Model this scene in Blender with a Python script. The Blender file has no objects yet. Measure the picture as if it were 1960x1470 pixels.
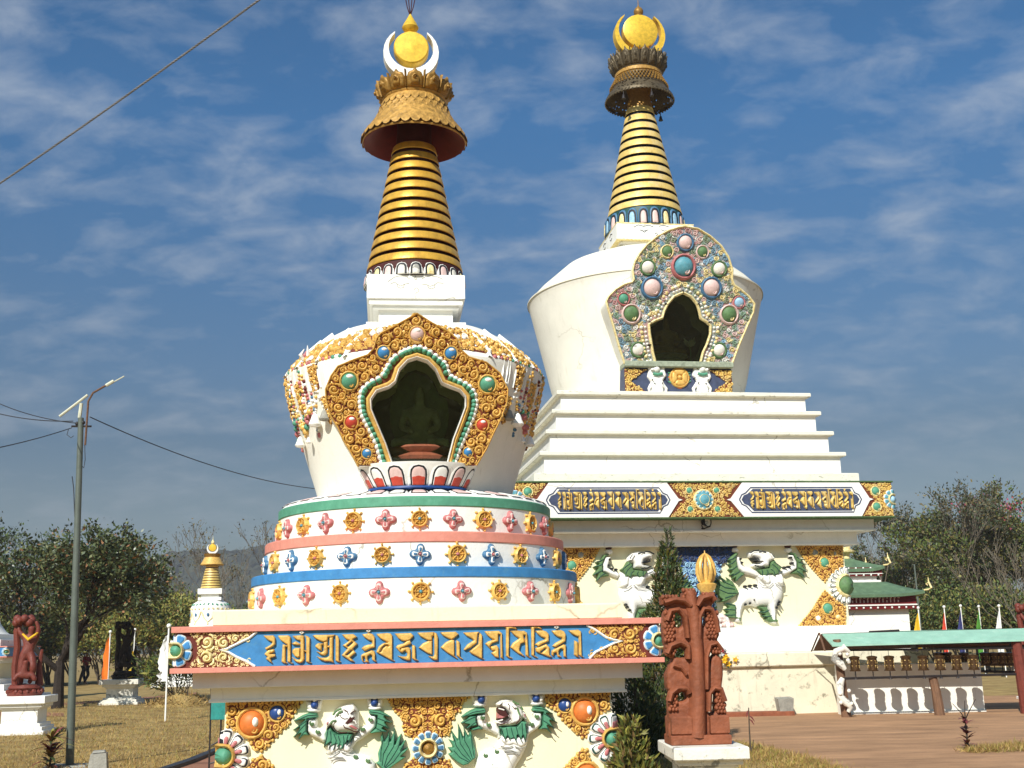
import bpy, bmesh, math, random
import numpy as np
from mathutils import Vector, Matrix

# ---------------------------------------------------------------- camera, sky, sun, exposure
SC = bpy.context.scene
COL = SC.collection
R = math.radians
F_PX, PITCH, ROLL, CAM_H = 2256.5, R(12.383), R(1.233), 1.7
cam = bpy.data.cameras.new('camera'); cam_o = bpy.data.objects.new('camera', cam); COL.objects.link(cam_o)
cam.sensor_width = 36.0; cam.lens = F_PX / 1960 * 36.0; cam.clip_start = .1; cam.clip_end = 6000
cam_o.matrix_world = (Matrix.Translation((0, 0, CAM_H)) @ Matrix.Rotation(R(90) + PITCH, 4, 'X')
                      @ Matrix.Rotation(-ROLL, 4, 'Z'))
SC.camera = cam_o
SUN_EL, SUN_AZ = R(38), R(22)          # sun behind the camera, to its left
w = bpy.data.worlds.new('World'); SC.world = w; w.use_nodes = True
nt = w.node_tree; N = nt.nodes; L = nt.links
for n_ in list(N): N.remove(n_)
out = N.new('ShaderNodeOutputWorld'); bg = N.new('ShaderNodeBackground'); bg.inputs[1].default_value = .085
sky = N.new('ShaderNodeTexSky'); sky.sky_type = 'NISHITA'; sky.sun_disc = False
sky.sun_elevation = SUN_EL; sky.sun_rotation = R(180) + SUN_AZ; sky.air_density = 1.0; sky.dust_density = 1.2; sky.ozone_density = 1.6
tc = N.new('ShaderNodeTexCoord'); sep = N.new('ShaderNodeSeparateXYZ'); L.new(tc.outputs['Generated'], sep.inputs[0])
def wmath(op, a, b=None):
    m = N.new('ShaderNodeMath'); m.operation = op
    for i, x in enumerate((a, b)):
        if x is None: continue
        if isinstance(x, (int, float)): m.inputs[i].default_value = x
        else: L.new(x, m.inputs[i])
    return m.outputs[0]
def wramp(x, stops):
    c = N.new('ShaderNodeValToRGB'); L.new(x, c.inputs[0]); e = c.color_ramp.elements
    while len(e) < len(stops): e.new(.5)
    for k, (p, v) in enumerate(stops):
        e[k].position = p; e[k].color = v if len(v) == 4 else (*v, 1)
    return c.outputs[0]
def wmix(fac, a, b, kind='MIX'):
    m = N.new('ShaderNodeMix'); m.data_type = 'RGBA'; m.blend_type = kind
    for s_, x in ((m.inputs[0], fac), (m.inputs[6], a), (m.inputs[7], b)):
        if isinstance(x, (int, float)): s_.default_value = x
        elif isinstance(x, tuple): s_.default_value = (*x, 1)
        else: L.new(x, s_)
    return m.outputs[2]
zz = wmath('MAXIMUM', sep.outputs[2], 0.0)
den = wmath('ADD', zz, .30)
cmb = N.new('ShaderNodeCombineXYZ'); L.new(wmath('DIVIDE', sep.outputs[0], den), cmb.inputs[0]); L.new(wmath('DIVIDE', sep.outputs[1], den), cmb.inputs[1])
mp_ = N.new('ShaderNodeMapping'); L.new(cmb.outputs[0], mp_.inputs[0]); mp_.inputs['Rotation'].default_value = (0, 0, R(24)); mp_.inputs['Scale'].default_value = (1.7, 2.3, 1); mp_.inputs['Location'].default_value = (3.1, .7, 0)
n1 = N.new('ShaderNodeTexNoise'); n1.inputs['Scale'].default_value = 6.0; n1.inputs['Detail'].default_value = 9; n1.inputs['Roughness'].default_value = .56; n1.inputs['Distortion'].default_value = .25; L.new(mp_.outputs[0], n1.inputs['Vector'])
n2 = N.new('ShaderNodeTexNoise'); n2.inputs['Scale'].default_value = 1.9; n2.inputs['Detail'].default_value = 3; L.new(mp_.outputs[0], n2.inputs['Vector'])
cl = wramp(wmath('ADD', wmath('MULTIPLY', n1.outputs[0], .62), wmath('MULTIPLY', n2.outputs[0], .5)), [(.51, (0, 0, 0)), (.60, (.17, .17, .17)), (.72, (.48, .48, .48))])
tint = wmix(1.0, sky.outputs[0], wramp(zz, [(0, (.36, .37, .38)), (.12, (.40, .435, .45)), (.165, (.345, .425, .475)), (.22, (.37, .52, .62)), (.42, (.33, .74, 1.0))]), 'MULTIPLY')
clc = wramp(zz, [(0, (3.0, 3.2, 3.8)), (.2, (4.2, 4.6, 5.2)), (.45, (5.2, 5.7, 6.3))])
cfade = wmath('MULTIPLY', cl, wramp(zz, [(.02, (.15, .15, .15)), (.16, (.6, .6, .6)), (.3, (1, 1, 1))]))
L.new(wmix(cfade, tint, clc), bg.inputs[0]); L.new(bg.outputs[0], out.inputs[0])
sun = bpy.data.lights.new('sun', 'SUN'); sun.energy = 4.6; sun.angle = R(.5); sun.color = (1, .96, .88)
sun_o = bpy.data.objects.new('sun', sun); COL.objects.link(sun_o)
sd = Vector((-math.sin(SUN_AZ) * math.cos(SUN_EL), -math.cos(SUN_AZ) * math.cos(SUN_EL), math.sin(SUN_EL)))
sun_o.rotation_euler = sd.to_track_quat('Z', 'Y').to_euler()
SC.view_settings.view_transform = 'Standard'; SC.view_settings.look = 'None'; SC.view_settings.gamma = 1; SC.view_settings.exposure = 0.30
SC.view_settings.use_curve_mapping = False
SC.cycles.max_bounces = 6; SC.cycles.transparent_max_bounces = 12

# ---------------------------------------------------------------- measuring helpers
def lf_(c): return tuple(min(.5, x * 1.55) for x in c)
def ray(px, py):
    X, Y = px - 980, 735 - py
    a = X * math.cos(ROLL) + Y * math.sin(ROLL); b = -X * math.sin(ROLL) + Y * math.cos(ROLL)
    return (a / F_PX, math.cos(PITCH) - b / F_PX * math.sin(PITCH), math.sin(PITCH) + b / F_PX * math.cos(PITCH))
def at(px, py, Y):
    d = ray(px, py); k = Y / d[1]
    return Vector((d[0] * k, Y, CAM_H + d[2] * k))
def gnd(px, py):
    d = ray(px, py); k = -CAM_H / d[2]
    return Vector((d[0] * k, d[1] * k, 0))
def gx(px, Y):      # point on the ground at distance Y under picture column px (near the horizon)
    return Vector((at(px, 1235, Y).x, Y, 0))
class Frame:
    def __init__(s, X, Y, t): s.X, s.Y, s.t, s.c, s.s = X, Y, t, math.cos(t), math.sin(t)
    def uz(s, px, py, v):
        d = ray(px, py); n = (-s.s, s.c); o = -n[0] * s.X - n[1] * s.Y
        k = (v - o) / (n[0] * d[0] + n[1] * d[1])
        return ((d[0] * k - s.X) * s.c + (d[1] * k - s.Y) * s.s, CAM_H + d[2] * k)
    def zoom(s, ox, oy, sc, v):
        return lambda pts: [s.uz(ox + x / sc, oy + y / sc, v) for x, y in pts]
    def world(s, u, v, z=0): return Vector((s.X + u * s.c - v * s.s, s.Y + u * s.s + v * s.c, z))
class Tilt:
    """plane leaning with the dome: v = v0 + k (z - z0)"""
    def __init__(s, fr, v0, z0, k): s.fr, s.v0, s.z0, s.k = fr, v0, z0, k
    def v(s, z): return s.v0 + s.k * (z - s.z0)
    def uz(s, px, py):
        v = s.v0
        for _ in range(12): u, z = s.fr.uz(px, py, v); v = s.v(z)
        return u, z
    def zoom(s, ox, oy, sc): return lambda pts: [s.uz(ox + x / sc, oy + y / sc) for x, y in pts]
    def mp(s, d=0.0): return lambda u, z, h: (u, s.v(z) - h - d, z)
FR = Frame(-1.4061, 16.7033, .1108)
BG = Frame(3.8475, 32.155, .1532)

# ---------------------------------------------------------------- materials
def mat(name, col, rough=.6, metal=0.0, var=.12, scale=6, bump=0.0, bscale=40, stains=(), spec=.35, col2=None, vz=1.0, cracks=None):
    m = bpy.data.materials.new(name); m.use_nodes = True; t = m.node_tree; n = t.nodes; l = t.links
    b = n['Principled BSDF']; b.inputs['Roughness'].default_value = rough; b.inputs['Metallic'].default_value = metal; b.inputs['Specular IOR Level'].default_value = spec
    g = n.new('ShaderNodeNewGeometry')
    no = n.new('ShaderNodeTexNoise'); no.inputs['Scale'].default_value = scale; no.inputs['Detail'].default_value = 6; no.inputs['Roughness'].default_value = .65
    mp = n.new('ShaderNodeMapping'); mp.inputs['Scale'].default_value = (1, 1, vz); l.new(g.outputs['Position'], mp.inputs[0]); l.new(mp.outputs[0], no.inputs['Vector'])
    r = n.new('ShaderNodeValToRGB'); l.new(no.outputs[0], r.inputs[0])
    c1 = [max(0, c * (1 - var)) for c in col]; c2 = [min(1, c * (1 + var)) for c in (col2 or col)]
    r.color_ramp.elements[0].position = .32; r.color_ramp.elements[0].color = (*c1, 1)
    r.color_ramp.elements[1].position = .68; r.color_ramp.elements[1].color = (*c2, 1)
    cur = r.outputs[0]
    for k, (sc, scl, lo, hi, amt) in enumerate(stains):
        mm = n.new('ShaderNodeMapping'); mm.inputs['Scale'].default_value = scl; mm.inputs['Location'].default_value = (3.7 * k, 1.3 * k, .9 * k); l.new(g.outputs['Position'], mm.inputs[0])
        nn = n.new('ShaderNodeTexNoise'); nn.inputs['Scale'].default_value = 1; nn.inputs['Detail'].default_value = 8; nn.inputs['Roughness'].default_value = .7; l.new(mm.outputs[0], nn.inputs['Vector'])
        rr = n.new('ShaderNodeValToRGB'); l.new(nn.outputs[0], rr.inputs[0]); rr.color_ramp.elements[0].position = lo; rr.color_ramp.elements[0].color = (0, 0, 0, 1); rr.color_ramp.elements[1].position = hi; rr.color_ramp.elements[1].color = (amt, amt, amt, 1)
        mx = n.new('ShaderNodeMix'); mx.data_type = 'RGBA'; l.new(rr.outputs[0], mx.inputs[0]); l.new(cur, mx.inputs[6]); mx.inputs[7].default_value = (*sc, 1); cur = mx.outputs[2]
    if cracks:      # hairline cracks: cell borders broken up by noise
        cs, cw, cc = cracks; vo = n.new('ShaderNodeTexVoronoi'); vo.feature = 'DISTANCE_TO_EDGE'; vo.inputs['Scale'].default_value = cs
        wn = n.new('ShaderNodeTexNoise'); wn.inputs['Scale'].default_value = 3 * cs; wn.inputs['Detail'].default_value = 5; l.new(g.outputs['Position'], wn.inputs['Vector'])
        va = n.new('ShaderNodeVectorMath'); va.operation = 'MULTIPLY_ADD'; l.new(wn.outputs['Color'], va.inputs[0]); va.inputs[1].default_value = (.35 / cs, .35 / cs, .35 / cs); l.new(g.outputs['Position'], va.inputs[2]); l.new(va.outputs[0], vo.inputs['Vector'])
        r1 = n.new('ShaderNodeValToRGB'); r1.color_ramp.elements[0].color = (1, 1, 1, 1); r1.color_ramp.elements[1].position = cw; r1.color_ramp.elements[1].color = (0, 0, 0, 1); l.new(vo.outputs[0], r1.inputs[0])
        nm = n.new('ShaderNodeTexNoise'); nm.inputs['Scale'].default_value = .9 * cs; nm.inputs['Detail'].default_value = 3; l.new(g.outputs['Position'], nm.inputs['Vector'])
        r2 = n.new('ShaderNodeValToRGB'); r2.color_ramp.elements[0].position = .50; r2.color_ramp.elements[0].color = (0, 0, 0, 1); r2.color_ramp.elements[1].position = .62; r2.color_ramp.elements[1].color = (.75, .75, .75, 1); l.new(nm.outputs[0], r2.inputs[0])
        mu = n.new('ShaderNodeMath'); mu.operation = 'MULTIPLY'; l.new(r1.outputs[0], mu.inputs[0]); l.new(r2.outputs[0], mu.inputs[1])
        mx = n.new('ShaderNodeMix'); mx.data_type = 'RGBA'; l.new(mu.outputs[0], mx.inputs[0]); l.new(cur, mx.inputs[6]); mx.inputs[7].default_value = (*cc, 1); cur = mx.outputs[2]
    l.new(cur, b.inputs['Base Color'])
    if bump:
        bn = n.new('ShaderNodeTexNoise'); bn.inputs['Scale'].default_value = bscale; bn.inputs['Detail'].default_value = 5; l.new(g.outputs['Position'], bn.inputs['Vector'])
        bb = n.new('ShaderNodeBump'); bb.inputs['Strength'].default_value = bump; bb.inputs['Distance'].default_value = .02; l.new(bn.outputs[0], bb.inputs['Height']); l.new(bb.outputs[0], b.inputs['Normal'])
    return m
M = {}
grime = (.10, .10, .07)
M['white'] = mat('white_limewash', (.81, .795, .72), .75, var=.05, scale=2.2, bump=.15, stains=[(grime, (9, 9, .8), .60, .80, .34), (grime, (22, 22, 22), .66, .78, .4), ((.5, .46, .33), (1.2, 1.2, 1.2), .5, .8, .35)])
M['white_clean'] = mat('white_paint', (.83, .82, .765), .6, var=.05, scale=3, bump=.2, bscale=18, stains=[((.42, .38, .27), (8, 8, .7), .60, .82, .4), ((.30, .27, .2), (26, 26, 12), .66, .76, .35)], cracks=(.9, .012, (.25, .22, .15)))
M['dome_white'] = mat('dome_limewash', (.81, .785, .69), .7, var=.05, scale=1.6, bump=.12, stains=[((.35, .31, .2), (5, 5, .8), .56, .82, .45), ((.2, .18, .12), (14, 14, 3), .62, .78, .3)], cracks=(.6, .008, (.4, .36, .26)))
M['dome_cap'] = mat('weathered_dome_cap', (.79, .75, .62), .8, var=.07, scale=2, bump=.2, stains=[((.16, .15, .09), (9, 9, 9), .60, .74, .45)])
M['ledge'] = mat('weathered_ledge', (.77, .74, .62), .8, var=.08, scale=3, bump=.2, stains=[((.07, .075, .045), (5, 5, 16), .57, .70, .75)])
M['cream'] = mat('cream_wall_paint', (.83, .77, .52), .65, var=.04, scale=2, bump=.1, stains=[((.45, .37, .17), (9, 9, 1.1), .60, .82, .35)])
M['cream_block'] = mat('cream_block_paint', (.80, .73, .50), .7, var=.05, scale=3, bump=.15, stains=[((.22, .2, .12), (12, 12, 1.6), .58, .76, .5), ((.13, .12, .08), (24, 24, 9), .64, .74, .45)], cracks=(.7, .014, (.2, .17, .1)))
M['stained'] = mat('stained_plinth_wall', (.76, .70, .53), .8, var=.08, scale=1.5, bump=.3, bscale=14, stains=[((.22, .2, .13), (7, 7, .7), .56, .78, .55), ((.10, .10, .06), (5, 5, 5), .56, .68, .8), ((.3, .17, .08), (2, 2, 9), .64, .75, .5)], cracks=(.8, .02, (.08, .07, .05)))
gs = [((.16, .06, .015), (18, 18, 18), .54, .72, .55)]
M['gold'] = mat('gold_paint', (.68, .41, .10), .42, metal=.1, var=.25, scale=14, bump=.2, stains=[((.30, .11, .02), (18, 18, 18), .58, .74, .5), ((.80, .62, .30), (30, 30, 30), .58, .72, .6)], spec=.5)
M['gold_back'] = mat('orange_brown_ground_paint', (.15, .034, .012), .7, var=.3, scale=12)
M['gold_antique'] = mat('antique_embossed_gold', (.46, .26, .06), .5, metal=.15, var=.4, scale=12, bump=.4, bscale=22, stains=[((.16, .07, .015), (22, 22, 22), .52, .7, .7)], spec=.4)
M['gold_ring'] = mat('gold_ring_paint', (.72, .41, .055), .36, metal=.35, var=.2, scale=7, bump=.1, stains=[((.4, .17, .02), (9, 9, 3), .5, .75, .6)], spec=.5)
M['gold_pale'] = mat('faded_gold_ring_paint', (.76, .54, .16), .45, metal=.2, var=.15, scale=5, bump=.1, stains=[((.35, .2, .06), (7, 7, 3), .55, .72, .6), ((.8, .74, .55), (3, 3, 2), .5, .75, .55)])
M['gold_dark'] = mat('tarnished_gold', (.30, .165, .035), .5, metal=.35, var=.35, scale=16, bump=.3, stains=gs)
M['gold_disc'] = mat('gold_leaf_disc', (.78, .50, .05), .38, metal=.2, var=.2, scale=11, bump=.1, stains=[((.45, .25, .03), (16, 16, 16), .55, .7, .6)])
M['gold_white'] = mat('pale_gold_relief', (.78, .56, .17), .5, var=.25, scale=20, bump=.2, col2=(.84, .72, .42))
M['bronze'] = mat('dark_bronze_lace', (.11, .085, .05), .5, metal=.4, var=.5, scale=25, bump=.4, stains=[((.5, .42, .25), (40, 40, 40), .62, .68, .7)])
M['maroon'] = mat('maroon_paint', (.13, .006, .006), .6, var=.2, scale=10, bump=.1)
M['maroon_dark'] = mat('dark_maroon_groove', (.055, .010, .008), .7, var=.2, scale=10)
M['red'] = mat('red_paint', (.50, .06, .035), .5, var=.2, scale=12, bump=.1)
M['orange'] = mat('orange_red_paint', (.62, .17, .035), .5, var=.2, scale=12)
M['pink'] = mat('salmon_pink_trim', (.66, .255, .19), .6, var=.10, scale=9, bump=.15, stains=[((.35, .12, .09), (20, 20, 4), .62, .74, .5), ((.75, .5, .4), (6, 6, 6), .6, .8, .4)])
M['pink_petal'] = mat('dusty_pink_paint', (.46, .15, .15), .55, var=.22, scale=18, bump=.1, stains=[((.68, .5, .46), (26, 26, 26), .58, .70, .7)])
M['pink_pale'] = mat('pale_pink_paint', (.70, .50, .46), .5, var=.16, scale=14, bump=.15, stains=[((.32, .22, .2), (14, 14, 14), .56, .72, .5)])
M['blue'] = mat('blue_band_paint', (.045, .21, .46), .55, var=.16, scale=7, bump=.1, stains=[((.12, .3, .4), (9, 9, 9), .55, .75, .5)])
M['blue_deep'] = mat('deep_blue_paint', (.02, .06, .22), .35, var=.2, scale=12)
M['blue_petal'] = mat('slate_blue_paint', (.06, .16, .28), .5, var=.2, scale=16, bump=.1, stains=[((.3, .42, .5), (26, 26, 26), .58, .70, .6)])
M['blue_pale'] = mat('pale_blue_paint', (.30, .50, .66), .5, var=.2, scale=14, bump=.1)
M['turq'] = mat('turquoise_paint', (.10, .30, .36), .5, var=.2, scale=12, bump=.15, stains=[((.3, .42, .42), (14, 14, 14), .55, .72, .5)])
M['navy'] = mat('navy_panel_paint', (.05, .065, .12), .6, var=.25, scale=8, bump=.1)
M['green'] = mat('sea_green_paint', (.09, .30, .19), .55, var=.14, scale=8, bump=.12, stains=[((.16, .36, .26), (8, 8, 8), .55, .75, .5)])
M['green_leaf'] = mat('green_mane_paint', (.07, .245, .14), .55, var=.2, scale=12, bump=.15, stains=[((.18, .3, .2), (15, 15, 15), .58, .72, .5)])
M['green_old'] = mat('faded_green_mane_paint', (.10, .19, .075), .6, var=.25, scale=10, bump=.15)
M['moss'] = mat('mossy_green_trim', (.06, .11, .04), .8, var=.4, scale=14, bump=.2, stains=[((.5, .48, .35), (7, 7, 30), .62, .68, .8)])
M['black'] = mat('black_outline_paint', (.012, .014, .018), .6, var=.3)
M['dark_green'] = mat('dark_green_line', (.015, .06, .05), .5, var=.3)
M['red_brown'] = mat('dark_red_ground_paint', (.13, .022, .014), .7, var=.3, scale=9)
M['terracotta'] = mat('terracotta_carving', (.235, .072, .032), .65, var=.25, scale=7, bump=.5, bscale=30, stains=[((.36, .17, .10), (12, 12, 5), .58, .74, .45), ((.07, .02, .012), (8, 8, 8), .6, .75, .5)])
M['terracotta_dark'] = mat('dark_red_carving', (.16, .035, .022), .55, var=.3, scale=9, bump=.5, bscale=30, stains=[((.05, .01, .008), (9, 9, 9), .55, .7, .6)])
M['plaster'] = mat('flaking_white_plaster', (.74, .71, .62), .85, var=.08, scale=4, bump=.35, bscale=25, stains=[((.23, .23, .21), (2.6, 2.6, 3.4), .56, .60, .85), ((.12, .12, .1), (20, 20, 4), .62, .74, .5)])
M['concrete'] = mat('grey_concrete', (.30, .29, .25), .85, var=.2, scale=8, bump=.4, bscale=30, stains=[((.09, .09, .075), (9, 9, 3), .55, .72, .6)])
M['mint'] = mat('mint_green_tin_roof', (.30, .52, .40), .5, var=.12, scale=3, bump=.1, stains=[((.55, .68, .56), (5, 5, 5), .55, .75, .5)])
M['roof_green'] = mat('dark_green_tin_roof', (.105, .175, .10), .5, var=.2, scale=6, bump=.1, stains=[((.2, .3, .15), (6, 6, 6), .55, .75, .5)])
M['wood'] = mat('weathered_brown_post', (.17, .09, .05), .8, var=.35, scale=14, bump=.4, vz=.2)
M['dark_metal'] = mat('dark_painted_steel', (.022, .018, .018), .5, var=.3)
M['wheel_metal'] = mat('dark_brass_wheel', (.085, .045, .018), .38, metal=.5, var=.5, scale=40, bump=.3)
M['wheel_letter'] = mat('brass_wheel_lettering', (.55, .38, .14), .4, metal=.4, var=.3, scale=30)
M['steel'] = mat('grey_painted_pole', (.11, .13, .11), .45, metal=.1, var=.15, scale=5, bump=.1, stains=[((.10, .09, .05), (9, 9, 2), .58, .75, .5)])
M['rust'] = mat('rusty_bracket', (.13, .065, .035), .7, var=.4, scale=30)
M['lamp_white'] = mat('dusty_white_batten', (.55, .55, .42), .5, var=.15, scale=10)
M['cable'] = mat('grey_twisted_cable', (.17, .17, .18), .6, var=.2)
M['cable_dark'] = mat('black_cable', (.03, .033, .04), .6, var=.2)
M['teal'] = mat('teal_tin_plate', (.02, .22, .20), .5, var=.25, scale=14, stains=[((.12, .35, .33), (18, 18, 18), .58, .7, .5)])
M['glass'] = None
M['skin'] = mat('skin', (.30, .16, .10), .5, var=.08); M['hair'] = mat('black_hair', (.012, .01, .009), .6, var=.2)
M['cloth_red'] = mat('maroon_robe', (.25, .02, .02), .8, var=.2); M['cloth_grey'] = mat('grey_trousers', (.15, .14, .13), .8, var=.15)
M['cloth_dark'] = mat('dark_trousers', (.03, .03, .045), .8, var=.15); M['cloth_pale'] = mat('pale_pink_shirt', (.62, .5, .46), .8, var=.1)
M['flag_orange'] = mat('orange_flag_cloth', (.75, .17, .015), .8, var=.1, bump=.2, bscale=12); M['flag_yellow'] = mat('yellow_flag_cloth', (.75, .44, .02), .8, var=.1, bump=.2, bscale=12)
M['flag_red'] = mat('red_flag_cloth', (.6, .06, .03), .8, var=.1); M['flag_blue'] = mat('navy_flag_cloth', (.03, .035, .13), .8, var=.1); M['flag_green'] = mat('green_flag_cloth', (.07, .24, .03), .8, var=.1); M['flag_white'] = mat('white_flag_cloth', (.75, .75, .72), .8, var=.08, bump=.2, bscale=12)
M['bark'] = mat('grey_brown_bark', (.085, .065, .045), .9, var=.35, scale=12, bump=.6, bscale=25); M['bark_pale'] = mat('pale_dry_twig_bark', (.17, .14, .105), .9, var=.3, scale=8)
M['dark_bark_and_shade'] = mat('dark_bark_and_shaded_carving', (.028, .02, .015), .9, var=.4, scale=12, bump=.6, bscale=25)
def leafmat(name, col, var=.35, rough=.55, spec=.3):
    return mat(name, lf_(col), rough, var=var, scale=3.0, spec=spec)
M['lf_mag1'] = leafmat('dark_magnolia_leaf', (.035, .05, .018), spec=.5, rough=.4); M['lf_mag2'] = leafmat('brown_green_magnolia_leaf', (.075, .082, .032)); M['lf_mag3'] = leafmat('dry_brown_leaf', (.17, .085, .04))
M['lf_ol1'] = leafmat('olive_leaf', (.055, .078, .018)); M['lf_ol2'] = leafmat('yellow_olive_leaf', (.13, .12, .028)); M['lf_ol3'] = leafmat('brown_olive_leaf', (.088, .07, .028)); M['lf_gr'] = leafmat('grey_green_leaf', (.055, .06, .04)); M['lf_dk'] = leafmat('dark_green_leaf', (.025, .038, .014))
M['lf_cy1'] = leafmat('cypress_green', (.04, .055, .012)); M['lf_cy2'] = leafmat('cypress_yellow_green', (.095, .09, .018)); M['lf_cy3'] = leafmat('cypress_brown', (.095, .06, .022))
M['lf_pk'] = leafmat('bougainvillea_pink', (.45, .05, .10)); M['lf_red'] = leafmat('dark_red_leaf', (.10, .022, .022)); M['lf_dry'] = leafmat('dry_straw', (.25, .165, .052)); M['lf_dry2'] = leafmat('dry_brown_straw', (.15, .09, .03)); M['lf_ygr'] = leafmat('yellow_green_grass', (.16, .15, .03))
M['lf_yel'] = mat('yellow_flower_petal', (.80, .45, .01), .6, var=.1); M['lf_white'] = leafmat('white_petal', (.75, .72, .66), var=.1)
def glass_mat():
    m = bpy.data.materials.new('dirty_dark_glass'); m.use_nodes = True; t = m.node_tree; n = t.nodes; l = t.links
    for x in list(n): n.remove(x)
    o = n.new('ShaderNodeOutputMaterial'); tr = n.new('ShaderNodeBsdfTransparent'); tr.inputs[0].default_value = (.68, .74, .60, 1)
    gl = n.new('ShaderNodeBsdfGlossy'); gl.inputs['Roughness'].default_value = .06; gl.inputs['Color'].default_value = (.42, .46, .38, 1)
    fr = n.new('ShaderNodeFresnel'); fr.inputs[0].default_value = 1.5
    mx = n.new('ShaderNodeMixShader'); l.new(fr.outputs[0], mx.inputs[0]); l.new(tr.outputs[0], mx.inputs[1]); l.new(gl.outputs[0], mx.inputs[2])
    df = n.new('ShaderNodeBsdfDiffuse'); df.inputs[0].default_value = (.16, .17, .11, 1)
    g = n.new('ShaderNodeNewGeometry'); no = n.new('ShaderNodeTexNoise'); no.inputs['Scale'].default_value = 16; no.inputs['Detail'].default_value = 9; no.inputs['Roughness'].default_value = .75; l.new(g.outputs['Position'], no.inputs['Vector'])
    r = n.new('ShaderNodeValToRGB'); r.color_ramp.elements[0].position = .5; r.color_ramp.elements[1].position = .85; r.color_ramp.elements[1].color = (.15, .15, .15, 1); l.new(no.outputs[0], r.inputs[0])
    m2 = n.new('ShaderNodeMixShader'); l.new(r.outputs[0], m2.inputs[0]); l.new(mx.outputs[0], m2.inputs[1]); l.new(df.outputs[0], m2.inputs[2]); l.new(m2.outputs[0], o.inputs[0])
    return m
M['glass'] = glass_mat()

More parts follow.
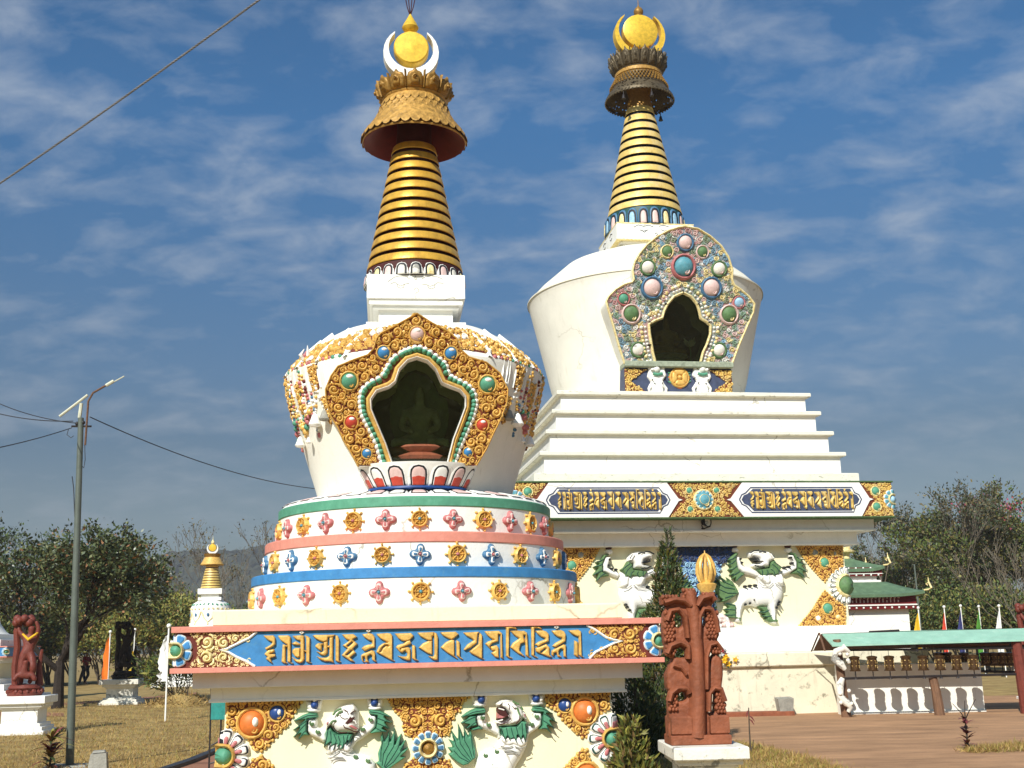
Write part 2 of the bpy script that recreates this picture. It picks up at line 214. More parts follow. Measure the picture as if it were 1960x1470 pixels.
# ---------------------------------------------------------------- object helpers
def link(o, parent=None):
    COL.objects.link(o)
    if parent is not None: o.parent = parent
    return o
def tag(o, label=None, cat=None, group=None, kind=None):
    if label: o['label'] = label
    if cat: o['category'] = cat
    if group: o['group'] = group
    if kind: o['kind'] = kind
    return o
def thing(name, label, cat, loc=(0, 0, 0), rz=0, group=None):
    o = bpy.data.objects.new(name, None); link(o); o.location = loc; o.rotation_euler = (0, 0, rz); o.empty_display_size = .2
    return tag(o, label, cat, group)
def copy_tree(o, parent=None):
    c = o.copy(); COL.objects.link(c); c.parent = parent
    for ch in list(o.children): copy_tree(ch, c)
    return c
class MB:
    def __init__(s): s.v = []; s.f = []; s.m = []
    def add(s, vs, fs, mat=0):
        o = len(s.v); s.v.extend([tuple(p) for p in vs]); s.f.extend([tuple(i + o for i in f) for f in fs]); s.m.extend([mat] * len(fs))
    def build(s, name, mats, parent=None, smooth=True, ang=38, recalc=True):
        me = bpy.data.meshes.new(name); me.from_pydata(s.v, [], s.f)
        if not isinstance(mats, (list, tuple)): mats = [mats]
        for m in mats: me.materials.append(M[m] if isinstance(m, str) else m)
        me.polygons.foreach_set('material_index', s.m)
        if smooth:
            bm = bmesh.new(); bm.from_mesh(me)
            if recalc: bmesh.ops.recalc_face_normals(bm, faces=bm.faces)
            for f in bm.faces: f.smooth = True
            a = R(ang)
            for e in bm.edges:
                if len(e.link_faces) == 2 and e.calc_face_angle(0) > a: e.smooth = False
            bm.to_mesh(me); bm.free()
        me.update()
        o = bpy.data.objects.new(name, me); link(o, parent); return o
    # ---- shapes
    def box(s, x0, x1, y0, y1, z0, z1, mat=0, bev=0.0):
        if bev <= 0:
            v = [(x, y, z) for z in (z0, z1) for y in (y0, y1) for x in (x0, x1)]
            s.add(v, [(0, 2, 3, 1), (4, 5, 7, 6), (0, 1, 5, 4), (2, 6, 7, 3), (0, 4, 6, 2), (1, 3, 7, 5)], mat); return
        b = bev; rings = [(b, z0), (0, z0 + b), (0, z1 - b), (b, z1)]; vs = []
        for d, z in rings: vs += [(x0 + d, y0 + d, z), (x1 - d, y0 + d, z), (x1 - d, y1 - d, z), (x0 + d, y1 - d, z)]
        # chamfered top and bottom edges, plus small vertical chamfers skipped
        fs = [(3, 2, 1, 0), (12, 13, 14, 15)]
        for r in range(3):
            for k in range(4): a_, b_ = r * 4 + k, r * 4 + (k + 1) % 4; fs.append((a_, b_, b_ + 4, a_ + 4))
        s.add(vs, fs, mat)
    def sq(s, a, z0, z1, mat=0, bev=.008): s.box(-a, a, -a, a, z0, z1, mat, bev)
    def prism(s, poly, fn0, fn1, mat=0, caps=True):
        n = len(poly); v = [fn0(*p) for p in poly] + [fn1(*p) for p in poly]
        fs = [(k, (k + 1) % n, n + (k + 1) % n, n + k) for k in range(n)]
        if caps: fs += [tuple(range(n))[::-1], tuple(range(n, 2 * n))]
        s.add(v, fs, mat)
    def lathe(s, prof, n=48, mat=0, cx=0, cy=0, sx=1, sy=1, a0=0.0, a1=2 * math.pi, skip=None):
        full = abs(a1 - a0 - 2 * math.pi) < 1e-6; m = n if full else n + 1; vs = []
        for r, z in prof:
            for k in range(m):
                a = a0 + (a1 - a0) * k / n; vs.append((cx + r * math.sin(a) * sx, cy - r * math.cos(a) * sy, z))
        fs = []
        for i in range(len(prof) - 1):
            for k in range(n):
                k2 = (k + 1) % m
                if skip and skip(i, k): continue
                fs.append((i * m + k, i * m + k2, (i + 1) * m + k2, (i + 1) * m + k))
        s.add(vs, fs, mat)
    def tube(s, pts, rads, k=6, mat=0, cap=True):
        pts = [Vector(p) for p in pts]; n = len(pts)
        if isinstance(rads, (int, float)): rads = [rads] * n
        vs = []; up = None
        for i in range(n):
            t = (pts[min(i + 1, n - 1)] - pts[max(i - 1, 0)])
            if t.length < 1e-9: t = Vector((0, 0, 1))
            t.normalize()
            if up is None: up = t.orthogonal().normalized()
            up = (up - t * up.dot(t))
            if up.length < 1e-6: up = t.orthogonal()
            up.normalize(); sd_ = t.cross(up)
            for j in range(k):
                a = 2 * math.pi * j / k; vs.append(pts[i] + (up * math.cos(a) + sd_ * math.sin(a)) * rads[i])
        fs = [(i * k + j, i * k + (j + 1) % k, (i + 1) * k + (j + 1) % k, (i + 1) * k + j) for i in range(n - 1) for j in range(k)]
        if cap: fs += [tuple(range(k))[::-1], tuple(range((n - 1) * k, n * k))]
        s.add(vs, fs, mat)
    def ball(s, c, r, mat=0, n=10, m=6, sc=(1, 1, 1)):
        vs = []; fs = []
        for i in range(1, m):
            t = math.pi * i / m
            for j in range(n):
                a = 2 * math.pi * j / n; vs.append((c[0] + r * sc[0] * math.sin(t) * math.cos(a), c[1] + r * sc[1] * math.sin(t) * math.sin(a), c[2] + r * sc[2] * math.cos(t)))
        for i in range(m - 2):
            for j in range(n): fs.append((i * n + j, i * n + (j + 1) % n, (i + 1) * n + (j + 1) % n, (i + 1) * n + j))
        b = len(vs); vs += [(c[0], c[1], c[2] + r * sc[2]), (c[0], c[1], c[2] - r * sc[2])]
        for j in range(n): fs += [(b, (j + 1) % n, j), (b + 1, (m - 2) * n + j, (m - 2) * n + (j + 1) % n)]
        s.add(vs, fs, mat)
    # ---- relief work on a mapped surface: mp(u, z, h) -> point
    def relief(s, poly, H, mp, holes=(), wd=None, step=None, mat=0, pw=.5):
        loops = [np.array(poly, float)] + [np.array(h, float) for h in holes]
        A = np.concatenate(loops); B = np.concatenate([np.roll(l_, -1, 0) for l_ in loops]); D = B - A; DD = (D ** 2).sum(1) + 1e-15
        mn, mx = loops[0].min(0), loops[0].max(0); st = step or max(mx - mn) / 34
        nx, nz = int((mx[0] - mn[0]) / st) + 3, int((mx[1] - mn[1]) / st) + 3
        gx_, gz_ = np.meshgrid(mn[0] - .6 * st + st * np.arange(nx), mn[1] - .6 * st + st * np.arange(nz)); P = np.stack([gx_.ravel(), gz_.ravel()], 1)
        px, pz = P[:, :1], P[:, 1:]
        cond = (A[:, 1] > pz) != (B[:, 1] > pz)
        with np.errstate(divide='ignore', invalid='ignore'): xi = D[:, 0] * (pz - A[:, 1]) / D[:, 1] + A[:, 0]
        ins = ((cond & (px < xi)).sum(1) % 2) == 1
        t = np.clip(((px - A[:, 0]) * D[:, 0] + (pz - A[:, 1]) * D[:, 1]) / DD, 0, 1)
        qx, qz = A[:, 0] + t * D[:, 0], A[:, 1] + t * D[:, 1]; d2 = (px - qx) ** 2 + (pz - qz) ** 2; k = d2.argmin(1); ar = np.arange(len(P)); d = np.sqrt(d2[ar, k])
        if not ins.any(): return
        wdt = wd or max(d[ins].max() * .7, 1e-6)
        h = np.where(ins, H * (1 - (1 - np.minimum(d / wdt, 1)) ** 2) ** pw, 0)
        P[~ins] = np.stack([qx[ar, k], qz[ar, k]], 1)[~ins]
        I = ins.reshape(nz, nx); c = I[:-1, :-1] | I[1:, :-1] | I[:-1, 1:] | I[1:, 1:]; js, is_ = np.nonzero(c)
        used = {}; vs = []; fs = []
        for j, i in zip(js.tolist(), is_.tolist()):
            q = []
            for a in (j * nx + i, j * nx + i + 1, (j + 1) * nx + i + 1, (j + 1) * nx + i):
                if a not in used: used[a] = len(vs); vs.append(mp(P[a, 0], P[a, 1], h[a]))
                q.append(used[a])
            fs.append(tuple(q))
        s.add(vs, fs, mat)
    def dome(s, cx, cz, r, h, mp, mat=0, n=14, m=4, rz=None):
        vs = []; rz = rz or r
        for i in range(m):
            a = math.pi / 2 * i / m
            for j in range(n): b = 2 * math.pi * j / n; vs.append(mp(cx + r * math.cos(a) * math.cos(b), cz + rz * math.cos(a) * math.sin(b), h * math.sin(a)))
        vs.append(mp(cx, cz, h)); fs = [(i * n + j, i * n + (j + 1) % n, (i + 1) * n + (j + 1) % n, (i + 1) * n + j) for i in range(m - 1) for j in range(n)]
        fs += [((m - 1) * n + j, (m - 1) * n + (j + 1) % n, m * n) for j in range(n)]; s.add(vs, fs, mat)
    def strip(s, pts, rr, H, mp, mat=0, k=4):
        """half-round rib along a polyline of (u, z); rr is one radius or one for each point"""
        n = len(pts); vs = []
        if isinstance(rr, (int, float)): rr = [rr] * n
        for i in range(n):
            a, b = pts[max(i - 1, 0)], pts[min(i + 1, n - 1)]; tx, tz = b[0] - a[0], b[1] - a[1]; l_ = math.hypot(tx, tz) or 1; nx, nz = -tz / l_, tx / l_
            for j in range(k + 1):
                c = math.pi * j / k; q = rr[i] * math.cos(c); vs.append(mp(pts[i][0] + nx * q, pts[i][1] + nz * q, (H if H > 0 else -H * rr[i]) * math.sin(c) * min(1, rr[i] / max(rr))))
        fs = [(i * (k + 1) + j, i * (k + 1) + j + 1, (i + 1) * (k + 1) + j + 1, (i + 1) * (k + 1) + j) for i in range(n - 1) for j in range(k)]
        s.add(vs, fs, mat)
    def spiral(s, cx, cz, Rr, mp, rot=0, hand=1, turns=1.35, t=.27, H=.5, mat=0, n=20, k=4):
        pts = []; rr = []
        for i in range(n + 1):
            q = i / n; a = rot + hand * 2 * math.pi * turns * q; rad = Rr * (1 - t) * (1 - q) ** .8
            pts.append((cx + rad * math.cos(a), cz + rad * math.sin(a))); rr.append(Rr * t * (1 - .35 * q) * min(1, .25 + q * 5))
        s.strip(pts, rr, Rr * H, mp, mat, k); s.dome(cx, cz, Rr * t * 1.0, Rr * H * 1.15, mp, mat, 7, 2)
    def ringt(s, cx, cz, r, tr, H, mp, mat=0, n=20, rz=None):
        rz = rz or r
        s.strip([(cx + r * math.cos(2 * math.pi * i / n), cz + rz * math.sin(2 * math.pi * i / n)) for i in range(n + 1)], tr, H, mp, mat, 4)
    def scrolls(s, poly, mp, rmin, rmax, seed=1, avoid=(), holes=(), pick=None, H=.5, sym=None, tight=.88, tries=3200, k=4, n=18, given=(), fill=True, tt=.27):
        rnd = random.Random(seed); loops = [np.array(poly, float)] + [np.array(h, float) for h in holes]
        A = np.concatenate(loops); B = np.concatenate([np.roll(l_, -1, 0) for l_ in loops]); D = B - A; DD = (D ** 2).sum(1) + 1e-15
        mn, mx = loops[0].min(0), loops[0].max(0); g = np.random.RandomState(seed); P = mn + g.rand(tries, 2) * (mx - mn); px, pz = P[:, :1], P[:, 1:]
        cond = (A[:, 1] > pz) != (B[:, 1] > pz)
        with np.errstate(divide='ignore', invalid='ignore'): xi = D[:, 0] * (pz - A[:, 1]) / D[:, 1] + A[:, 0]
        ins = ((cond & (px < xi)).sum(1) % 2) == 1
        t = np.clip(((px - A[:, 0]) * D[:, 0] + (pz - A[:, 1]) * D[:, 1]) / DD, 0, 1); d = np.sqrt(((px - A[:, 0] - t * D[:, 0]) ** 2 + (pz - A[:, 1] - t * D[:, 1]) ** 2).min(1))
        placed = [(a, b, c) for a, b, c in avoid]; n0 = len(placed); placed += list(given)
        cand = [(P[i, 0], P[i, 1], d[i]) for i in range(tries) if ins[i]]
        r = rmax; lv = []
        while r > rmin * 1.001: lv.append(r); r *= .8
        lv += [rmin, rmin * .72, rmin * .5]
        for r in lv:
            for x, z, dd in cand:
                if dd < r * .9 or (sym is not None and x > sym - r * .8): continue
                if all((x - a) ** 2 + (z - b) ** 2 >= ((r + c) * tight) ** 2 for a, b, c in placed):
                    placed.append((x, z, r))
                    if sym is not None: placed.append((2 * sym - x, z, r))
        if sym is not None:     # spirals on the axis side are mirrored; rotations follow suit
            pass
        rot = 0; hand = 1
        for i, (x, z, r) in enumerate(placed[n0:]):
            if r < rmin * .95 and not fill: continue
            if r < rmin * .95:
                s.dome(x, z, r * 1.15, r * H * 1.3, mp, pick(x, z, r) if pick else 0, 7, 2); continue
            if sym is None or i % 2 == 0: rot = rnd.uniform(0, 6.28); hand = rnd.choice((-1, 1)); ro, ha = rot, hand
            else: ro, ha = math.pi - rot, -hand
            if r > rmin * 1.5:      # leaf lobes curling off the scroll
                for q in range(3):
                    b0 = ro + ha * (1.2 + q * 1.9); P_ = [(x + r * f * math.cos(b0 + ha * g), z + r * f * math.sin(b0 + ha * g)) for f, g in ((.80, 0), (.98, .25), (1.12, .55), (1.10, .85), (1.0, 1.0))]
                    s.strip(P_, [r * .08, r * .17, r * .2, r * .2, r * .12], r * H * .8, mp, pick(x, z, r) if pick and q == 1 else (pick(x, z, r) if pick else 0), 3)
            s.spiral(x, z, r * 1.06, mp, ro, ha, 1.45 if r > rmin * 1.5 else 1.1, tt, H, pick(x, z, r) if pick else 0, n if r > rmin * 1.6 else max(9, n // 2), k)
def flat(v): return lambda u, z, h: (u, v - h, z)
def lift(mp, b): return lambda u, z, h: mp(u, z, h + b)
def fold(a):
    def f(u, z, h):
        if u > a: return (a + h, -a + (u - a), z)
        if u < -a: return (-a - h, -a + (-a - u), z)
        return (u, -a - h, z)
    return f
def pol(cx, cz, ang, pts):
    c, s_ = math.cos(ang), math.sin(ang); return [(cx + r * c - t * s_, cz + r * s_ + t * c) for r, t in pts]
def petal(cx, cz, ang, r0, r1, w, g=0.0):
    d = r1 - r0; half = [(r0 + g * .4, max(.002, w * .64 - g)), (r0 + .35 * d, w * .84 - g), (r0 + .66 * d, w * 1.0 - g), (r0 + .86 * d, w * .86 - g), (r0 + .965 * d - g * .6, max(.002, w * .48 - g)), (r1 - g, .001)]
    return pol(cx, cz, ang, half + [(r, -t) for r, t in half[-2::-1]])
def gem(mb, cx, cz, r, mp, mg, ms, mi, seed=0, H=.8):
    """jewel: gold ring, coloured dome and a comma swirl"""
    mb.ringt(cx, cz, r * 1.30, r * .20, r * .40, mp, mg, 18); mb.dome(cx, cz, r * 1.16, r * H, mp, ms, 16, 5)
    mb.spiral(cx + r * .25, cz - r * .62, r * .48, lambda u, z, h: mp(u, z, h + r * H * .55), 1.2, -1, 1.1, .26, .5, mi, 12)
SETTING = {}
# ================================================================ writing: the mantra traced in relief
def letters():
    """list of (polygon, holes) in photograph pixels"""
    A = lambda p: [(480 + x / 8.909, 1190 + y / 8.909) for x, y in p]
    B_ = lambda p: [(680 + x / 8.909, 1190 + y / 8.909) for x, y in p]
    C = lambda p: [(900 + x / 8.522, 1190 + y / 8.522) for x, y in p]
    dia = lambda x, z: [(x - 50, z), (x, z - 34), (x + 50, z), (x, z + 34)]
    dih = lambda x, z: [(x - 18, z), (x, z - 13), (x + 18, z), (x, z + 13)]
    G = []
    def a(f, p, h=()): G.append((f(p), [f(q) for q in h]))
    # 1 .. 5
    a(A, [(215, 235), (390, 232), (425, 275), (428, 385), (385, 425), (270, 490), (240, 450), (330, 400), (365, 365), (365, 345), (300, 320), (255, 285)])
    a(A, [(300, 480), (400, 465), (418, 515), (330, 545), (420, 550), (432, 592), (340, 625), (385, 720), (330, 690), (252, 630), (290, 605), (228, 555), (262, 515)])
    a(A, [(458, 235), (640, 230), (685, 262), (690, 690), (742, 712), (690, 714), (640, 690), (625, 680), (625, 392), (570, 362), (510, 320), (480, 275)])
    a(A, [(545, 380), (590, 395), (640, 405), (630, 435), (598, 430), (600, 685), (645, 712), (570, 708), (525, 685), (535, 500)])
    a(A, [(708, 240), (850, 230), (912, 240), (918, 640), (890, 690), (840, 710), (790, 695), (735, 655), (702, 600), (790, 645), (845, 645), (848, 325), (790, 310), (740, 280)])
    a(A, [(712, 480), (752, 448), (842, 445), (842, 600), (800, 615), (750, 590), (708, 530)])
    a(A, [(698, 370), (770, 335), (842, 375), (840, 402), (720, 395)])
    a(A, [(922, 232), (975, 245), (1018, 280), (1012, 680), (1052, 706), (1000, 704), (943, 682), (946, 290)])
    a(A, [(895, 465), (955, 500), (950, 525), (895, 500)]); a(A, dia(870, 185), [dih(870, 185)])
    a(A, [(1048, 235), (1100, 223), (1445, 220), (1405, 262), (1320, 268), (1312, 330), (1240, 348), (1170, 322), (1100, 287)])
    a(A, [(1445, 225), (1490, 240), (1513, 290), (1513, 660), (1552, 690), (1490, 690), (1444, 662)])
    a(A, [(1342, 268), (1408, 258), (1402, 640), (1425, 702), (1360, 682), (1260, 677), (1180, 647), (1108, 580), (1200, 612), (1300, 612), (1340, 580)])
    a(A, [(1242, 342), (1312, 332), (1312, 540), (1260, 577), (1190, 567), (1108, 500), (1200, 522), (1242, 500)])
    a(A, [(1102, 400), (1150, 363), (1238, 368), (1238, 396), (1216, 402), (1214, 500), (1160, 480), (1103, 432)]); a(A, [(1300, 412), (1350, 402), (1350, 440), (1300, 445)])
    a(A, [(1548, 215), (1750, 208), (1818, 260), (1738, 305), (1828, 380), (1742, 465), (1798, 530), (1700, 612), (1785, 692), (1700, 672), (1548, 572), (1648, 460), (1562, 405), (1688, 320), (1620, 296), (1580, 255)],
      [[(1640, 410), (1720, 342), (1748, 356), (1665, 428)], [(1622, 560), (1712, 484), (1742, 490), (1650, 572)]])
    # 6 .. 10
    a(B_, dia(225, 155), [dih(225, 155)])
    a(B_, [(112, 215), (240, 195), (300, 210), (338, 260), (338, 440), (270, 457), (190, 492), (155, 505), (102, 455), (150, 413), (230, 388), (285, 385), (285, 332), (220, 312), (150, 265)])
    a(B_, [(190, 522), (280, 485), (330, 500), (347, 560), (342, 650), (382, 682), (330, 680), (285, 650), (285, 580), (260, 560), (215, 592), (212, 640), (242, 692), (180, 692), (160, 600), (135, 592), (137, 660), (172, 692), (120, 682), (98, 630), (98, 570), (140, 540)])
    a(B_, [(352, 205), (540, 193), (600, 198), (637, 235), (637, 640), (688, 677), (620, 662), (358, 520), (400, 420), (470, 368), (560, 350), (500, 330), (430, 292), (380, 245)], [[(412, 520), (458, 438), (500, 403), (545, 393), (577, 420), (520, 412), (470, 452), (440, 512)]])
    a(B_, [(668, 200), (950, 193), (1002, 240), (935, 315), (870, 333), (800, 327), (730, 287)])
    a(B_, [(882, 322), (935, 312), (962, 375), (900, 402), (765, 460), (802, 530), (760, 522), (688, 440), (720, 398), (830, 368)])
    a(B_, [(775, 452), (900, 428), (942, 460), (942, 660), (880, 662), (780, 622), (708, 575), (800, 592), (882, 592), (886, 540), (850, 492), (800, 532), (768, 505)])
    a(B_, [(968, 388), (1026, 413), (1032, 625), (1088, 667), (1010, 657), (968, 625)])
    a(B_, [(1052, 185), (1340, 173), (1340, 242), (1310, 247), (1312, 322), (1255, 322), (1180, 292), (1100, 247)])
    a(B_, [(1342, 175), (1392, 200), (1412, 255), (1408, 655), (1350, 657), (1290, 627), (1232, 580), (1330, 597), (1348, 560)])
    a(B_, [(1078, 445), (1150, 368), (1250, 325), (1312, 322), (1312, 560), (1240, 547)])
    a(B_, [(1438, 180), (1710, 168), (1768, 215), (1690, 282), (1640, 302), (1560, 277), (1490, 237)])
    a(B_, [(1448, 440), (1540, 348), (1640, 302), (1690, 312), (1690, 570), (1772, 652), (1700, 612), (1560, 527)])
    a(B_, [(1720, 308), (1782, 345), (1787, 590), (1858, 652), (1790, 627), (1724, 577)])
    # 11 .. 16
    a(C, [(-125, 175), (150, 163), (120, 205), (107, 350), (0, 432), (-90, 472), (-112, 455), (-50, 370), (58, 302), (0, 265), (-70, 230)])
    a(C, [(152, 170), (197, 220), (197, 590), (254, 620), (170, 602), (0, 512), (-20, 485), (130, 362), (142, 210)])
    a(C, [(228, 155), (470, 148), (520, 190), (532, 580), (564, 612), (490, 587), (487, 210), (455, 203), (457, 322), (360, 352), (318, 400), (345, 470), (238, 360), (290, 320), (388, 292), (330, 270), (270, 222)])
    a(C, [(322, 405), (430, 383), (462, 420), (462, 540), (470, 590), (400, 577), (333, 510), (400, 472), (350, 475)])
    a(C, [(553, 85), (650, 78), (740, 88), (772, 132), (700, 112), (637, 112), (632, 560), (704, 602), (630, 592), (578, 560), (580, 110)])
    a(C, [(648, 150), (760, 143), (880, 148), (927, 180), (952, 560), (1024, 597), (950, 582), (898, 545), (893, 220), (867, 215), (882, 340), (822, 362), (802, 440), (802, 472), (905, 582), (780, 522), (648, 422), (690, 348), (798, 272), (740, 242), (690, 202)])
    a(C, [(968, 85), (1060, 76), (1140, 88), (1192, 142), (1110, 107), (1047, 107), (1042, 540), (1114, 592), (1050, 577), (993, 545), (990, 110)])
    a(C, [(1052, 150), (1180, 138), (1240, 158), (1282, 200), (1280, 322), (1180, 362), (1110, 412), (1052, 370), (1120, 320), (1218, 292), (1218, 267), (1150, 247), (1090, 202)])
    a(C, [(1110, 412), (1240, 363), (1292, 420), (1292, 540), (1344, 582), (1280, 577), (1068, 490), (1058, 430)], [[(1138, 490), (1218, 428), (1238, 440), (1160, 512)]])
    a(C, dia(1405, 90), [dih(1405, 90)])
    a(C, [(1318, 145), (1480, 133), (1530, 158), (1557, 200), (1552, 322), (1470, 372), (1390, 422), (1328, 400), (1380, 348), (1488, 290), (1488, 262), (1420, 247), (1360, 207)])
    a(C, [(1390, 432), (1520, 368), (1560, 380), (1560, 550), (1584, 582), (1520, 572), (1510, 452), (1470, 440), (1442, 480), (1442, 530), (1494, 577), (1420, 572), (1400, 502), (1360, 512), (1362, 572), (1318, 540), (1323, 470)])
    a(C, [(1588, 140), (1760, 128), (1807, 160), (1817, 550), (1864, 582), (1800, 572), (1763, 540), (1763, 242), (1720, 237), (1650, 202)])
    a(C, [(1690, 300), (1752, 330), (1754, 550), (1794, 582), (1720, 567), (1688, 540)])
    return G
LETTERS = letters()

# ================================================================ the near stupa
FS = thing('stupa', 'tall white and gold stupa standing nearest, with round drum tiers and a blue mantra band', 'stupa', (FR.X, FR.Y, 0), FR.t)
def fpx(ox, oy, sc, v): return FR.zoom(ox, oy, sc, v)
AW, A2, A1, AB = 2.278, 2.4257, 2.6084, 2.83
# --- base wall with its relief
mb = MB(); mb.sq(AW, .0, 1.10, 0, .004); base = mb.build('base_wall', 'cream', FS)
mb = MB(); mb.sq(AW + .16, -.3, .03, 0, .01); mb.build('plinth', 'white', FS)
mb = MB(); mb.box(-A2, A2, -A2, A2, 1.128, 1.2675, 0, .004); mb.box(-A2 - .02, A2 + .02, -A2 - .02, A2 + .02, 1.098, 1.13, 0, .006); mb.build('cornice', 'white_clean', FS)
mb = MB(); mb.box(-A1, A1, -A1, A1, 1.2655, 1.445, 0, .004); mb.build('cornice', 'white_clean', FS)
mw = flat(-AW)
def front_lion(origin, sc, S, nm):
    Z = fpx(*origin, sc, -AW - .06); root = None
    def rl(mb, key, H, mat=0, dens=44, wd=None, add=0.0):
        for p in S.get(key, ()):
            q = Z(p); ext = max(max(a for a, b in q) - min(a for a, b in q), max(b for a, b in q) - min(b for a, b in q))
            mb.relief(q, H, (lambda u, z, h: (u, -AW - h - (add if h > 0 else 0), z)), step=ext / dens, wd=wd, mat=mat)
    mb = MB(); rl(mb, 'torso', .15); rl(mb, 'arms', .11, dens=30); rl(mb, 'chest', .17, dens=30); rl(mb, 'head', .21, dens=34); rl(mb, 'ear', .2, dens=14)
    body = mb.build('lion', 'white_clean', FS, ang=50)
    mb = MB(); rl(mb, 'mane', .185, dens=80, wd=.02); rl(mb, 'cuffs', .13, dens=76, wd=.018)
    for ln in S['manerib']: mb.strip(Z(ln), .0055, .010, lambda u, z, h: (u, -AW - .181 - h, z), 1)
    for ln in S['cuffrib']: mb.strip(Z(ln), .0055, .010, lambda u, z, h: (u, -AW - .126 - h, z), 1)
    mb.build('mane', ['green_leaf', 'dark_green'], body, ang=50)
    mb = MB(); rl(mb, 'tail', .10, dens=95, wd=.018)
    for ln in S['tailrib']: mb.strip(Z(ln), .0055, .010, lambda u, z, h: (u, -AW - .096 - h, z), 1)
    mb.build('tail', ['green_leaf', 'dark_green'], body, ang=50)
    mb = MB(); rl(mb, 'mouth', .222, 0, 24, .008); rl(mb, 'tongue', .232, 1, 20, .01); rl(mb, 'inear', .212, 1, 12, .01); rl(mb, 'nose', .25, 2, 14, .03)
    for ln in S['lines']: mb.strip(Z(ln), .006, .008, lambda u, z, h: (u, -AW - .206 - h, z), 0)
    for ln in S['chestline']: mb.strip(Z(ln), .006, .006, lambda u, z, h: (u, -AW - .168 - h, z), 3)
    for x, y in S['eyes']:
        u, z = Z([(x, y)])[0]; mb.dome(u, z, .022, .235, lambda a, b, h: (a, -AW - h, b), 2, 10, 5); mb.dome(u, z, .009, .241, lambda a, b, h: (a, -AW - h, b), 0, 8, 4)
    for ln in S['teeth']: mb.strip(Z(ln), .008, .012, lambda u, z, h: (u, -AW - .222 - h, z), 2)
    mb.build('face', ['maroon_dark', 'pink_petal', 'white_clean', 'concrete'], body)
    mb = MB()
    for x, y in S['curls']:
        u, z = Z([(x, y)])[0]; mb.spiral(u, z, .042, lambda a, b, h: (a, -AW - .13 - h, b), 2.2, 1, .9, .34, .5, 0, 12)
    for ln in S['brow']: mb.strip(Z(ln), .013, .014, lambda u, z, h: (u, -AW - .205 - h, z), 0)
    mb.build('fur_curl', 'green_old', body)
    for (x, y), (bx, by) in S['cups']:
        mb = MB(); u, z = Z([(x, y)])[0]
        zt = Z([(bx, by - 70)])[0][1]
        mb.dome(u, z, .085, .12, mw, 0, 14, 4, .035); mb.relief([(u - .10, zt), (u - .085, z + .02), (u - .03, z - .02), (u + .03, z - .02), (u + .085, z + .02), (u + .10, zt)], .10, mw, step=.014)
        a, b = Z([(bx, by)])[0]; mb.dome(a, b, .062, .15, mw, 1, 14, 4, .07); mb.dome(a, b + .045, .03, .165, mw, 0, 10, 3, .012)
        mb.build('jewel_cup', ['white_clean', 'blue_deep'], body)
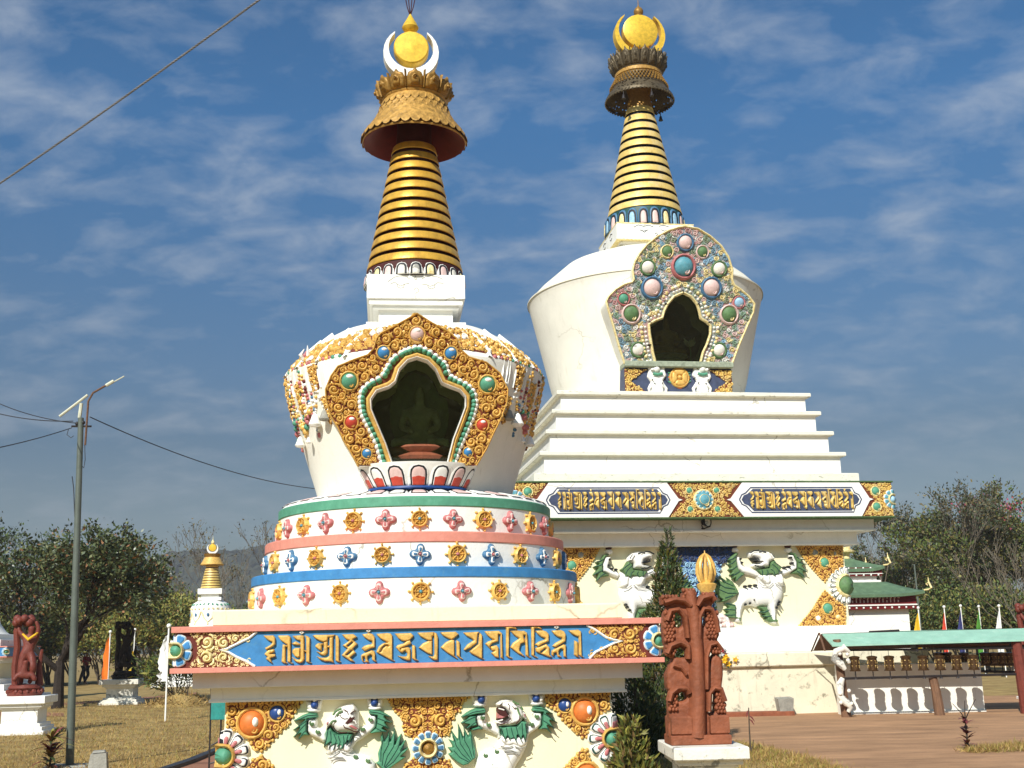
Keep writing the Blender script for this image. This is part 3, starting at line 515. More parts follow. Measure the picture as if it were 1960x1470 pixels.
L1 = dict(manerib=[[(560, 600), (545, 720), (500, 880)], [(600, 640), (610, 760), (575, 930)], [(650, 680), (690, 780), (645, 935)], [(720, 710), (750, 800), (712, 935)], [(800, 710), (810, 790), (788, 915)], [(870, 700), (850, 780), (838, 845)], [(920, 700), (890, 790), (865, 855)]],
    cuffrib=[[(380, 390), (240, 400), (60, 480)], [(360, 420), (220, 480), (40, 620)], [(225, 520), (140, 600), (40, 730)], [(225, 620), (170, 670), (105, 770)], [(1210, 340), (1350, 360), (1510, 420)], [(1330, 440), (1430, 480), (1530, 512)], [(1325, 520), (1420, 560), (1500, 608)], [(1310, 600), (1390, 640), (1460, 655)]],
    nose=[[(930, 225), (985, 262), (1030, 325), (1000, 348), (945, 300)]], lines=[[(800, 540), (820, 580), (880, 600), (960, 640), (1020, 645)], [(640, 560), (690, 630), (760, 660), (860, 655)], [(760, 420), (820, 450), (870, 440)], [(800, 300), (860, 330), (880, 380)]], chestline=[[(530, 985), (600, 1010), (680, 985), (730, 945)], [(760, 960), (830, 985), (910, 960), (935, 900)], [(560, 1060), (680, 1040), (800, 1050)], [(600, 1095), (720, 1075), (830, 1080)]],
    arms=[[(245, 450), (380, 445), (395, 510), (385, 575), (440, 610), (530, 650), (560, 800), (480, 830), (400, 770), (280, 720), (230, 660), (225, 560)],
          [(1180, 390), (1300, 390), (1320, 450), (1305, 590), (1240, 660), (1100, 760), (1010, 820), (960, 880), (900, 950), (860, 850), (930, 760), (1040, 650), (1060, 600), (1140, 560), (1190, 500)]],
    torso=[[(510, 840), (560, 780), (900, 760), (940, 850), (945, 970), (1000, 1000), (1120, 1020), (1220, 1060), (1300, 1150), (1330, 1300), (1345, 1400), (1400, 1480), (1250, 1480), (1200, 1420), (1000, 1380), (820, 1390), (780, 1480), (600, 1480), (640, 1400), (600, 1280), (560, 1120), (530, 1000), (505, 900)]],
    chest=[[(515, 860), (600, 780), (900, 780), (945, 860), (940, 960), (870, 1003), (780, 990), (740, 965), (690, 992), (620, 1032), (550, 1005)]],
    head=[[(580, 560), (600, 430), (640, 350), (720, 280), (830, 235), (950, 215), (1000, 280), (1040, 340), (1035, 640), (980, 690), (920, 682), (820, 692), (700, 692), (640, 645)]],
    ear=[[(515, 500), (600, 455), (640, 500), (580, 570), (525, 645)]], inear=[[(528, 505), (590, 468), (565, 545), (540, 560)]],
    mane=[[(520, 640), (600, 570), (640, 640), (700, 690), (860, 680), (945, 690), (930, 760), (900, 830), (856, 865), (868, 800), (830, 850), (780, 930), (697, 945), (752, 870), (700, 900), (632, 955), (690, 850), (640, 870), (555, 960), (590, 860), (600, 820), (482, 905), (518, 790)]],
    cuffs=[[(380, 365), (260, 360), (150, 400), (10, 488), (130, 482), (190, 470), (100, 560), (-5, 635), (110, 595), (80, 660), (0, 745), (130, 685), (80, 785), (190, 712), (262, 718), (225, 650), (235, 460), (400, 440), (397, 400)],
           [(1185, 345), (1220, 310), (1370, 322), (1450, 368), (1545, 425), (1440, 422), (1480, 470), (1565, 518), (1450, 512), (1525, 620), (1440, 582), (1410, 600), (1485, 658), (1380, 668), (1240, 688), (1205, 672), (1300, 600), (1320, 500), (1320, 410), (1200, 385)]],
    tail=[[(1300, 1150), (1345, 1120), (1332, 1000), (1385, 850), (1373, 750), (1405, 665), (1440, 800), (1470, 750), (1510, 640), (1527, 800), (1570, 700), (1596, 585), (1614, 760), (1602, 850), (1640, 760), (1703, 685), (1692, 800), (1682, 860), (1774, 780), (1740, 880), (1700, 950), (1815, 906), (1770, 980), (1700, 1042), (1775, 1058), (1600, 1182), (1480, 1262), (1400, 1240)]],
    tailrib=[[(1400, 1180), (1420, 1000), (1500, 850), (1512, 720)], [(1430, 1200), (1480, 1040), (1580, 880), (1596, 700)], [(1440, 1210), (1540, 1080), (1640, 920), (1690, 780)], [(1450, 1220), (1580, 1120), (1700, 950), (1740, 850)], [(1380, 1120), (1380, 960), (1410, 780)]],
    mouth=[[(812, 515), (890, 420), (900, 350), (985, 298), (972, 332), (905, 390), (940, 420), (988, 402), (972, 452), (930, 502), (860, 535)]], tongue=[[(862, 548), (930, 530), (1000, 570), (1030, 600), (1000, 622), (900, 575)]],
    teeth=[[(950, 470), (985, 480), (1000, 520)], [(905, 395), (930, 420), (950, 400)]], eyes=[(745, 385)], brow=[[(640, 385), (680, 330), (730, 300), (775, 285)], [(690, 395), (740, 340), (785, 325)], [(600, 520), (640, 480), (690, 470)]],
    curls=[(315, 525), (410, 650), (1230, 460), (1110, 605), (1000, 1040), (1190, 1100), (1090, 1215)], cups=[((330, 320), (345, 235)), ((1290, 290), (1280, 200))])
L2 = dict(manerib=[[(960, 680), (990, 780), (1028, 865)], [(1040, 670), (1060, 790), (1098, 855)], [(1110, 660), (1140, 780), (1205, 900)], [(1190, 650), (1220, 770), (1288, 895)], [(1280, 590), (1290, 760), (1338, 885)], [(1330, 600), (1350, 740), (1370, 750)]],
    cuffrib=[[(700, 400), (520, 430), (370, 503)], [(560, 500), (470, 540), (360, 600)], [(585, 570), (520, 620), (440, 680)], [(680, 690), (600, 690), (530, 712)], [(1470, 360), (1620, 380), (1770, 455)], [(1630, 450), (1720, 510), (1835, 592)], [(1620, 560), (1700, 610), (1795, 685)], [(1600, 680), (1680, 680), (1745, 750)]],
    nose=[[(885, 300), (960, 245), (1000, 270), (960, 320), (905, 345)]], lines=[[(1085, 470), (1100, 530), (1050, 580), (960, 610), (890, 605)], [(1060, 290), (1090, 330), (1080, 380)], [(1130, 330), (1170, 380), (1215, 360)], [(1240, 460), (1240, 540), (1180, 610)]], chestline=[[(950, 950), (1010, 975), (1080, 975), (1140, 950)], [(1170, 960), (1260, 990), (1350, 950)], [(1000, 1030), (1120, 1020), (1230, 1060)], [(1040, 1060), (1150, 1055), (1250, 1090)]],
    arms=[[(580, 470), (735, 455), (742, 540), (720, 585), (800, 600), (900, 620), (960, 700), (980, 830), (920, 870), (910, 800), (800, 740), (680, 700), (610, 650), (580, 560)],
          [(1455, 430), (1600, 430), (1617, 500), (1607, 640), (1540, 700), (1420, 780), (1395, 870), (1330, 880), (1340, 700), (1400, 620), (1480, 560)]],
    torso=[[(930, 840), (1000, 760), (1350, 760), (1402, 870), (1372, 980), (1340, 1060), (1290, 1150), (1220, 1260), (1160, 1400), (1200, 1560), (1060, 1560), (1000, 1450), (850, 1440), (760, 1500), (720, 1560), (580, 1560), (600, 1450), (570, 1300), (590, 1180), (640, 1080), (760, 1010), (880, 980), (920, 930)]],
    chest=[[(940, 850), (1000, 790), (1340, 790), (1388, 880), (1362, 960), (1280, 1003), (1200, 980), (1150, 960), (1080, 982), (1000, 960)]],
    head=[[(885, 310), (960, 240), (1060, 228), (1180, 258), (1260, 330), (1310, 380), (1340, 480), (1280, 600), (1220, 640), (1100, 662), (940, 652), (878, 590), (900, 558), (1000, 560), (1080, 520), (1080, 470), (1000, 400), (910, 355)]],
    ear=[[(1275, 365), (1345, 430), (1372, 540), (1352, 575), (1295, 520)]], inear=[[(1290, 420), (1335, 450), (1345, 520), (1310, 510)]],
    mane=[[(940, 662), (1080, 640), (1200, 640), (1262, 560), (1300, 560), (1370, 580), (1362, 650), (1377, 750), (1344, 895), (1300, 800), (1294, 905), (1220, 790), (1212, 910), (1150, 840), (1100, 865), (1060, 810), (1032, 875), (980, 800), (973, 730)]],
    cuffs=[[(580, 370), (710, 368), (737, 400), (732, 452), (580, 470), (460, 502), (345, 508), (430, 440), (500, 400)], [(478, 490), (582, 480), (582, 560), (602, 640), (500, 665), (420, 690), (468, 630), (340, 604), (430, 540)], [(488, 692), (620, 650), (692, 690), (515, 718)],
           [(1448, 400), (1480, 343), (1600, 343), (1690, 388), (1786, 462), (1680, 452), (1742, 512), (1846, 598), (1732, 562), (1804, 695), (1720, 652), (1692, 642), (1754, 760), (1680, 702), (1560, 702), (1610, 640), (1622, 440), (1460, 420)]],
    tail=[[(575, 1150), (578, 1030), (542, 900), (527, 790), (490, 682), (467, 812), (440, 762), (385, 655), (402, 790), (380, 832), (342, 720), (296, 598), (305, 740), (302, 862), (250, 790), (198, 712), (215, 832), (240, 892), (146, 855), (190, 922), (220, 982), (135, 985), (200, 1062), (144, 1090), (210, 1162), (300, 1232), (380, 1274), (460, 1252), (545, 1172)]],
    tailrib=[[(520, 1150), (470, 1000), (400, 880), (390, 740)], [(500, 1170), (420, 1050), (330, 920), (308, 700)], [(480, 1190), (360, 1090), (270, 960), (222, 800)], [(470, 1210), (330, 1140), (230, 1030)], [(545, 1120), (520, 960), (495, 780)]],
    mouth=[[(902, 372), (990, 350), (1030, 400), (1062, 450), (1078, 492), (1000, 512), (930, 542), (893, 552), (930, 500), (900, 420)]], tongue=[[(903, 440), (990, 478), (1062, 486), (960, 532), (900, 525)]],
    teeth=[[(910, 365), (950, 375), (1000, 390)], [(900, 560), (940, 552), (980, 540)]], eyes=[(1168, 350)], brow=[[(1130, 250), (1180, 285), (1230, 300)], [(1200, 350), (1225, 420), (1250, 480)], [(1260, 340), (1290, 390)]],
    curls=[(690, 510), (780, 620), (1530, 490), (1450, 610), (910, 1040), (735, 1100), (830, 1245)], cups=[((640, 320), (660, 235)), ((1540, 300), (1515, 218))])
front_lion((560, 1320), 8.167, L1, 'left'); front_lion((840, 1310), 8.167, L2, 'right')
# --- gold corner scrolls, centre scroll
def goldfield(poly, nm, gems, parent, mp, seed, rmin, rmax, sym=None, backing=.018, mats=('gold', 'gold_back'), given=(), H=.55, extra=None, tight=.88):
    mb = MB(); mb.relief(poly, backing, mp, wd=.008, mat=1)
    up = lambda u, z, h: mp(u, z, h + backing * .8)
    av = [(x, z, r * 1.55) for x, z, r, *_ in gems]
    mb.scrolls(poly, up, rmin, rmax, seed, avoid=av, sym=sym, H=H, given=given, tight=tight)
    # small leaf buds running along the edge of the field
    P = poly; per = []
    for i in range(len(P)):
        a, b = P[i], P[(i + 1) % len(P)]; d = math.hypot(b[0] - a[0], b[1] - a[1]); k = max(1, int(d / (rmin * 1.9)))
        for j in range(k): per.append((a[0] + (b[0] - a[0]) * j / k, a[1] + (b[1] - a[1]) * j / k))
    cx = sum(a for a, b in P) / len(P); cz = sum(b for a, b in P) / len(P)
    for x, z in per: mb.dome(x + (cx - x) * .03, z + (cz - z) * .03, rmin * .85, rmin * .6, up, 0, 7, 2)
    o = mb.build(nm, list(mats), parent, ang=60)
    for x, z, r, c1 in gems:
        g = MB(); gem(g, x, z, r, up, 0, 1, 0); g.dome(x + r * .35, z + r * .1, r * .42, r * .98, up, 2, 12, 4, r * .62); g.build('jewel', ['gold', c1, 'white_clean'], o)  # white oval: highlight painted on the jewel, also its two-tone white
    return o
zc = FR.uz(820, 1432, -AW)[1]
def mir(p): return [(u, 2 * zc - z) for u, z in p]
Z1 = fpx(410, 1320, 9.8, -AW - .05)
pl = Z1([(222, 250), (1660, 222), (1480, 500), (1420, 620), (1250, 800), (1100, 960), (1020, 1060), (880, 1165), (720, 1100), (640, 950), (480, 850), (350, 760), (222, 700)])
g1, g2 = Z1([(700, 630)])[0], Z1([(1175, 440)])[0]
goldfield(pl, 'corner_scroll', [(*g1, .125, 'orange'), (*g2, .075, 'blue_deep')], FS, mw, 3, .026, .072)
goldfield(mir(pl), 'corner_scroll', [(g1[0], 2 * zc - g1[1], .125, 'orange')], FS, mw, 4, .028, .075)
Z2 = fpx(1020, 1320, 8.909, -AW - .05)
pr = Z2([(215, 80), (1318, 58), (1318, 330), (1130, 440), (960, 650), (930, 820), (850, 830), (760, 760), (680, 680), (500, 510), (370, 340), (240, 270)])
g1, g2 = Z2([(890, 370)])[0], Z2([(550, 265)])[0]
goldfield(pr, 'corner_scroll', [(*g1, .12, 'orange'), (*g2, .07, 'blue_deep')], FS, mw, 5, .026, .072)
goldfield(mir(pr), 'corner_scroll', [(g1[0], 2 * zc - g1[1], .12, 'orange')], FS, mw, 6, .028, .075)
Z3 = fpx(730, 1330, 10.5, -AW - .05)
pc = Z3([(110, 70), (1790, 45), (1650, 150), (1600, 330), (1480, 400), (1480, 480), (1400, 560), (1420, 640), (1370, 820), (1280, 820), (1200, 890), (940, 800), (640, 900), (560, 830), (470, 800), (420, 640), (440, 520), (380, 440), (260, 330), (180, 200)])
ms = FR.uz(730 + 930 / 10.5, 1380, -AW)[0]
giv = []
for x, y, r in ((670, 530, 150), (730, 230, 95), (480, 260, 95), (300, 150, 75)):
    u, z = Z3([(x, y)])[0]; rr = r / 10.5 * 14.4 / F_PX; giv += [(u, z, rr), (2 * ms - u, z, rr)]
goldfield(pc, 'centre_scroll', [], FS, mw, 7, .022, .05, sym=ms, given=giv)
goldfield(mir(pc), 'centre_scroll', [], FS, mw, 8, .022, .06, sym=ms)
def flower(parent, nm, cx, cz, mp, n, R0, R1, mats, wscale=1.0, boss=None, layers=3, arc=None, ph=0.0, hh=.05):
    """petalled medallion: petals (white, line, inner), ring and boss"""
    mb = MB(); wd = math.pi * (R0 * .7 + R1 * 1.3) / n * .50 * wscale
    mb.dome(cx, cz, R1 * .88, hh * .7, mp, 0, 28, 3)
    for k in range(n):
        a = 2 * math.pi * k / n + ph
        D = R1 - R0; mb.relief(petal(cx, cz, a, R0, R1, wd), hh, mp, step=D / 9, mat=0, wd=D * .10)
        if layers > 1: mb.relief(petal(cx, cz, a, R0, R1, wd, D * .10), hh * .1, lift(mp, hh), step=D / 11, mat=1, wd=D * .03)
        if layers > 2: mb.relief(petal(cx, cz, a, R0, R1 - D * .10, wd * .94, D * .13), hh * .25, lift(mp, hh * 1.02), step=D / 12, mat=2, wd=D * .05)
        if layers > 3: mb.relief(petal(cx, cz, a, R0, R0 + D * .55, wd * .40, .002), hh * .3, lift(mp, hh * 1.2), step=D / 14, mat=3, wd=D * .06)
    mb.ringt(cx, cz, R0 * .96, R0 * .22, .06 + hh, mp, 4, 22); b = boss or R0 * .8; mb.dome(cx, cz, b, b * .55 + hh, mp, 5, 18, 6)
    return mb.build(nm, list(mats), parent, ang=60)
fw = fold(AW)
c = FR.uz(410 + 222 / 9.8, 1320 + 1250 / 9.8, -AW - .05); flower(FS, 'lotus_medallion', -AW + .0, c[1], fw, 11, .125, .31, ['white_clean', 'black', 'white_clean', 'pink_petal', 'gold', 'green'], layers=4, ph=.26)
c = FR.uz(1020 + 1320 / 8.909, 1320 + 835 / 8.909, -AW - .05); flower(FS, 'lotus_medallion', AW - .01, c[1], fw, 11, .115, .30, ['white_clean', 'dark_green', 'white_clean', 'pink_petal', 'gold', 'green'], layers=4, ph=.26)
c = FR.uz(730 + 940 / 10.5, 1330 + 1070 / 10.5, -AW - .05); flower(FS, 'lotus_medallion', c[0], c[1], mw, 12, .10, .195, ['white_clean', 'blue_pale', 'blue_petal', 'blue_deep', 'gold_white', 'gold_dark'], layers=3, hh=.06)

# --- mantra band
mb = MB(); mb.sq(AB, 1.888, 1.957, 0, .004); mb.build('upper_trim', 'pink', FS)
mb = MB(); mb.sq(AB, 1.440, 1.499, 0, .004); mb.build('lower_trim', 'pink', FS)
AP = AB - .05
mb = MB(); mb.sq(AP, 1.497, 1.890, 0, .0); band = mb.build('mantra_band', 'red_brown', FS)
bz0, bz1 = 1.501, 1.886; mb2 = MB(); bp = flat(-AP); Zp = lambda p: FR.uz(*p, -AP)
hexpx = [(421, 1244), (436, 1241.5), (455, 1232), (478, 1221), (492, 1203), (800, 1198), (1122, 1190), (1138, 1205), (1160, 1220), (1176, 1225), (1191, 1227), (1176, 1231), (1160, 1238.5), (1140, 1248), (1128, 1264), (800, 1272), (488, 1280), (470, 1265), (453, 1257.5), (436, 1248)]
hx = [(u, min(max(z, bz0), bz1)) for u, z in map(Zp, hexpx)]
mb = MB(); mb.prism(hx, lambda u, z: (u, -AP + .01, z), lambda u, z: (u, -AP - .006, z), 0); mb.build('blue_field', 'blue', band)
for idx in ((4, 3, 2, 1, 0, 19, 18, 17, 16), (6, 7, 8, 9, 10, 11, 12, 13, 14)): mb = MB(); mb.strip([hx[i] for i in idx], .017, .03, bp); mb.build('field_border', 'white_clean', band)
for poly, holes in LETTERS:      # raised gold letters, each one cast piece
    pass
mb = MB()
for poly, holes in LETTERS:
    q = [FR.uz(*p, -AP) for p in poly]; hs = [[FR.uz(*p, -AP) for p in h] for h in holes]
    ring = len(poly) == 4 and holes
    mb.relief(q, .042, lambda u, z, h: (u, -AP - .004 - h, z), hs, wd=.011, step=.0085, mat=1 if ring else 0)
mb.build('mantra_lettering', ['gold', 'white_clean'], band, ang=60)
ucl, ucr = -AP, AP
for sgn, tip, nm in ((-1, hx[0], 'l'), (1, hx[10], 'r')):
    e = [hx[i] for i in ((4, 3, 2, 1, 0, 19, 18, 17, 16) if sgn < 0 else (6, 7, 8, 9, 10, 11, 12, 13, 14))]
    x0 = sgn * (AP - .24); zm = (bz0 + bz1) / 2
    poly = e + [(sgn * (AP - .13), bz0), (sgn * (AP - .22), zm - .09), (sgn * (AP - .235), zm), (sgn * (AP - .22), zm + .09), (sgn * (AP - .13), bz1)]
    giv = [(sgn * (AP - .345), zm + .085, .085), (sgn * (AP - .345), zm - .085, .085), (sgn * (AP - .53), zm + .075, .075), (sgn * (AP - .53), zm - .085, .07), (sgn * (AP - .66), zm + .12, .05), (sgn * (AP - .68), zm - .12, .05), (sgn * (AP - .78), zm + .125, .045), (sgn * (AP - .80), zm - .14, .04)]
    mb = MB(); mb.relief(poly, .006, bp, wd=.004, mat=1); mb.scrolls(poly, bp, .017, .034, 11 + sgn, given=giv, H=.5)
    mb.build('band_scroll', ['gold_white' if sgn < 0 else 'gold', 'gold_back'], band, ang=60)
    flower(band, 'corner_flower', sgn * AP, zm, fold(AP), 8, .085, .19, ['white_clean', 'blue_pale', 'blue', 'blue', 'gold_white', 'green'], layers=3, ph=math.pi / 8, hh=.03)
# --- cream block and drum tiers
mb = MB(); mb.sq(2.432, 1.955, 2.15, 0, .02); mb.build('drum_base_block', 'cream_block', FS)
def wheel_mesh():
    mb = MB(); mp = lambda u, z, h: (u, -h, z)
    mb.dome(0, 0, .098, .03, mp, 0, 24, 3); mb.ringt(0, 0, .082, .017, .055, mp, 0, 24); mb.ringt(0, 0, .052, .008, .044, mp, 0, 18)
    for k in range(8):
        a = k * math.pi / 4; mb.strip([(.02 * math.cos(a), .02 * math.sin(a)), (.078 * math.cos(a), .078 * math.sin(a))], .008, .046, mp, 0); b = a
        mb.dome(.068 * math.cos(a + .39), .068 * math.sin(a + .39), .012, .034, mp, 1, 6, 2)
        mb.strip([(.094 * math.cos(b), .094 * math.sin(b)), (.112 * math.cos(b), .112 * math.sin(b))], .008, .024, mp, 0); mb.dome(.118 * math.cos(b), .118 * math.sin(b), .0145, .034, mp, 0, 7, 3)
    mb.dome(0, 0, .022, .062, mp, 2, 10, 4); return mb
def quatre_mesh():
    mb = MB(); mp = lambda u, z, h: (u, -h, z); pts = []
    for k in range(4):
        a0 = k * math.pi / 2
        for d, r in ((-.62, .082), (-.42, .108), (-.2, .124), (0, .13), (.2, .124), (.42, .108), (.62, .082)): pts.append((r * math.cos(a0 + d), r * math.sin(a0 + d)))
    mb.relief(pts, .045, mp, wd=.022, step=.0095)
    for k in range(4):
        a = k * math.pi / 2; mb.relief(petal(0, 0, a, .03, .100, .030), .012, lift(mp, .043), wd=.01, step=.0052, mat=1); mb.relief(petal(0, 0, a, .034, .080, .016), .008, lift(mp, .054), wd=.006, step=.0048, mat=0)
    mb.ringt(0, 0, .03, .009, .062, mp, 1, 12); mb.dome(0, 0, .023, .085, mp, 2, 10, 4); return mb
protos = {}
def medallion(kind, mats, parent, ang, rad, z, nm):
    key = (kind, tuple(mats))
    if key not in protos: o = (wheel_mesh() if kind == 'w' else quatre_mesh()).build(nm, list(mats), parent, ang=55); protos[key] = o
    else: o = protos[key].copy(); COL.objects.link(o); o.parent = parent
    sc_ = 1.17 if kind == 'w' else 1.04; o.scale = (sc_ * (1 + .06 * math.sin(ang * 37 + z * 9)), 1.1, sc_ * (1 + .05 * math.cos(ang * 23 + z * 5)))
    o.location = (rad * math.sin(ang), -rad * math.cos(ang), z); o.rotation_euler = (0, R(4) * math.sin(ang * 17 + z * 3), ang)
tiers = [(2.233, 2.115, 2.505, 2.2493, 2.6308, 'blue', 'w', 'pink_petal', 'pink_pale'), (2.063, 2.625, 2.945, 2.0786, 3.0745, 'pink', 'q', 'blue_petal', 'white_clean'), (1.892, 3.07, 3.41, 1.9065, 3.537, 'green', 'w', 'pink_petal', 'pink_pale')]
for ti, (rw, z0, z1, rr, zt, rim, first, fm, fi) in enumerate(tiers):
    mb = MB(); mb.lathe([(rw, z0), (rw, z1), (rw - .3, z1)], 120); t = mb.build('drum_tier', 'white_clean', FS)
    mb = MB(); mb.lathe([(rw - .05, z1 - .004), (rr - .008, z1 - .004), (rr, z1 + .006), (rr, zt - .012), (rr - .012, zt), (rw - .6, zt + .002)], 120); mb.build('rim', rim, t)
    st = 2 * math.pi / 28
    for k in range(-8, 9):
        wheel = (k % 2 == 0) == (first == 'w'); a = k * st
        if wheel: medallion('w', ['gold', 'red_brown', 'pink_petal' if k % 4 else 'turq'], t, a, rw - .004, (z0 + z1) / 2 + (.005 if ti else .02), 'wheel_medallion')
        else: medallion('q', [fm, fi, 'turq' if fm == 'pink_petal' else 'pink_petal'], t, a, rw - .004, (z0 + z1) / 2 + (.005 if ti else .02), 'flower_medallion')
# --- lotus skirt below the dome
def lotus_ring(parent, nm, fn, n, mats, a_range=None, hh=.03, inner=None, thin=.62):
    mb = MB(); da = 2 * math.pi / n; arch = [(-.49, 0), (-.49, .5), (-.44, .76), (-.28, .94), (0, 1.0), (.28, .94), (.44, .76), (.49, .5), (.49, 0)]
    sc = lambda f, t0=0: [(x * f, t0 + y * (f * .5 + .5) if y else t0) for x, y in arch]
    for k in range(n):
        a = k * da
        if a_range and not (a_range[0] <= ((a + math.pi) % (2 * math.pi)) - math.pi <= a_range[1]): continue
        mp = lambda u, t, h: fn(a + u * da, t, h)
        mb.relief(arch, hh, mp, wd=.14, step=.075, mat=0); mb.relief(sc(.76), hh * .12, lift(mp, hh), wd=.03, step=.06, mat=1); mb.relief(sc(thin), hh * .5, lift(mp, hh * 1.05), wd=.2, step=.06, mat=2 + (k % (len(mats) - 2 - (1 if inner else 0))))
        if inner: mb.relief([(-.27, .0), (-.28, .34), (0, .42), (.28, .34), (.27, .0)], hh * .2, lift(mp, hh * 1.48), wd=.1, step=.06, mat=len(mats) - 1)
    return mb.build(nm, list(mats), parent, ang=60)
mb = MB(); mb.lathe([(1.89, 3.53), (1.86, 3.56), (1.42, 3.66), (1.36, 3.70)], 96); sk = mb.build('lotus_skirt', 'white_clean', FS)
lotus_ring(sk, 'lotus_petal', lambda a, t, h: ((1.86 - .42 * t) * math.sin(a), -(1.86 - .42 * t) * math.cos(a), 3.56 + .10 * t + h), 40, ['white_clean', 'black', 'pink_pale', 'white_clean'], (-2.0, 2.0), .025)
# --- dome (bumpa) with the niche cut through its front
DP = [(1.33, 3.60), (1.37, 3.74), (1.754, 4.966), (1.845, 5.36), (1.848, 5.41), (1.80, 5.47), (1.665, 5.62), (1.404, 5.89), (1.154, 6.04), (.90, 6.115), (.5, 6.14)]
nz0, nz1 = 3.98, 5.50
dp2 = []
for i in range(len(DP) - 1):
    n_ = 10 if i == 1 else 2
    for k in range(n_ if i != 1 else 16): k = k * n_ / 16 if i == 1 else k; dp2.append((DP[i][0] + (DP[i + 1][0] - DP[i][0]) * k / n_, DP[i][1] + (DP[i + 1][1] - DP[i][1]) * k / n_))
dp2.append(DP[-1])
def inpoly(x, z, P):
    c = False
    for i in range(len(P)):
        (x0, z0), (x1, z1) = P[i - 1], P[i]
        if (z0 > z) != (z1 > z) and x < (x1 - x0) * (z - z0) / (z1 - z0) + x0: c = not c
    return c
TF = Tilt(FR, -1.93, 5.4, -.27)
ZF = TF.zoom(600, 580, 3.8675)
opening = ZF([(765, 415), (840, 440), (900, 500), (945, 600), (1000, 625), (1080, 655), (1120, 700), (1120, 770), (1080, 880), (1030, 1010), (985, 1190), (590, 1190), (540, 1040), (480, 900), (435, 790), (430, 720), (470, 660), (560, 630), (610, 590), (640, 500), (700, 435)])
oc_ = (sum(p[0] for p in opening) / len(opening), sum(p[1] for p in opening) / len(opening)); ohole = [(oc_[0] + (u - oc_[0]) * 1.12, oc_[1] + (z - oc_[1]) * 1.08) for u, z in opening]
def skipf(i, k):
    a = (k + .5) * 2 * math.pi / 120; a = a if a < math.pi else a - 2 * math.pi
    return abs(a) < .8 and inpoly(dp2[i][0] * math.sin(a), (dp2[i][1] + dp2[i + 1][1]) / 2, ohole)
mb = MB(); mb.lathe(dp2, 120, skip=skipf); dome_o = mb.build('dome', 'dome_white', FS)
arc = [0.0]
for i in range(1, len(DP)): arc.append(arc[-1] + math.hypot(DP[i][0] - DP[i - 1][0], DP[i][1] - DP[i - 1][1]))
S0 = arc[4]
def dmap(a, s, h):       # a: angle, s: length along the profile measured up from the shoulder
    q = s + S0; i = 0
    while i < len(DP) - 2 and q > arc[i + 1]: i += 1
    f = (q - arc[i]) / (arc[i + 1] - arc[i]); r = DP[i][0] + f * (DP[i + 1][0] - DP[i][0]); z = DP[i][1] + f * (DP[i + 1][1] - DP[i][1])
    l_ = arc[i + 1] - arc[i]; nr, nz = (DP[i + 1][1] - DP[i][1]) / l_, -(DP[i + 1][0] - DP[i][0]) / l_
    r += nr * h; return (r * math.sin(a), -r * math.cos(a), z + nz * h)
RD = 1.75
dm = lambda u, s, h: dmap(u / RD, s, h)
rnd = random.Random(5)
def beads(mb, pts, r, mats_):
    ln = 0
    for i in range(len(pts) - 1):
        a, b = pts[i], pts[i + 1]; d = math.hypot(b[0] - a[0], b[1] - a[1]); n = max(1, int(d / (r * 1.7)))
        for k in range(n): q = r * rnd.uniform(.75, 1.15); mb.dome(a[0] + (b[0] - a[0]) * k / n, a[1] + (b[1] - a[1]) * k / n, q, q * 1.2, dm, rnd.choice(mats_), 7, 3)
gm = ['gold', 'white_clean', 'pink_petal', 'blue_petal', 'green', 'red_brown']
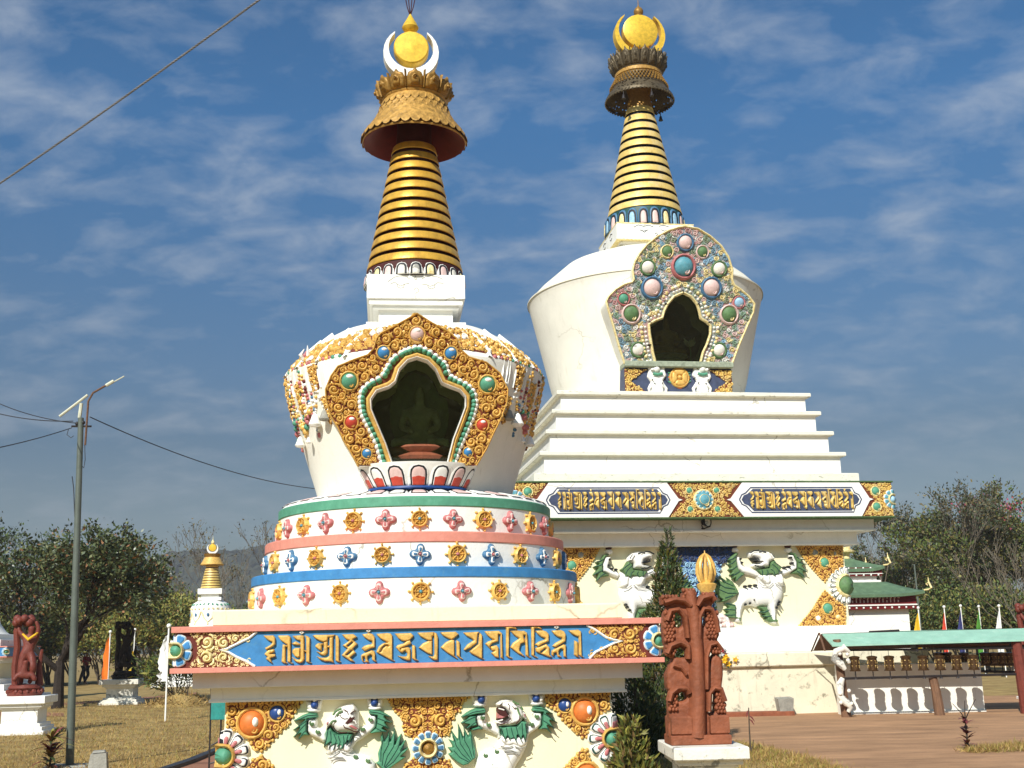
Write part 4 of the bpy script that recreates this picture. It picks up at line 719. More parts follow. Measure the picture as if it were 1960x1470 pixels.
for sg in (-1, 1):
    mb = MB(); D_ = lambda d, s: (sg * R(d) * RD, s)
    # vertical ribs and gold strips hanging from the shoulder
    for d in (39, 41.5, 43, 47, 52, 55, 59, 66, 71, 76, 82, 90, 97): mb.strip([D_(d, .02), D_(d - .5, -.16), D_(d - 1, -.34 if d % 2 else -.28)], .012, .022, dm, 1)
    for d, w_, s0, s1 in ((49.5, 3.2, -.02, -.34), (44, 2.4, -.46, -.80), (64, 2.6, -.18, -.55), (79, 3, -.02, -.4), (93, 3, -.1, -.5)):
        q = [D_(d - w_, s0), D_(d + w_, s0), D_(d + w_ * .8, s1), D_(d, s1 - .06), D_(d - w_ * .8, s1)]; mb.relief(q, .015, dm, mat=5, wd=.01); mb.scrolls(q, lambda u, s, h: dm(u, s, h + .012), .018, .05, int(d) + sg, H=.6)
    for d0, d1, sag, s0, ms_ in ((41, 49, .40, -.3, [1]), (49, 58, .36, -.3, [1, 1, 0]), (58, 74, .72, -.12, [0, 0, 0, 2, 1]), (60, 78, .86, -.05, [0, 0, 4]), (74, 95, .62, -.1, [0, 0, 0, 3, 1]), (70, 100, .92, -.12, [0, 5, 2]), (53, 56.5, .62, -.35, [1, 3, 2])):
        pts = [D_(d0 + (d1 - d0) * k / 14, s0 - sag * (1 - abs(2 * k / 14 - 1) ** 1.6)) for k in range(15)]; beads(mb, pts, .026, ms_)
    for d in (57, 61, 84): beads(mb, [D_(d, -.2), D_(d, -.75)], .028, [0, 5, 0, 5, 2, 1])
    beads(mb, [D_(57, -.62), D_(66, -.86), D_(70, -.72)], .05, [2, 0, 4, 2]); beads(mb, [D_(80, -.66), D_(88, -.86), D_(94, -.7)], .048, [2, 0, 4])
    mb.build('garland', gm, dome_o, ang=60)
    for d, s, r_ in ((52.5, -.78, .085), (45.5, -.74, .07), (74, -.98, .07), (62, -1.0, .04)):   # little hanging bells
        mb = MB(); u, s_ = D_(d, s); p = Vector(dmap(u / RD, s_, .07)); mb.lathe([(r_ * .15, p.z + r_ * 1.5), (r_ * .45, p.z + r_ * 1.2), (r_ * .7, p.z + r_ * .4), (r_, p.z - r_ * .3), (r_ * .8, p.z - r_ * .6), (0.001, p.z - r_ * .8)], 12, cx=p.x, cy=p.y); mb.build('bell', 'white_clean' if d > 50 else 'concrete', dome_o)
    # scrolls and ribbons on the dome top
    mb = MB()
    for d0, d1, s0, s1, m_ in ((9, 34, .12, .66, 0), (33, 46, .05, .5, 0), (47, 60, .06, .5, 0), (62, 78, .06, .45, 0), (80, 98, .05, .5, 0)):
        q = [D_(d0, s0), D_(d1, s0 * .6), D_(d1, s1 * .9), D_(d0, s1)]; mb.relief(q, .02, dm, mat=5 if m_ == 0 else 1, wd=.015); mb.scrolls(q, lambda u, s, h: dm(u, s, h + .015), .026, .07, int(d0) * 3 + sg, H=.6, pick=(lambda x, z, r: rnd.choice((0, 0, 0, 0, 0, 0, 1))) if m_ == 0 else (lambda x, z, r: rnd.choice((1, 4, 0, 0, 1))))
    for d in (12, 31, 46, 61, 79): mb.strip([D_(d, .0), D_(d + 1, .2), D_(d - 2, .5), D_(d - 4, .7)], .035, .05, dm, 1)
    beads(mb, [D_(34, .03), D_(50, .03), D_(70, .03), D_(90, .03), D_(105, .03)], .03, [0, 1, 4, 2])
    mb.build('cap_scroll', gm, dome_o, ang=60)
mb = MB()       # small flame jewels standing on the shoulder
for a, s in ((-1.02, .16),):
    p = Vector(dmap(a, s, .0)); q = Vector(dmap(a, s, .2)); d = (q - p).normalized()
    for k, (o1, hgt, m_) in enumerate(((-.04, .09, 0), (.03, .14, 0), (0, .06, 1))): mb.tube([p + Vector((o1, 0, 0)), p + d * .06 + Vector((o1 * 1.4, 0, .02)), p + d * .08 + Vector((o1 * .6 + .03, 0, hgt))], [.035, .03, .004], 6, m_)
mb.build('flame_jewel', ['white_clean', 'pink_petal'], dome_o)

# --- shrine frame, niche, lotus bracket
outer = ZF([(765, 78), (820, 112), (880, 150), (1000, 215), (1060, 262), (1090, 345), (1150, 400), (1280, 440), (1380, 520), (1440, 640), (1432, 740), (1380, 870), (1330, 970), (1280, 1080), (1205, 1205), (330, 1205), (280, 1110), (220, 1010), (180, 920), (130, 840), (95, 720), (90, 640), (130, 540), (180, 470), (300, 420), (400, 385), (445, 340), (468, 262), (500, 225), (600, 172), (690, 122)])
scal = ZF([(775, 313), (850, 343), (930, 398), (990, 450), (1012, 530), (1070, 560), (1150, 600), (1202, 660), (1217, 750), (1192, 850), (1142, 970), (1092, 1080), (1050, 1205), (500, 1205), (458, 1050), (398, 930), (348, 830), (333, 720), (348, 640), (410, 580), (498, 540), (530, 480), (580, 400), (660, 348), (720, 328)])
def slab(mb, out_, hole, dv, T, mat=0, mside=None):
    """flat slab with a hole: front sheet by ring bridging after resampling both loops from the foot"""
    def resamp(p, n):
        p = [Vector((a, b)) for a, b in p]; ln = [0]
        for i in range(len(p)): ln.append(ln[-1] + (p[(i + 1) % len(p)] - p[i]).length)
        res = []
        for k in range(n):
            t = ln[-1] * k / n; i = max(j for j in range(len(p)) if ln[j] <= t); f = (t - ln[i]) / (ln[i + 1] - ln[i] + 1e-9); res.append(p[i].lerp(p[(i + 1) % len(p)], f))
        return res
    n = 160; A, B2 = resamp(out_, n), resamp(hole, n); ms2 = mat if mside is None else mside
    vs = [(q.x, T.v(q.y), q.y) for q in A] + [(q.x, T.v(q.y), q.y) for q in B2] + [(q.x, T.v(q.y) + dv, q.y) for q in A] + [(q.x, T.v(q.y) + dv, q.y) for q in B2]
    fr = [(k, (k + 1) % n, n + (k + 1) % n, n + k) for k in range(n)]; o_ = [(k, (k + 1) % n, 2 * n + (k + 1) % n, 2 * n + k) for k in range(n)]; i_ = [(n + k, n + (k + 1) % n, 3 * n + (k + 1) % n, 3 * n + k) for k in range(n)]
    mb.add(vs, fr, mat); mb.add(vs, o_, ms2); mb.add(vs, i_, ms2)
mb = MB(); slab(mb, outer, opening, .62, TF, 0, 1); frame = mb.build('shrine_frame', ['gold_back', 'dome_white'], FS, ang=30)
fm_ = TF.mp()
gems_f = [((768, 235), .078, 'pink_pale'), ((520, 370), .068, 'blue'), ((1018, 375), .068, 'blue'), ((265, 580), .088, 'green'), ((1288, 605), .088, 'green'), ((280, 885), .068, 'red'), ((1250, 905), .064, 'red'), ((395, 1115), .052, 'blue'), ((1145, 1105), .05, 'blue')]
av = []
for (x, y), r, c_ in gems_f:
    u, z = ZF([(x, y)])[0]; av.append((u, z, r * 1.55)); g = MB(); gem(g, u, z, r, fm_, 0, 1, 0, H=.9); g.dome(u + .006, z + r * .5, r * .72, r * .98, fm_, 2, 14, 4, r * .5); g.build('jewel', ['gold', c_, 'white_clean'], frame)  # white upper oval paints the jewel's highlight along with its two-tone white
smid = ZF([(768, 400)])[0][0]
mb = MB(); mb.scrolls(outer, fm_, .022, .080, 21, avoid=av, holes=[scal], H=.55, tries=6500, tight=.86)
ol = [p for i, p in enumerate(outer) if i not in (15,)]
mb.strip(outer[:15], .012, .03, fm_); mb.strip(outer[15:] + outer[:1], .012, .03, fm_)
mb.build('frame_scroll', ['gold'], frame, ang=60)
mb = MB(); lp = scal[13:] + scal[:13]; cen = ZF([(775, 760)])[0]
for i in range(len(lp) - 1):
    a, b = lp[i], lp[i + 1]; d = math.hypot(b[0] - a[0], b[1] - a[1]); n_ = max(1, round(d / .068))
    for k in range(n_):
        x, z = a[0] + (b[0] - a[0]) * (k + .5) / n_, a[1] + (b[1] - a[1]) * (k + .5) / n_; tx, tz = (b[0] - a[0]) / d, (b[1] - a[1]) / d
        nx, nz = -tz, tx
        if nx * (cen[0] - x) + nz * (cen[1] - z) < 0: nx, nz = -nx, -nz
        mb.dome(x + nx * .02, z + nz * .02, .040, .05, fm_, 1, 9, 3); mb.dome(x + nx * .045, z + nz * .045, .040, .062, fm_, 0, 9, 3)
mb.build('scalloped_border', ['green', 'white_clean'], frame, ang=60)
mb = MB(); op = opening[11:] + opening[:11]
def inset(p, d): 
    r_ = []
    for i in range(len(p)):
        a, b = p[max(i - 1, 0)], p[min(i + 1, len(p) - 1)]; tx, tz = b[0] - a[0], b[1] - a[1]; l_ = math.hypot(tx, tz); r_.append((p[i][0] + tz / l_ * d, p[i][1] - tx / l_ * d))
    return r_
s_in = 1 if (inset(op, .05)[5][0] - cen[0]) ** 2 > (op[5][0] - cen[0]) ** 2 else -1
mb.strip(inset(op, s_in * .045), .032, .075, fm_, 0); mb.strip(inset(op, s_in * .012), .014, .085, fm_, 1); mb.build('opening_moulding', ['gold', 'white_clean'], frame, ang=60)
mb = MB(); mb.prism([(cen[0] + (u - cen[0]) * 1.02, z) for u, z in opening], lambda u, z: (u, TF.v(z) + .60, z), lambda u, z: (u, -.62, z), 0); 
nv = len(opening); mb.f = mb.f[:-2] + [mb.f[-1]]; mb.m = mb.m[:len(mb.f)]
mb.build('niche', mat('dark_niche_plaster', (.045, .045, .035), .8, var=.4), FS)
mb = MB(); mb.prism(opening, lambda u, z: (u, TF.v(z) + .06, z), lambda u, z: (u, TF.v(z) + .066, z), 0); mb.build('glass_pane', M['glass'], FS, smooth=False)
# lotus bracket
cxb = ZF([(775, 1280)])[0][0]; zb0, zb1 = ZF([(775, 1372)])[0][1], ZF([(775, 1188)])[0][1]
CB = -1.20
mb = MB(); mb.lathe([(.02, zb0 - .02), (.60, zb0 - .005), (.62, zb0 + .03), (.70, (zb0 + zb1) / 2), (.785, zb1 - .03), (.795, zb1), (.02, zb1 + .012)], 64, cx=cxb, cy=CB, sy=.72); br = mb.build('lotus_bracket', 'white_clean', FS)
def brm(a, t, h):
    r = .61 + .165 * t + h; return (cxb + r * math.sin(a), CB - r * math.cos(a) * .72, zb0 + .02 + (zb1 - zb0 - .03) * t)
lotus_ring(br, 'lotus_petal', brm, 15, ['white_clean', 'black', 'pink_pale', 'white_clean', 'red'], (-1.75, 1.75), .024, inner=True)
mb = MB(); mb.lathe([(.56, zb0 - .03), (.66, zb0 - .012), (.655, zb0 + .012), (.58, zb0 + .02)], 64, cx=cxb, cy=CB, sy=.72); mb.build('bracket_foot', 'blue_deep', br)
# --- harmika with the painted eyes
HX = .0
mb = MB(); mb.sq(.70, 6.02, 6.136, 0, .006); mb.sq(.525, 6.13, 6.40, 0, .004); mb.sq(.612, 6.355, 6.40, 0, .006); mb.sq(.66, 6.40, 6.485, 0, .006); mb.sq(.6932, 6.4817, 6.8368, 0, .005); hk = mb.build('harmika', 'white_clean', FS)
ZH = fpx(680, 500, 8.522, -.6932); hm = flat(-.6932)
mb = MB()
for ln in ([(530, 335), (580, 300), (640, 260), (720, 240), (820, 245), (890, 290)], [(570, 375), (640, 340), (690, 375), (740, 405), (800, 375), (880, 360)], [(680, 375), (690, 420), (740, 440), (790, 425), (800, 378)], [(1085, 290), (1140, 255), (1230, 240), (1340, 255), (1430, 295)], [(1090, 380), (1160, 380), (1220, 410), (1290, 385), (1340, 350), (1440, 360)], [(1180, 400), (1200, 440), (1250, 452), (1295, 430), (1300, 385)], [(990, 235), (965, 275), (985, 305), (1010, 290), (985, 270)], [(965, 470), (975, 440), (1010, 435), (1035, 460), (1030, 495), (990, 520), (985, 540)], [(988, 560), (990, 610)]):
    mb.strip(ZH(ln), .0045, .003, hm)
mb.build('painted_eyes', mat('faded_eye_line', (.30, .28, .2), .7), hk)
# --- spire
mb = MB(); mb.lathe([(.60, 6.83), (.72, 6.86), (.73, 6.95), (.71, 7.06)], 72); lr = mb.build('spire_lotus', 'maroon_dark', FS)
lotus_ring(lr, 'lotus_petal', lambda a, t, h: ((.725 - .03 * t + h) * math.sin(a), -(.725 - .03 * t + h) * math.cos(a), 6.84 + .20 * t), 22, ['white_clean', 'black', 'plaster', 'gold_white', 'pink_pale'], (-2, 2), .022, thin=.50)
def spire(parent, zb, zt, rb, rt, n, mg, groove, gw=.26, cx=0.0):
    mb = MB(); mb.lathe([(rb * .90, zb - .02), (rt * .86, zt + .05)], 56, cx=cx); mb.build('spire_core', groove, parent)
    dz = (zt - zb) / n
    for k in range(n):
        z0 = zb + k * dz + dz * gw * .5; z1 = zb + (k + 1) * dz - dz * gw * .5; f0, f1 = (z0 - zb) / (zt - zb), (z1 - zb) / (zt - zb); r0, r1 = rb + (rt - rb) * f0, rb + (rt - rb) * f1
        m = MB(); m.lathe([(r0 - .003, z0), (r0 + .004, z0 + .01), (r1 + .004, z1 - .01), (r1 - .003, z1)], 56, cx=cx); m.lathe([(r0 * .85, z0), (r0 - .003, z0)], 56, 1, cx); m.lathe([(r1 - .003, z1), (r1 * .85, z1)], 56, 1, cx); m.build('spire_ring', [mg, groove], parent)
spire(FS, 7.05, 9.07, .712, .315, 12, 'gold_ring', 'maroon_dark', .32)
mb = MB(); mb.lathe([(.27, 9.0), (.25, 9.6), (.4, 9.74)], 40); mb.build('spire_neck', 'maroon_dark', FS)
def umbrella(parent, rim, zr, top, zt, mats, cx=0.0):
    mb = MB(); pr_ = []; n = 8
    for k in range(n + 1):
        t = k / n; pr_.append((rim + (top - rim) * (1 - (1 - t) ** 1.7), zr + (zt - zr) * t))
    mb.lathe([(rim * .985, zr - .018), (rim, zr)] + pr_, 72, 0, cx); mb.lathe([(rim * .985, zr - .018), (rim * .93, zr + .0), (rim * .80, zr + .09), (rim * .62, zr + .22), (top * .80, zt - .12), (.05, zt - .06)], 72, 1, cx)
    o = mb.build('umbrella', mats, parent); return o, pr_
um, pr_ = umbrella(FS, .782, 9.137, .464, 9.771, ['gold_antique', 'maroon'])
mb = MB()      # feather scales on the umbrella skirt
for row in range(7):
    t = .06 + row * .13; n = 34 - row
    for k in range(n):
        a = 2 * math.pi * (k + .5 * (row % 2)) / n; r = .782 + (.464 - .782) * (1 - (1 - t) ** 1.7); z = 9.137 + .634 * t
        c_, s_ = math.sin(a), -math.cos(a); w_ = math.pi * r / n * 1.05
        vs = [(r * c_ + w_ * x * math.cos(a) + o * c_, r * s_ + w_ * x * math.sin(a) + o * s_, z + dz) for x, o, dz in ((-1, -.01, .12), (1, -.01, .12), (1, .05, .02), (.6, .06, -.02), (0, .062, -.035), (-.6, .06, -.02), (-1, .05, .02))]
        mb.add(vs, [(0, 1, 2, 3, 4, 5, 6)])
mb.build('feather_scale', 'gold_antique', um, smooth=False)
def crown(parent, r0, z0, r1, z1, n, mats, cx=0.0, zc_=None, tall=.15):
    mb = MB(); mb.lathe([(r0 * .7, z0), (r0, z0), (r0 + .03, z0 + .03), (r0 + .035, z0 + .05), (r0 + .01, z0 + .055), (r1 - .02, z1 - .05), (r1 * .6, z1 - .04)], 56, 1 if len(mats) > 1 else 0, cx)
    da = 2 * math.pi / n
    for k in range(n):
        a = k * da; fn = lambda u, t, h: ((cx + (r0 + .02 + (r1 - r0) * t ** .8 + h) * math.sin(a + u * da)), -(r0 + .02 + (r1 - r0) * t ** .8 + h) * math.cos(a + u * da), z0 + .05 + (z1 - z0) * t)
        mb.relief([(-.46, 0), (-.47, .55), (-.34, .84), (-.15, .90), (0, 1.1), (.15, .90), (.34, .84), (.47, .55), (.46, 0)], .045, fn, wd=.16, step=.075); mb.relief([(-.24, .1), (-.26, .5), (0, .8), (.26, .5), (.24, .1)], .075, fn, wd=.1, step=.07); mb.spiral(0, .45, .17, lambda u, t, h: fn(u, t, h + .06), k, 1, 1.1, .28, .25, 0, 10)
        mb.strip([(.5, 0), (.5, .8), (.5, .95)], .05, .05, fn)
    return mb.build('lotus_crown', mats, parent, ang=60)
crown(FS, .455, 9.775, .535, 10.04, 12, ['gold_dark', 'gold_antique'])
def moon(parent, cx, cz, ro, ri, dzi, v, th, m_, tipa=1.05):
    """crescent opening upward: outer circle and a raised inner circle"""
    P = []; n = 22; a0 = math.pi / 2 + .62; 
    for k in range(n + 1): a = a0 + (2 * math.pi - 1.24) * k / n; P.append((cx + ro * math.cos(a), cz + ro * math.sin(a)))
    a0 = math.pi / 2 + .80
    for k in range(n, -1, -1): a = a0 + (2 * math.pi - 1.60) * k / n; P.append((cx + ri * math.cos(a), cz + dzi + ri * math.sin(a)))
    mb = MB(); N_ = n + 1; vs = []
    for y in (v - th, v + th): vs += [(u, y, z) for u, z in P]
    m2 = 2 * N_; fs = []
    for k in range(n):
        i, j = k, m2 - 1 - k; fs += [(i, i + 1, j - 1, j), (m2 + i, m2 + j, m2 + j - 1, m2 + i + 1)]
    fs += [(k, m2 + k, m2 + (k + 1) % m2, (k + 1) % m2) for k in range(m2)]
    mb.add(vs, fs); return mb.build('crescent_moon', m_, parent, ang=30)
moon(FS, -.045, 10.60, .425, .345, .075, 0, .10, 'white_clean')
def disc(parent, cx, cz, r, v, th, m_):
    mb = MB(); n = 40
    prof = [(0.001, -th - .012), (r * .93, -th), (r, -th + .02), (r, th - .02), (r * .93, th), (0.001, th + .012)]; vs = []
    for q, d in prof: vs += [(cx + q * math.cos(2 * math.pi * k / n), v + d, cz + q * math.sin(2 * math.pi * k / n)) for k in range(n)]
    mb.add(vs, [(i * n + k, i * n + (k + 1) % n, (i + 1) * n + (k + 1) % n, (i + 1) * n + k) for i in range(len(prof) - 1) for k in range(n)]); return mb.build('sun_disc', m_, parent)
disc(FS, -.042, 10.69, .27, 0, .10, 'gold_disc')
mb = MB(); mb.lathe([(.05, 10.92), (.075, 10.955), (.055, 10.985), (.11, 11.02), (.13, 11.06), (.105, 11.12), (.06, 11.2), (.03, 11.26), (.004, 11.31)], 24, cx=-.055); mb.build('jewel_finial', 'gold_disc', FS)
mb = MB()
for dx, dy in ((-.13, .02), (-.05, -.05), (.05, .04), (.14, -.02)): mb.tube([(-.055, 0, 11.26), (-.055 + dx * .35, dy * .5, 11.42), (-.055 + dx, dy, 11.9)], .008, 5)
mb.build('lightning_wire', 'maroon_dark', FS)
# --- seated figure inside the niche (its own thing, behind the glass)
def skin_obj(name, verts, edges, radii, m_, parent=None, sub=1):
    me = bpy.data.meshes.new(name); me.from_pydata([tuple(v) for v in verts], edges, []); me.materials.append(M[m_] if isinstance(m_, str) else m_)
    o = bpy.data.objects.new(name, me); link(o, parent); sm = o.modifiers.new('skin', 'SKIN'); sm.use_smooth_shade = True
    lay = me.skin_vertices[0] if me.skin_vertices else None
    if lay is None:
        bm = bmesh.new(); bm.from_mesh(me); bm.verts.layers.skin.verify(); bm.to_mesh(me); bm.free(); lay = me.skin_vertices[0]
    for i, r in enumerate(radii):
        rr = r if isinstance(r, tuple) else (r, r); lay.data[i].radius = rr; lay.data[i].use_root = (i == 0)
    ss = o.modifiers.new('sub', 'SUBSURF'); ss.levels = sub; ss.render_levels = sub
    return o
def buddha(fr, u, v, z, s, label, m_body, m_lotus, m_halo):
    p = fr.world(u, v, z); t = thing('seated_statue', label, 'statue', p, fr.t)
    V = [(0, 0, .10), (0, 0, .30), (0, .01, .50), (0, 0, .62), (0, -.01, .70), (0, -.01, .80), (-.20, 0, .52), (-.26, -.04, .32), (-.10, -.18, .22), (.20, 0, .52), (.26, -.04, .32), (.10, -.18, .22), (-.20, -.06, .08), (-.38, -.16, .06), (-.08, -.26, .06), (.20, -.06, .08), (.38, -.16, .06), (.08, -.24, .09), (0, 0, .90)]
    E_ = [(0, 1), (1, 2), (2, 3), (3, 4), (4, 5), (5, 18), (2, 6), (6, 7), (7, 8), (2, 9), (9, 10), (10, 11), (0, 12), (12, 13), (13, 14), (0, 15), (15, 16), (16, 17)]
    rd = [.15, .13, .15, .055, .085, .07, .07, .055, .04, .07, .055, .04, .10, .085, .05, .10, .085, .05, .03]
    skin_obj('figure', [Vector(q) * s for q in V], E_, [r * s for r in rd], m_body, t)
    mb = MB(); mb.lathe([(.02, -.16 * s), (.40 * s, -.16 * s), (.44 * s, -.12 * s), (.36 * s, -.07 * s), (.45 * s, .0), (.42 * s, .03 * s), (.02, .03 * s)], 32, sy=.8); mb.build('lotus_seat', m_lotus, t)
    if m_halo:
        mb = MB(); mb.relief([(.42 * s * math.cos(a), .55 * s + .62 * s * math.sin(a)) for a in [k * 2 * math.pi / 24 for k in range(24)]], .02, lambda q, w_, h: (q, .2 * s - h, w_), step=.06 * s); mb.build('halo', m_halo, t)
    return t
buddha(FR, cxb + .03, -1.28, zb1 + .22, .95, 'grey green seated statue behind the dark glass of the near stupa', mat('grey_green_stone', (.34, .38, .28), .6, var=.25, scale=12), 'terracotta', 'green_old')
# ================================================================ the far, larger stupa
BS = thing('stupa', 'large white stupa behind, with square stepped terraces, faded gold spire and pastel shrine frame', 'stupa', (BG.X, BG.Y, 0), BG.t)
def bpx(ox, oy, sc, v): return BG.zoom(ox, oy, sc, v)
WA, LA2, LA1, BA = 3.66, 3.951, 4.264, 4.6092
mb = MB(); mb.sq(4.86, -.3, 1.048, 0, .02); mb.build('plinth_wall', 'stained', BS)
mb = MB(); mb.sq(4.95, 1.046, 1.369, 0, .03); mb.build('plinth_ledge', 'stained', BS)
mb = MB(); mb.sq(4.3, 1.367, 1.669, 0, .012); mb.sq(3.98, 1.667, 1.945, 0, .012); mb.build('plinth_step', 'white_clean', BS)
mb = MB(); mb.sq(WA, 1.94, 3.87, 0, .004); bw = mb.build('base_wall', 'cream', BS)
for a, z0, z1 in ((LA2, 3.86, 4.171), (LA1, 4.1695, 4.463)):
    mb = MB(); mb.sq(a - .03, z0 + .05, z1, 0, .0); mb.sq(a, z0, z0 + .052, 0, .008); mb.build('cornice', 'white_clean', BS)
mb = MB(); mb.sq(BA - .02, 4.455, 5.30, 0, .0); bband = mb.build('mantra_band', 'gold_back', BS)
mb = MB(); mb.sq(BA + .015, 4.44, 4.475, 0, .008); mb.build('lower_trim', 'moss', BS)
mb = MB(); mb.sq(BA + .015, 5.285, 5.325, 0, .008); mb.build('upper_trim', 'moss', BS)
# --- stepped terraces
zs = [(4.0439, 5.32, 5.5946), (3.8475, 5.59, 6.1469), (3.6589, 6.14, 6.7039), (3.4534, 6.70, 7.2501), (3.2871, 7.245, 7.754)]
for i, (a, z0, z1) in enumerate(zs):
    mb = MB()
    if i == 0: mb.sq(a, z0, z1, 0, .015); mb.build('terrace', 'ledge', BS); continue
    mb.sq(a - .115, z0, z1 - .10, 0, .0); t = mb.build('terrace', 'white_clean', BS)
    mb = MB(); mb.sq(a, z1 - .105, z1, 0, .015); mb.build('terrace_lip', 'ledge', t)
# --- lion wall
bwf = flat(-WA)
Z6 = bpx(1340, 1030, 6.533, -WA - .06)
LB = dict(arms=[[(445, 225), (490, 230), (520, 330), (620, 370), (700, 400), (780, 440), (720, 500), (620, 462), (520, 437), (480, 392), (452, 300)], [(1090, 210), (1160, 210), (1207, 300), (1207, 388), (1130, 432), (1040, 470), (1000, 440), (1020, 400), (1100, 370), (1140, 340)]],
    torso=[[(690, 430), (760, 400), (1000, 400), (1032, 470), (1032, 600), (1042, 680), (1022, 760), (982, 815), (955, 880), (950, 1010), (962, 1070), (890, 1062), (870, 930), (835, 845), (700, 862), (620, 842), (545, 852), (522, 920), (507, 1050), (440, 1050), (445, 830), (468, 780), (468, 680), (560, 620), (700, 610), (715, 560), (688, 480)]],
    chest=[[(700, 470), (760, 440), (860, 450), (880, 560), (840, 605), (770, 595), (730, 540)], [(900, 450), (1000, 440), (1035, 500), (1032, 590), (980, 608), (920, 570)]],
    head=[[(585, 190), (650, 155), (760, 148), (850, 168), (905, 230), (912, 290), (862, 312), (852, 372), (740, 388), (640, 355), (655, 320), (710, 310), (700, 280), (640, 255), (600, 245)]], ear=[[(800, 190), (860, 190), (912, 270), (870, 280)]],
    mane=[[(858, 305), (905, 268), (952, 340), (1002, 372), (960, 442), (985, 470), (935, 460), (900, 485), (870, 455), (820, 462), (790, 490), (760, 470), (745, 478), (676, 400), (760, 385), (850, 375)]],
    cuffs=[[(430, 185), (482, 188), (442, 240), (455, 330), (492, 422), (560, 452), (500, 500), (440, 548), (430, 500), (395, 520), (405, 460), (365, 470), (390, 420), (345, 400), (375, 370), (340, 330), (370, 310), (335, 275), (385, 225)], [(1090, 175), (1180, 185), (1232, 262), (1290, 270), (1250, 300), (1320, 330), (1265, 350), (1335, 430), (1275, 420), (1300, 505), (1230, 455), (1130, 442), (1212, 390), (1202, 300), (1158, 210)]],
    tail=[[(484, 680), (440, 600), (402, 540), (325, 485), (350, 545), (240, 472), (300, 560), (170, 483), (240, 590), (122, 500), (200, 610), (110, 595), (205, 682), (230, 742), (275, 772), (215, 803), (320, 795), (425, 735)]],
    lower=[[(440, 830), (350, 805), (375, 835), (300, 815), (350, 870), (290, 890), (345, 930), (295, 960), (350, 1000), (440, 1000), (505, 1045), (505, 990), (440, 980)], [(705, 850), (830, 860), (872, 950), (905, 1012), (965, 1016), (974, 1048), (880, 1054), (790, 1010), (830, 1000), (755, 970), (805, 960), (725, 920), (780, 915)]],
    mouth=[[(618, 262), (690, 278), (772, 288), (764, 308), (690, 300), (640, 288)]], eyes=[(745, 190)],
    dots=[(490, 265), (510, 310), (1120, 245), (1140, 315), (1100, 360), (1050, 370), (655, 775), (610, 815), (555, 830), (980, 800), (965, 832), (940, 870), (560, 606), (620, 598), (685, 592), (830, 205), (850, 230)])
um_c = BG.uz(1346, 1100, -WA)[0]
um_c = 0.0
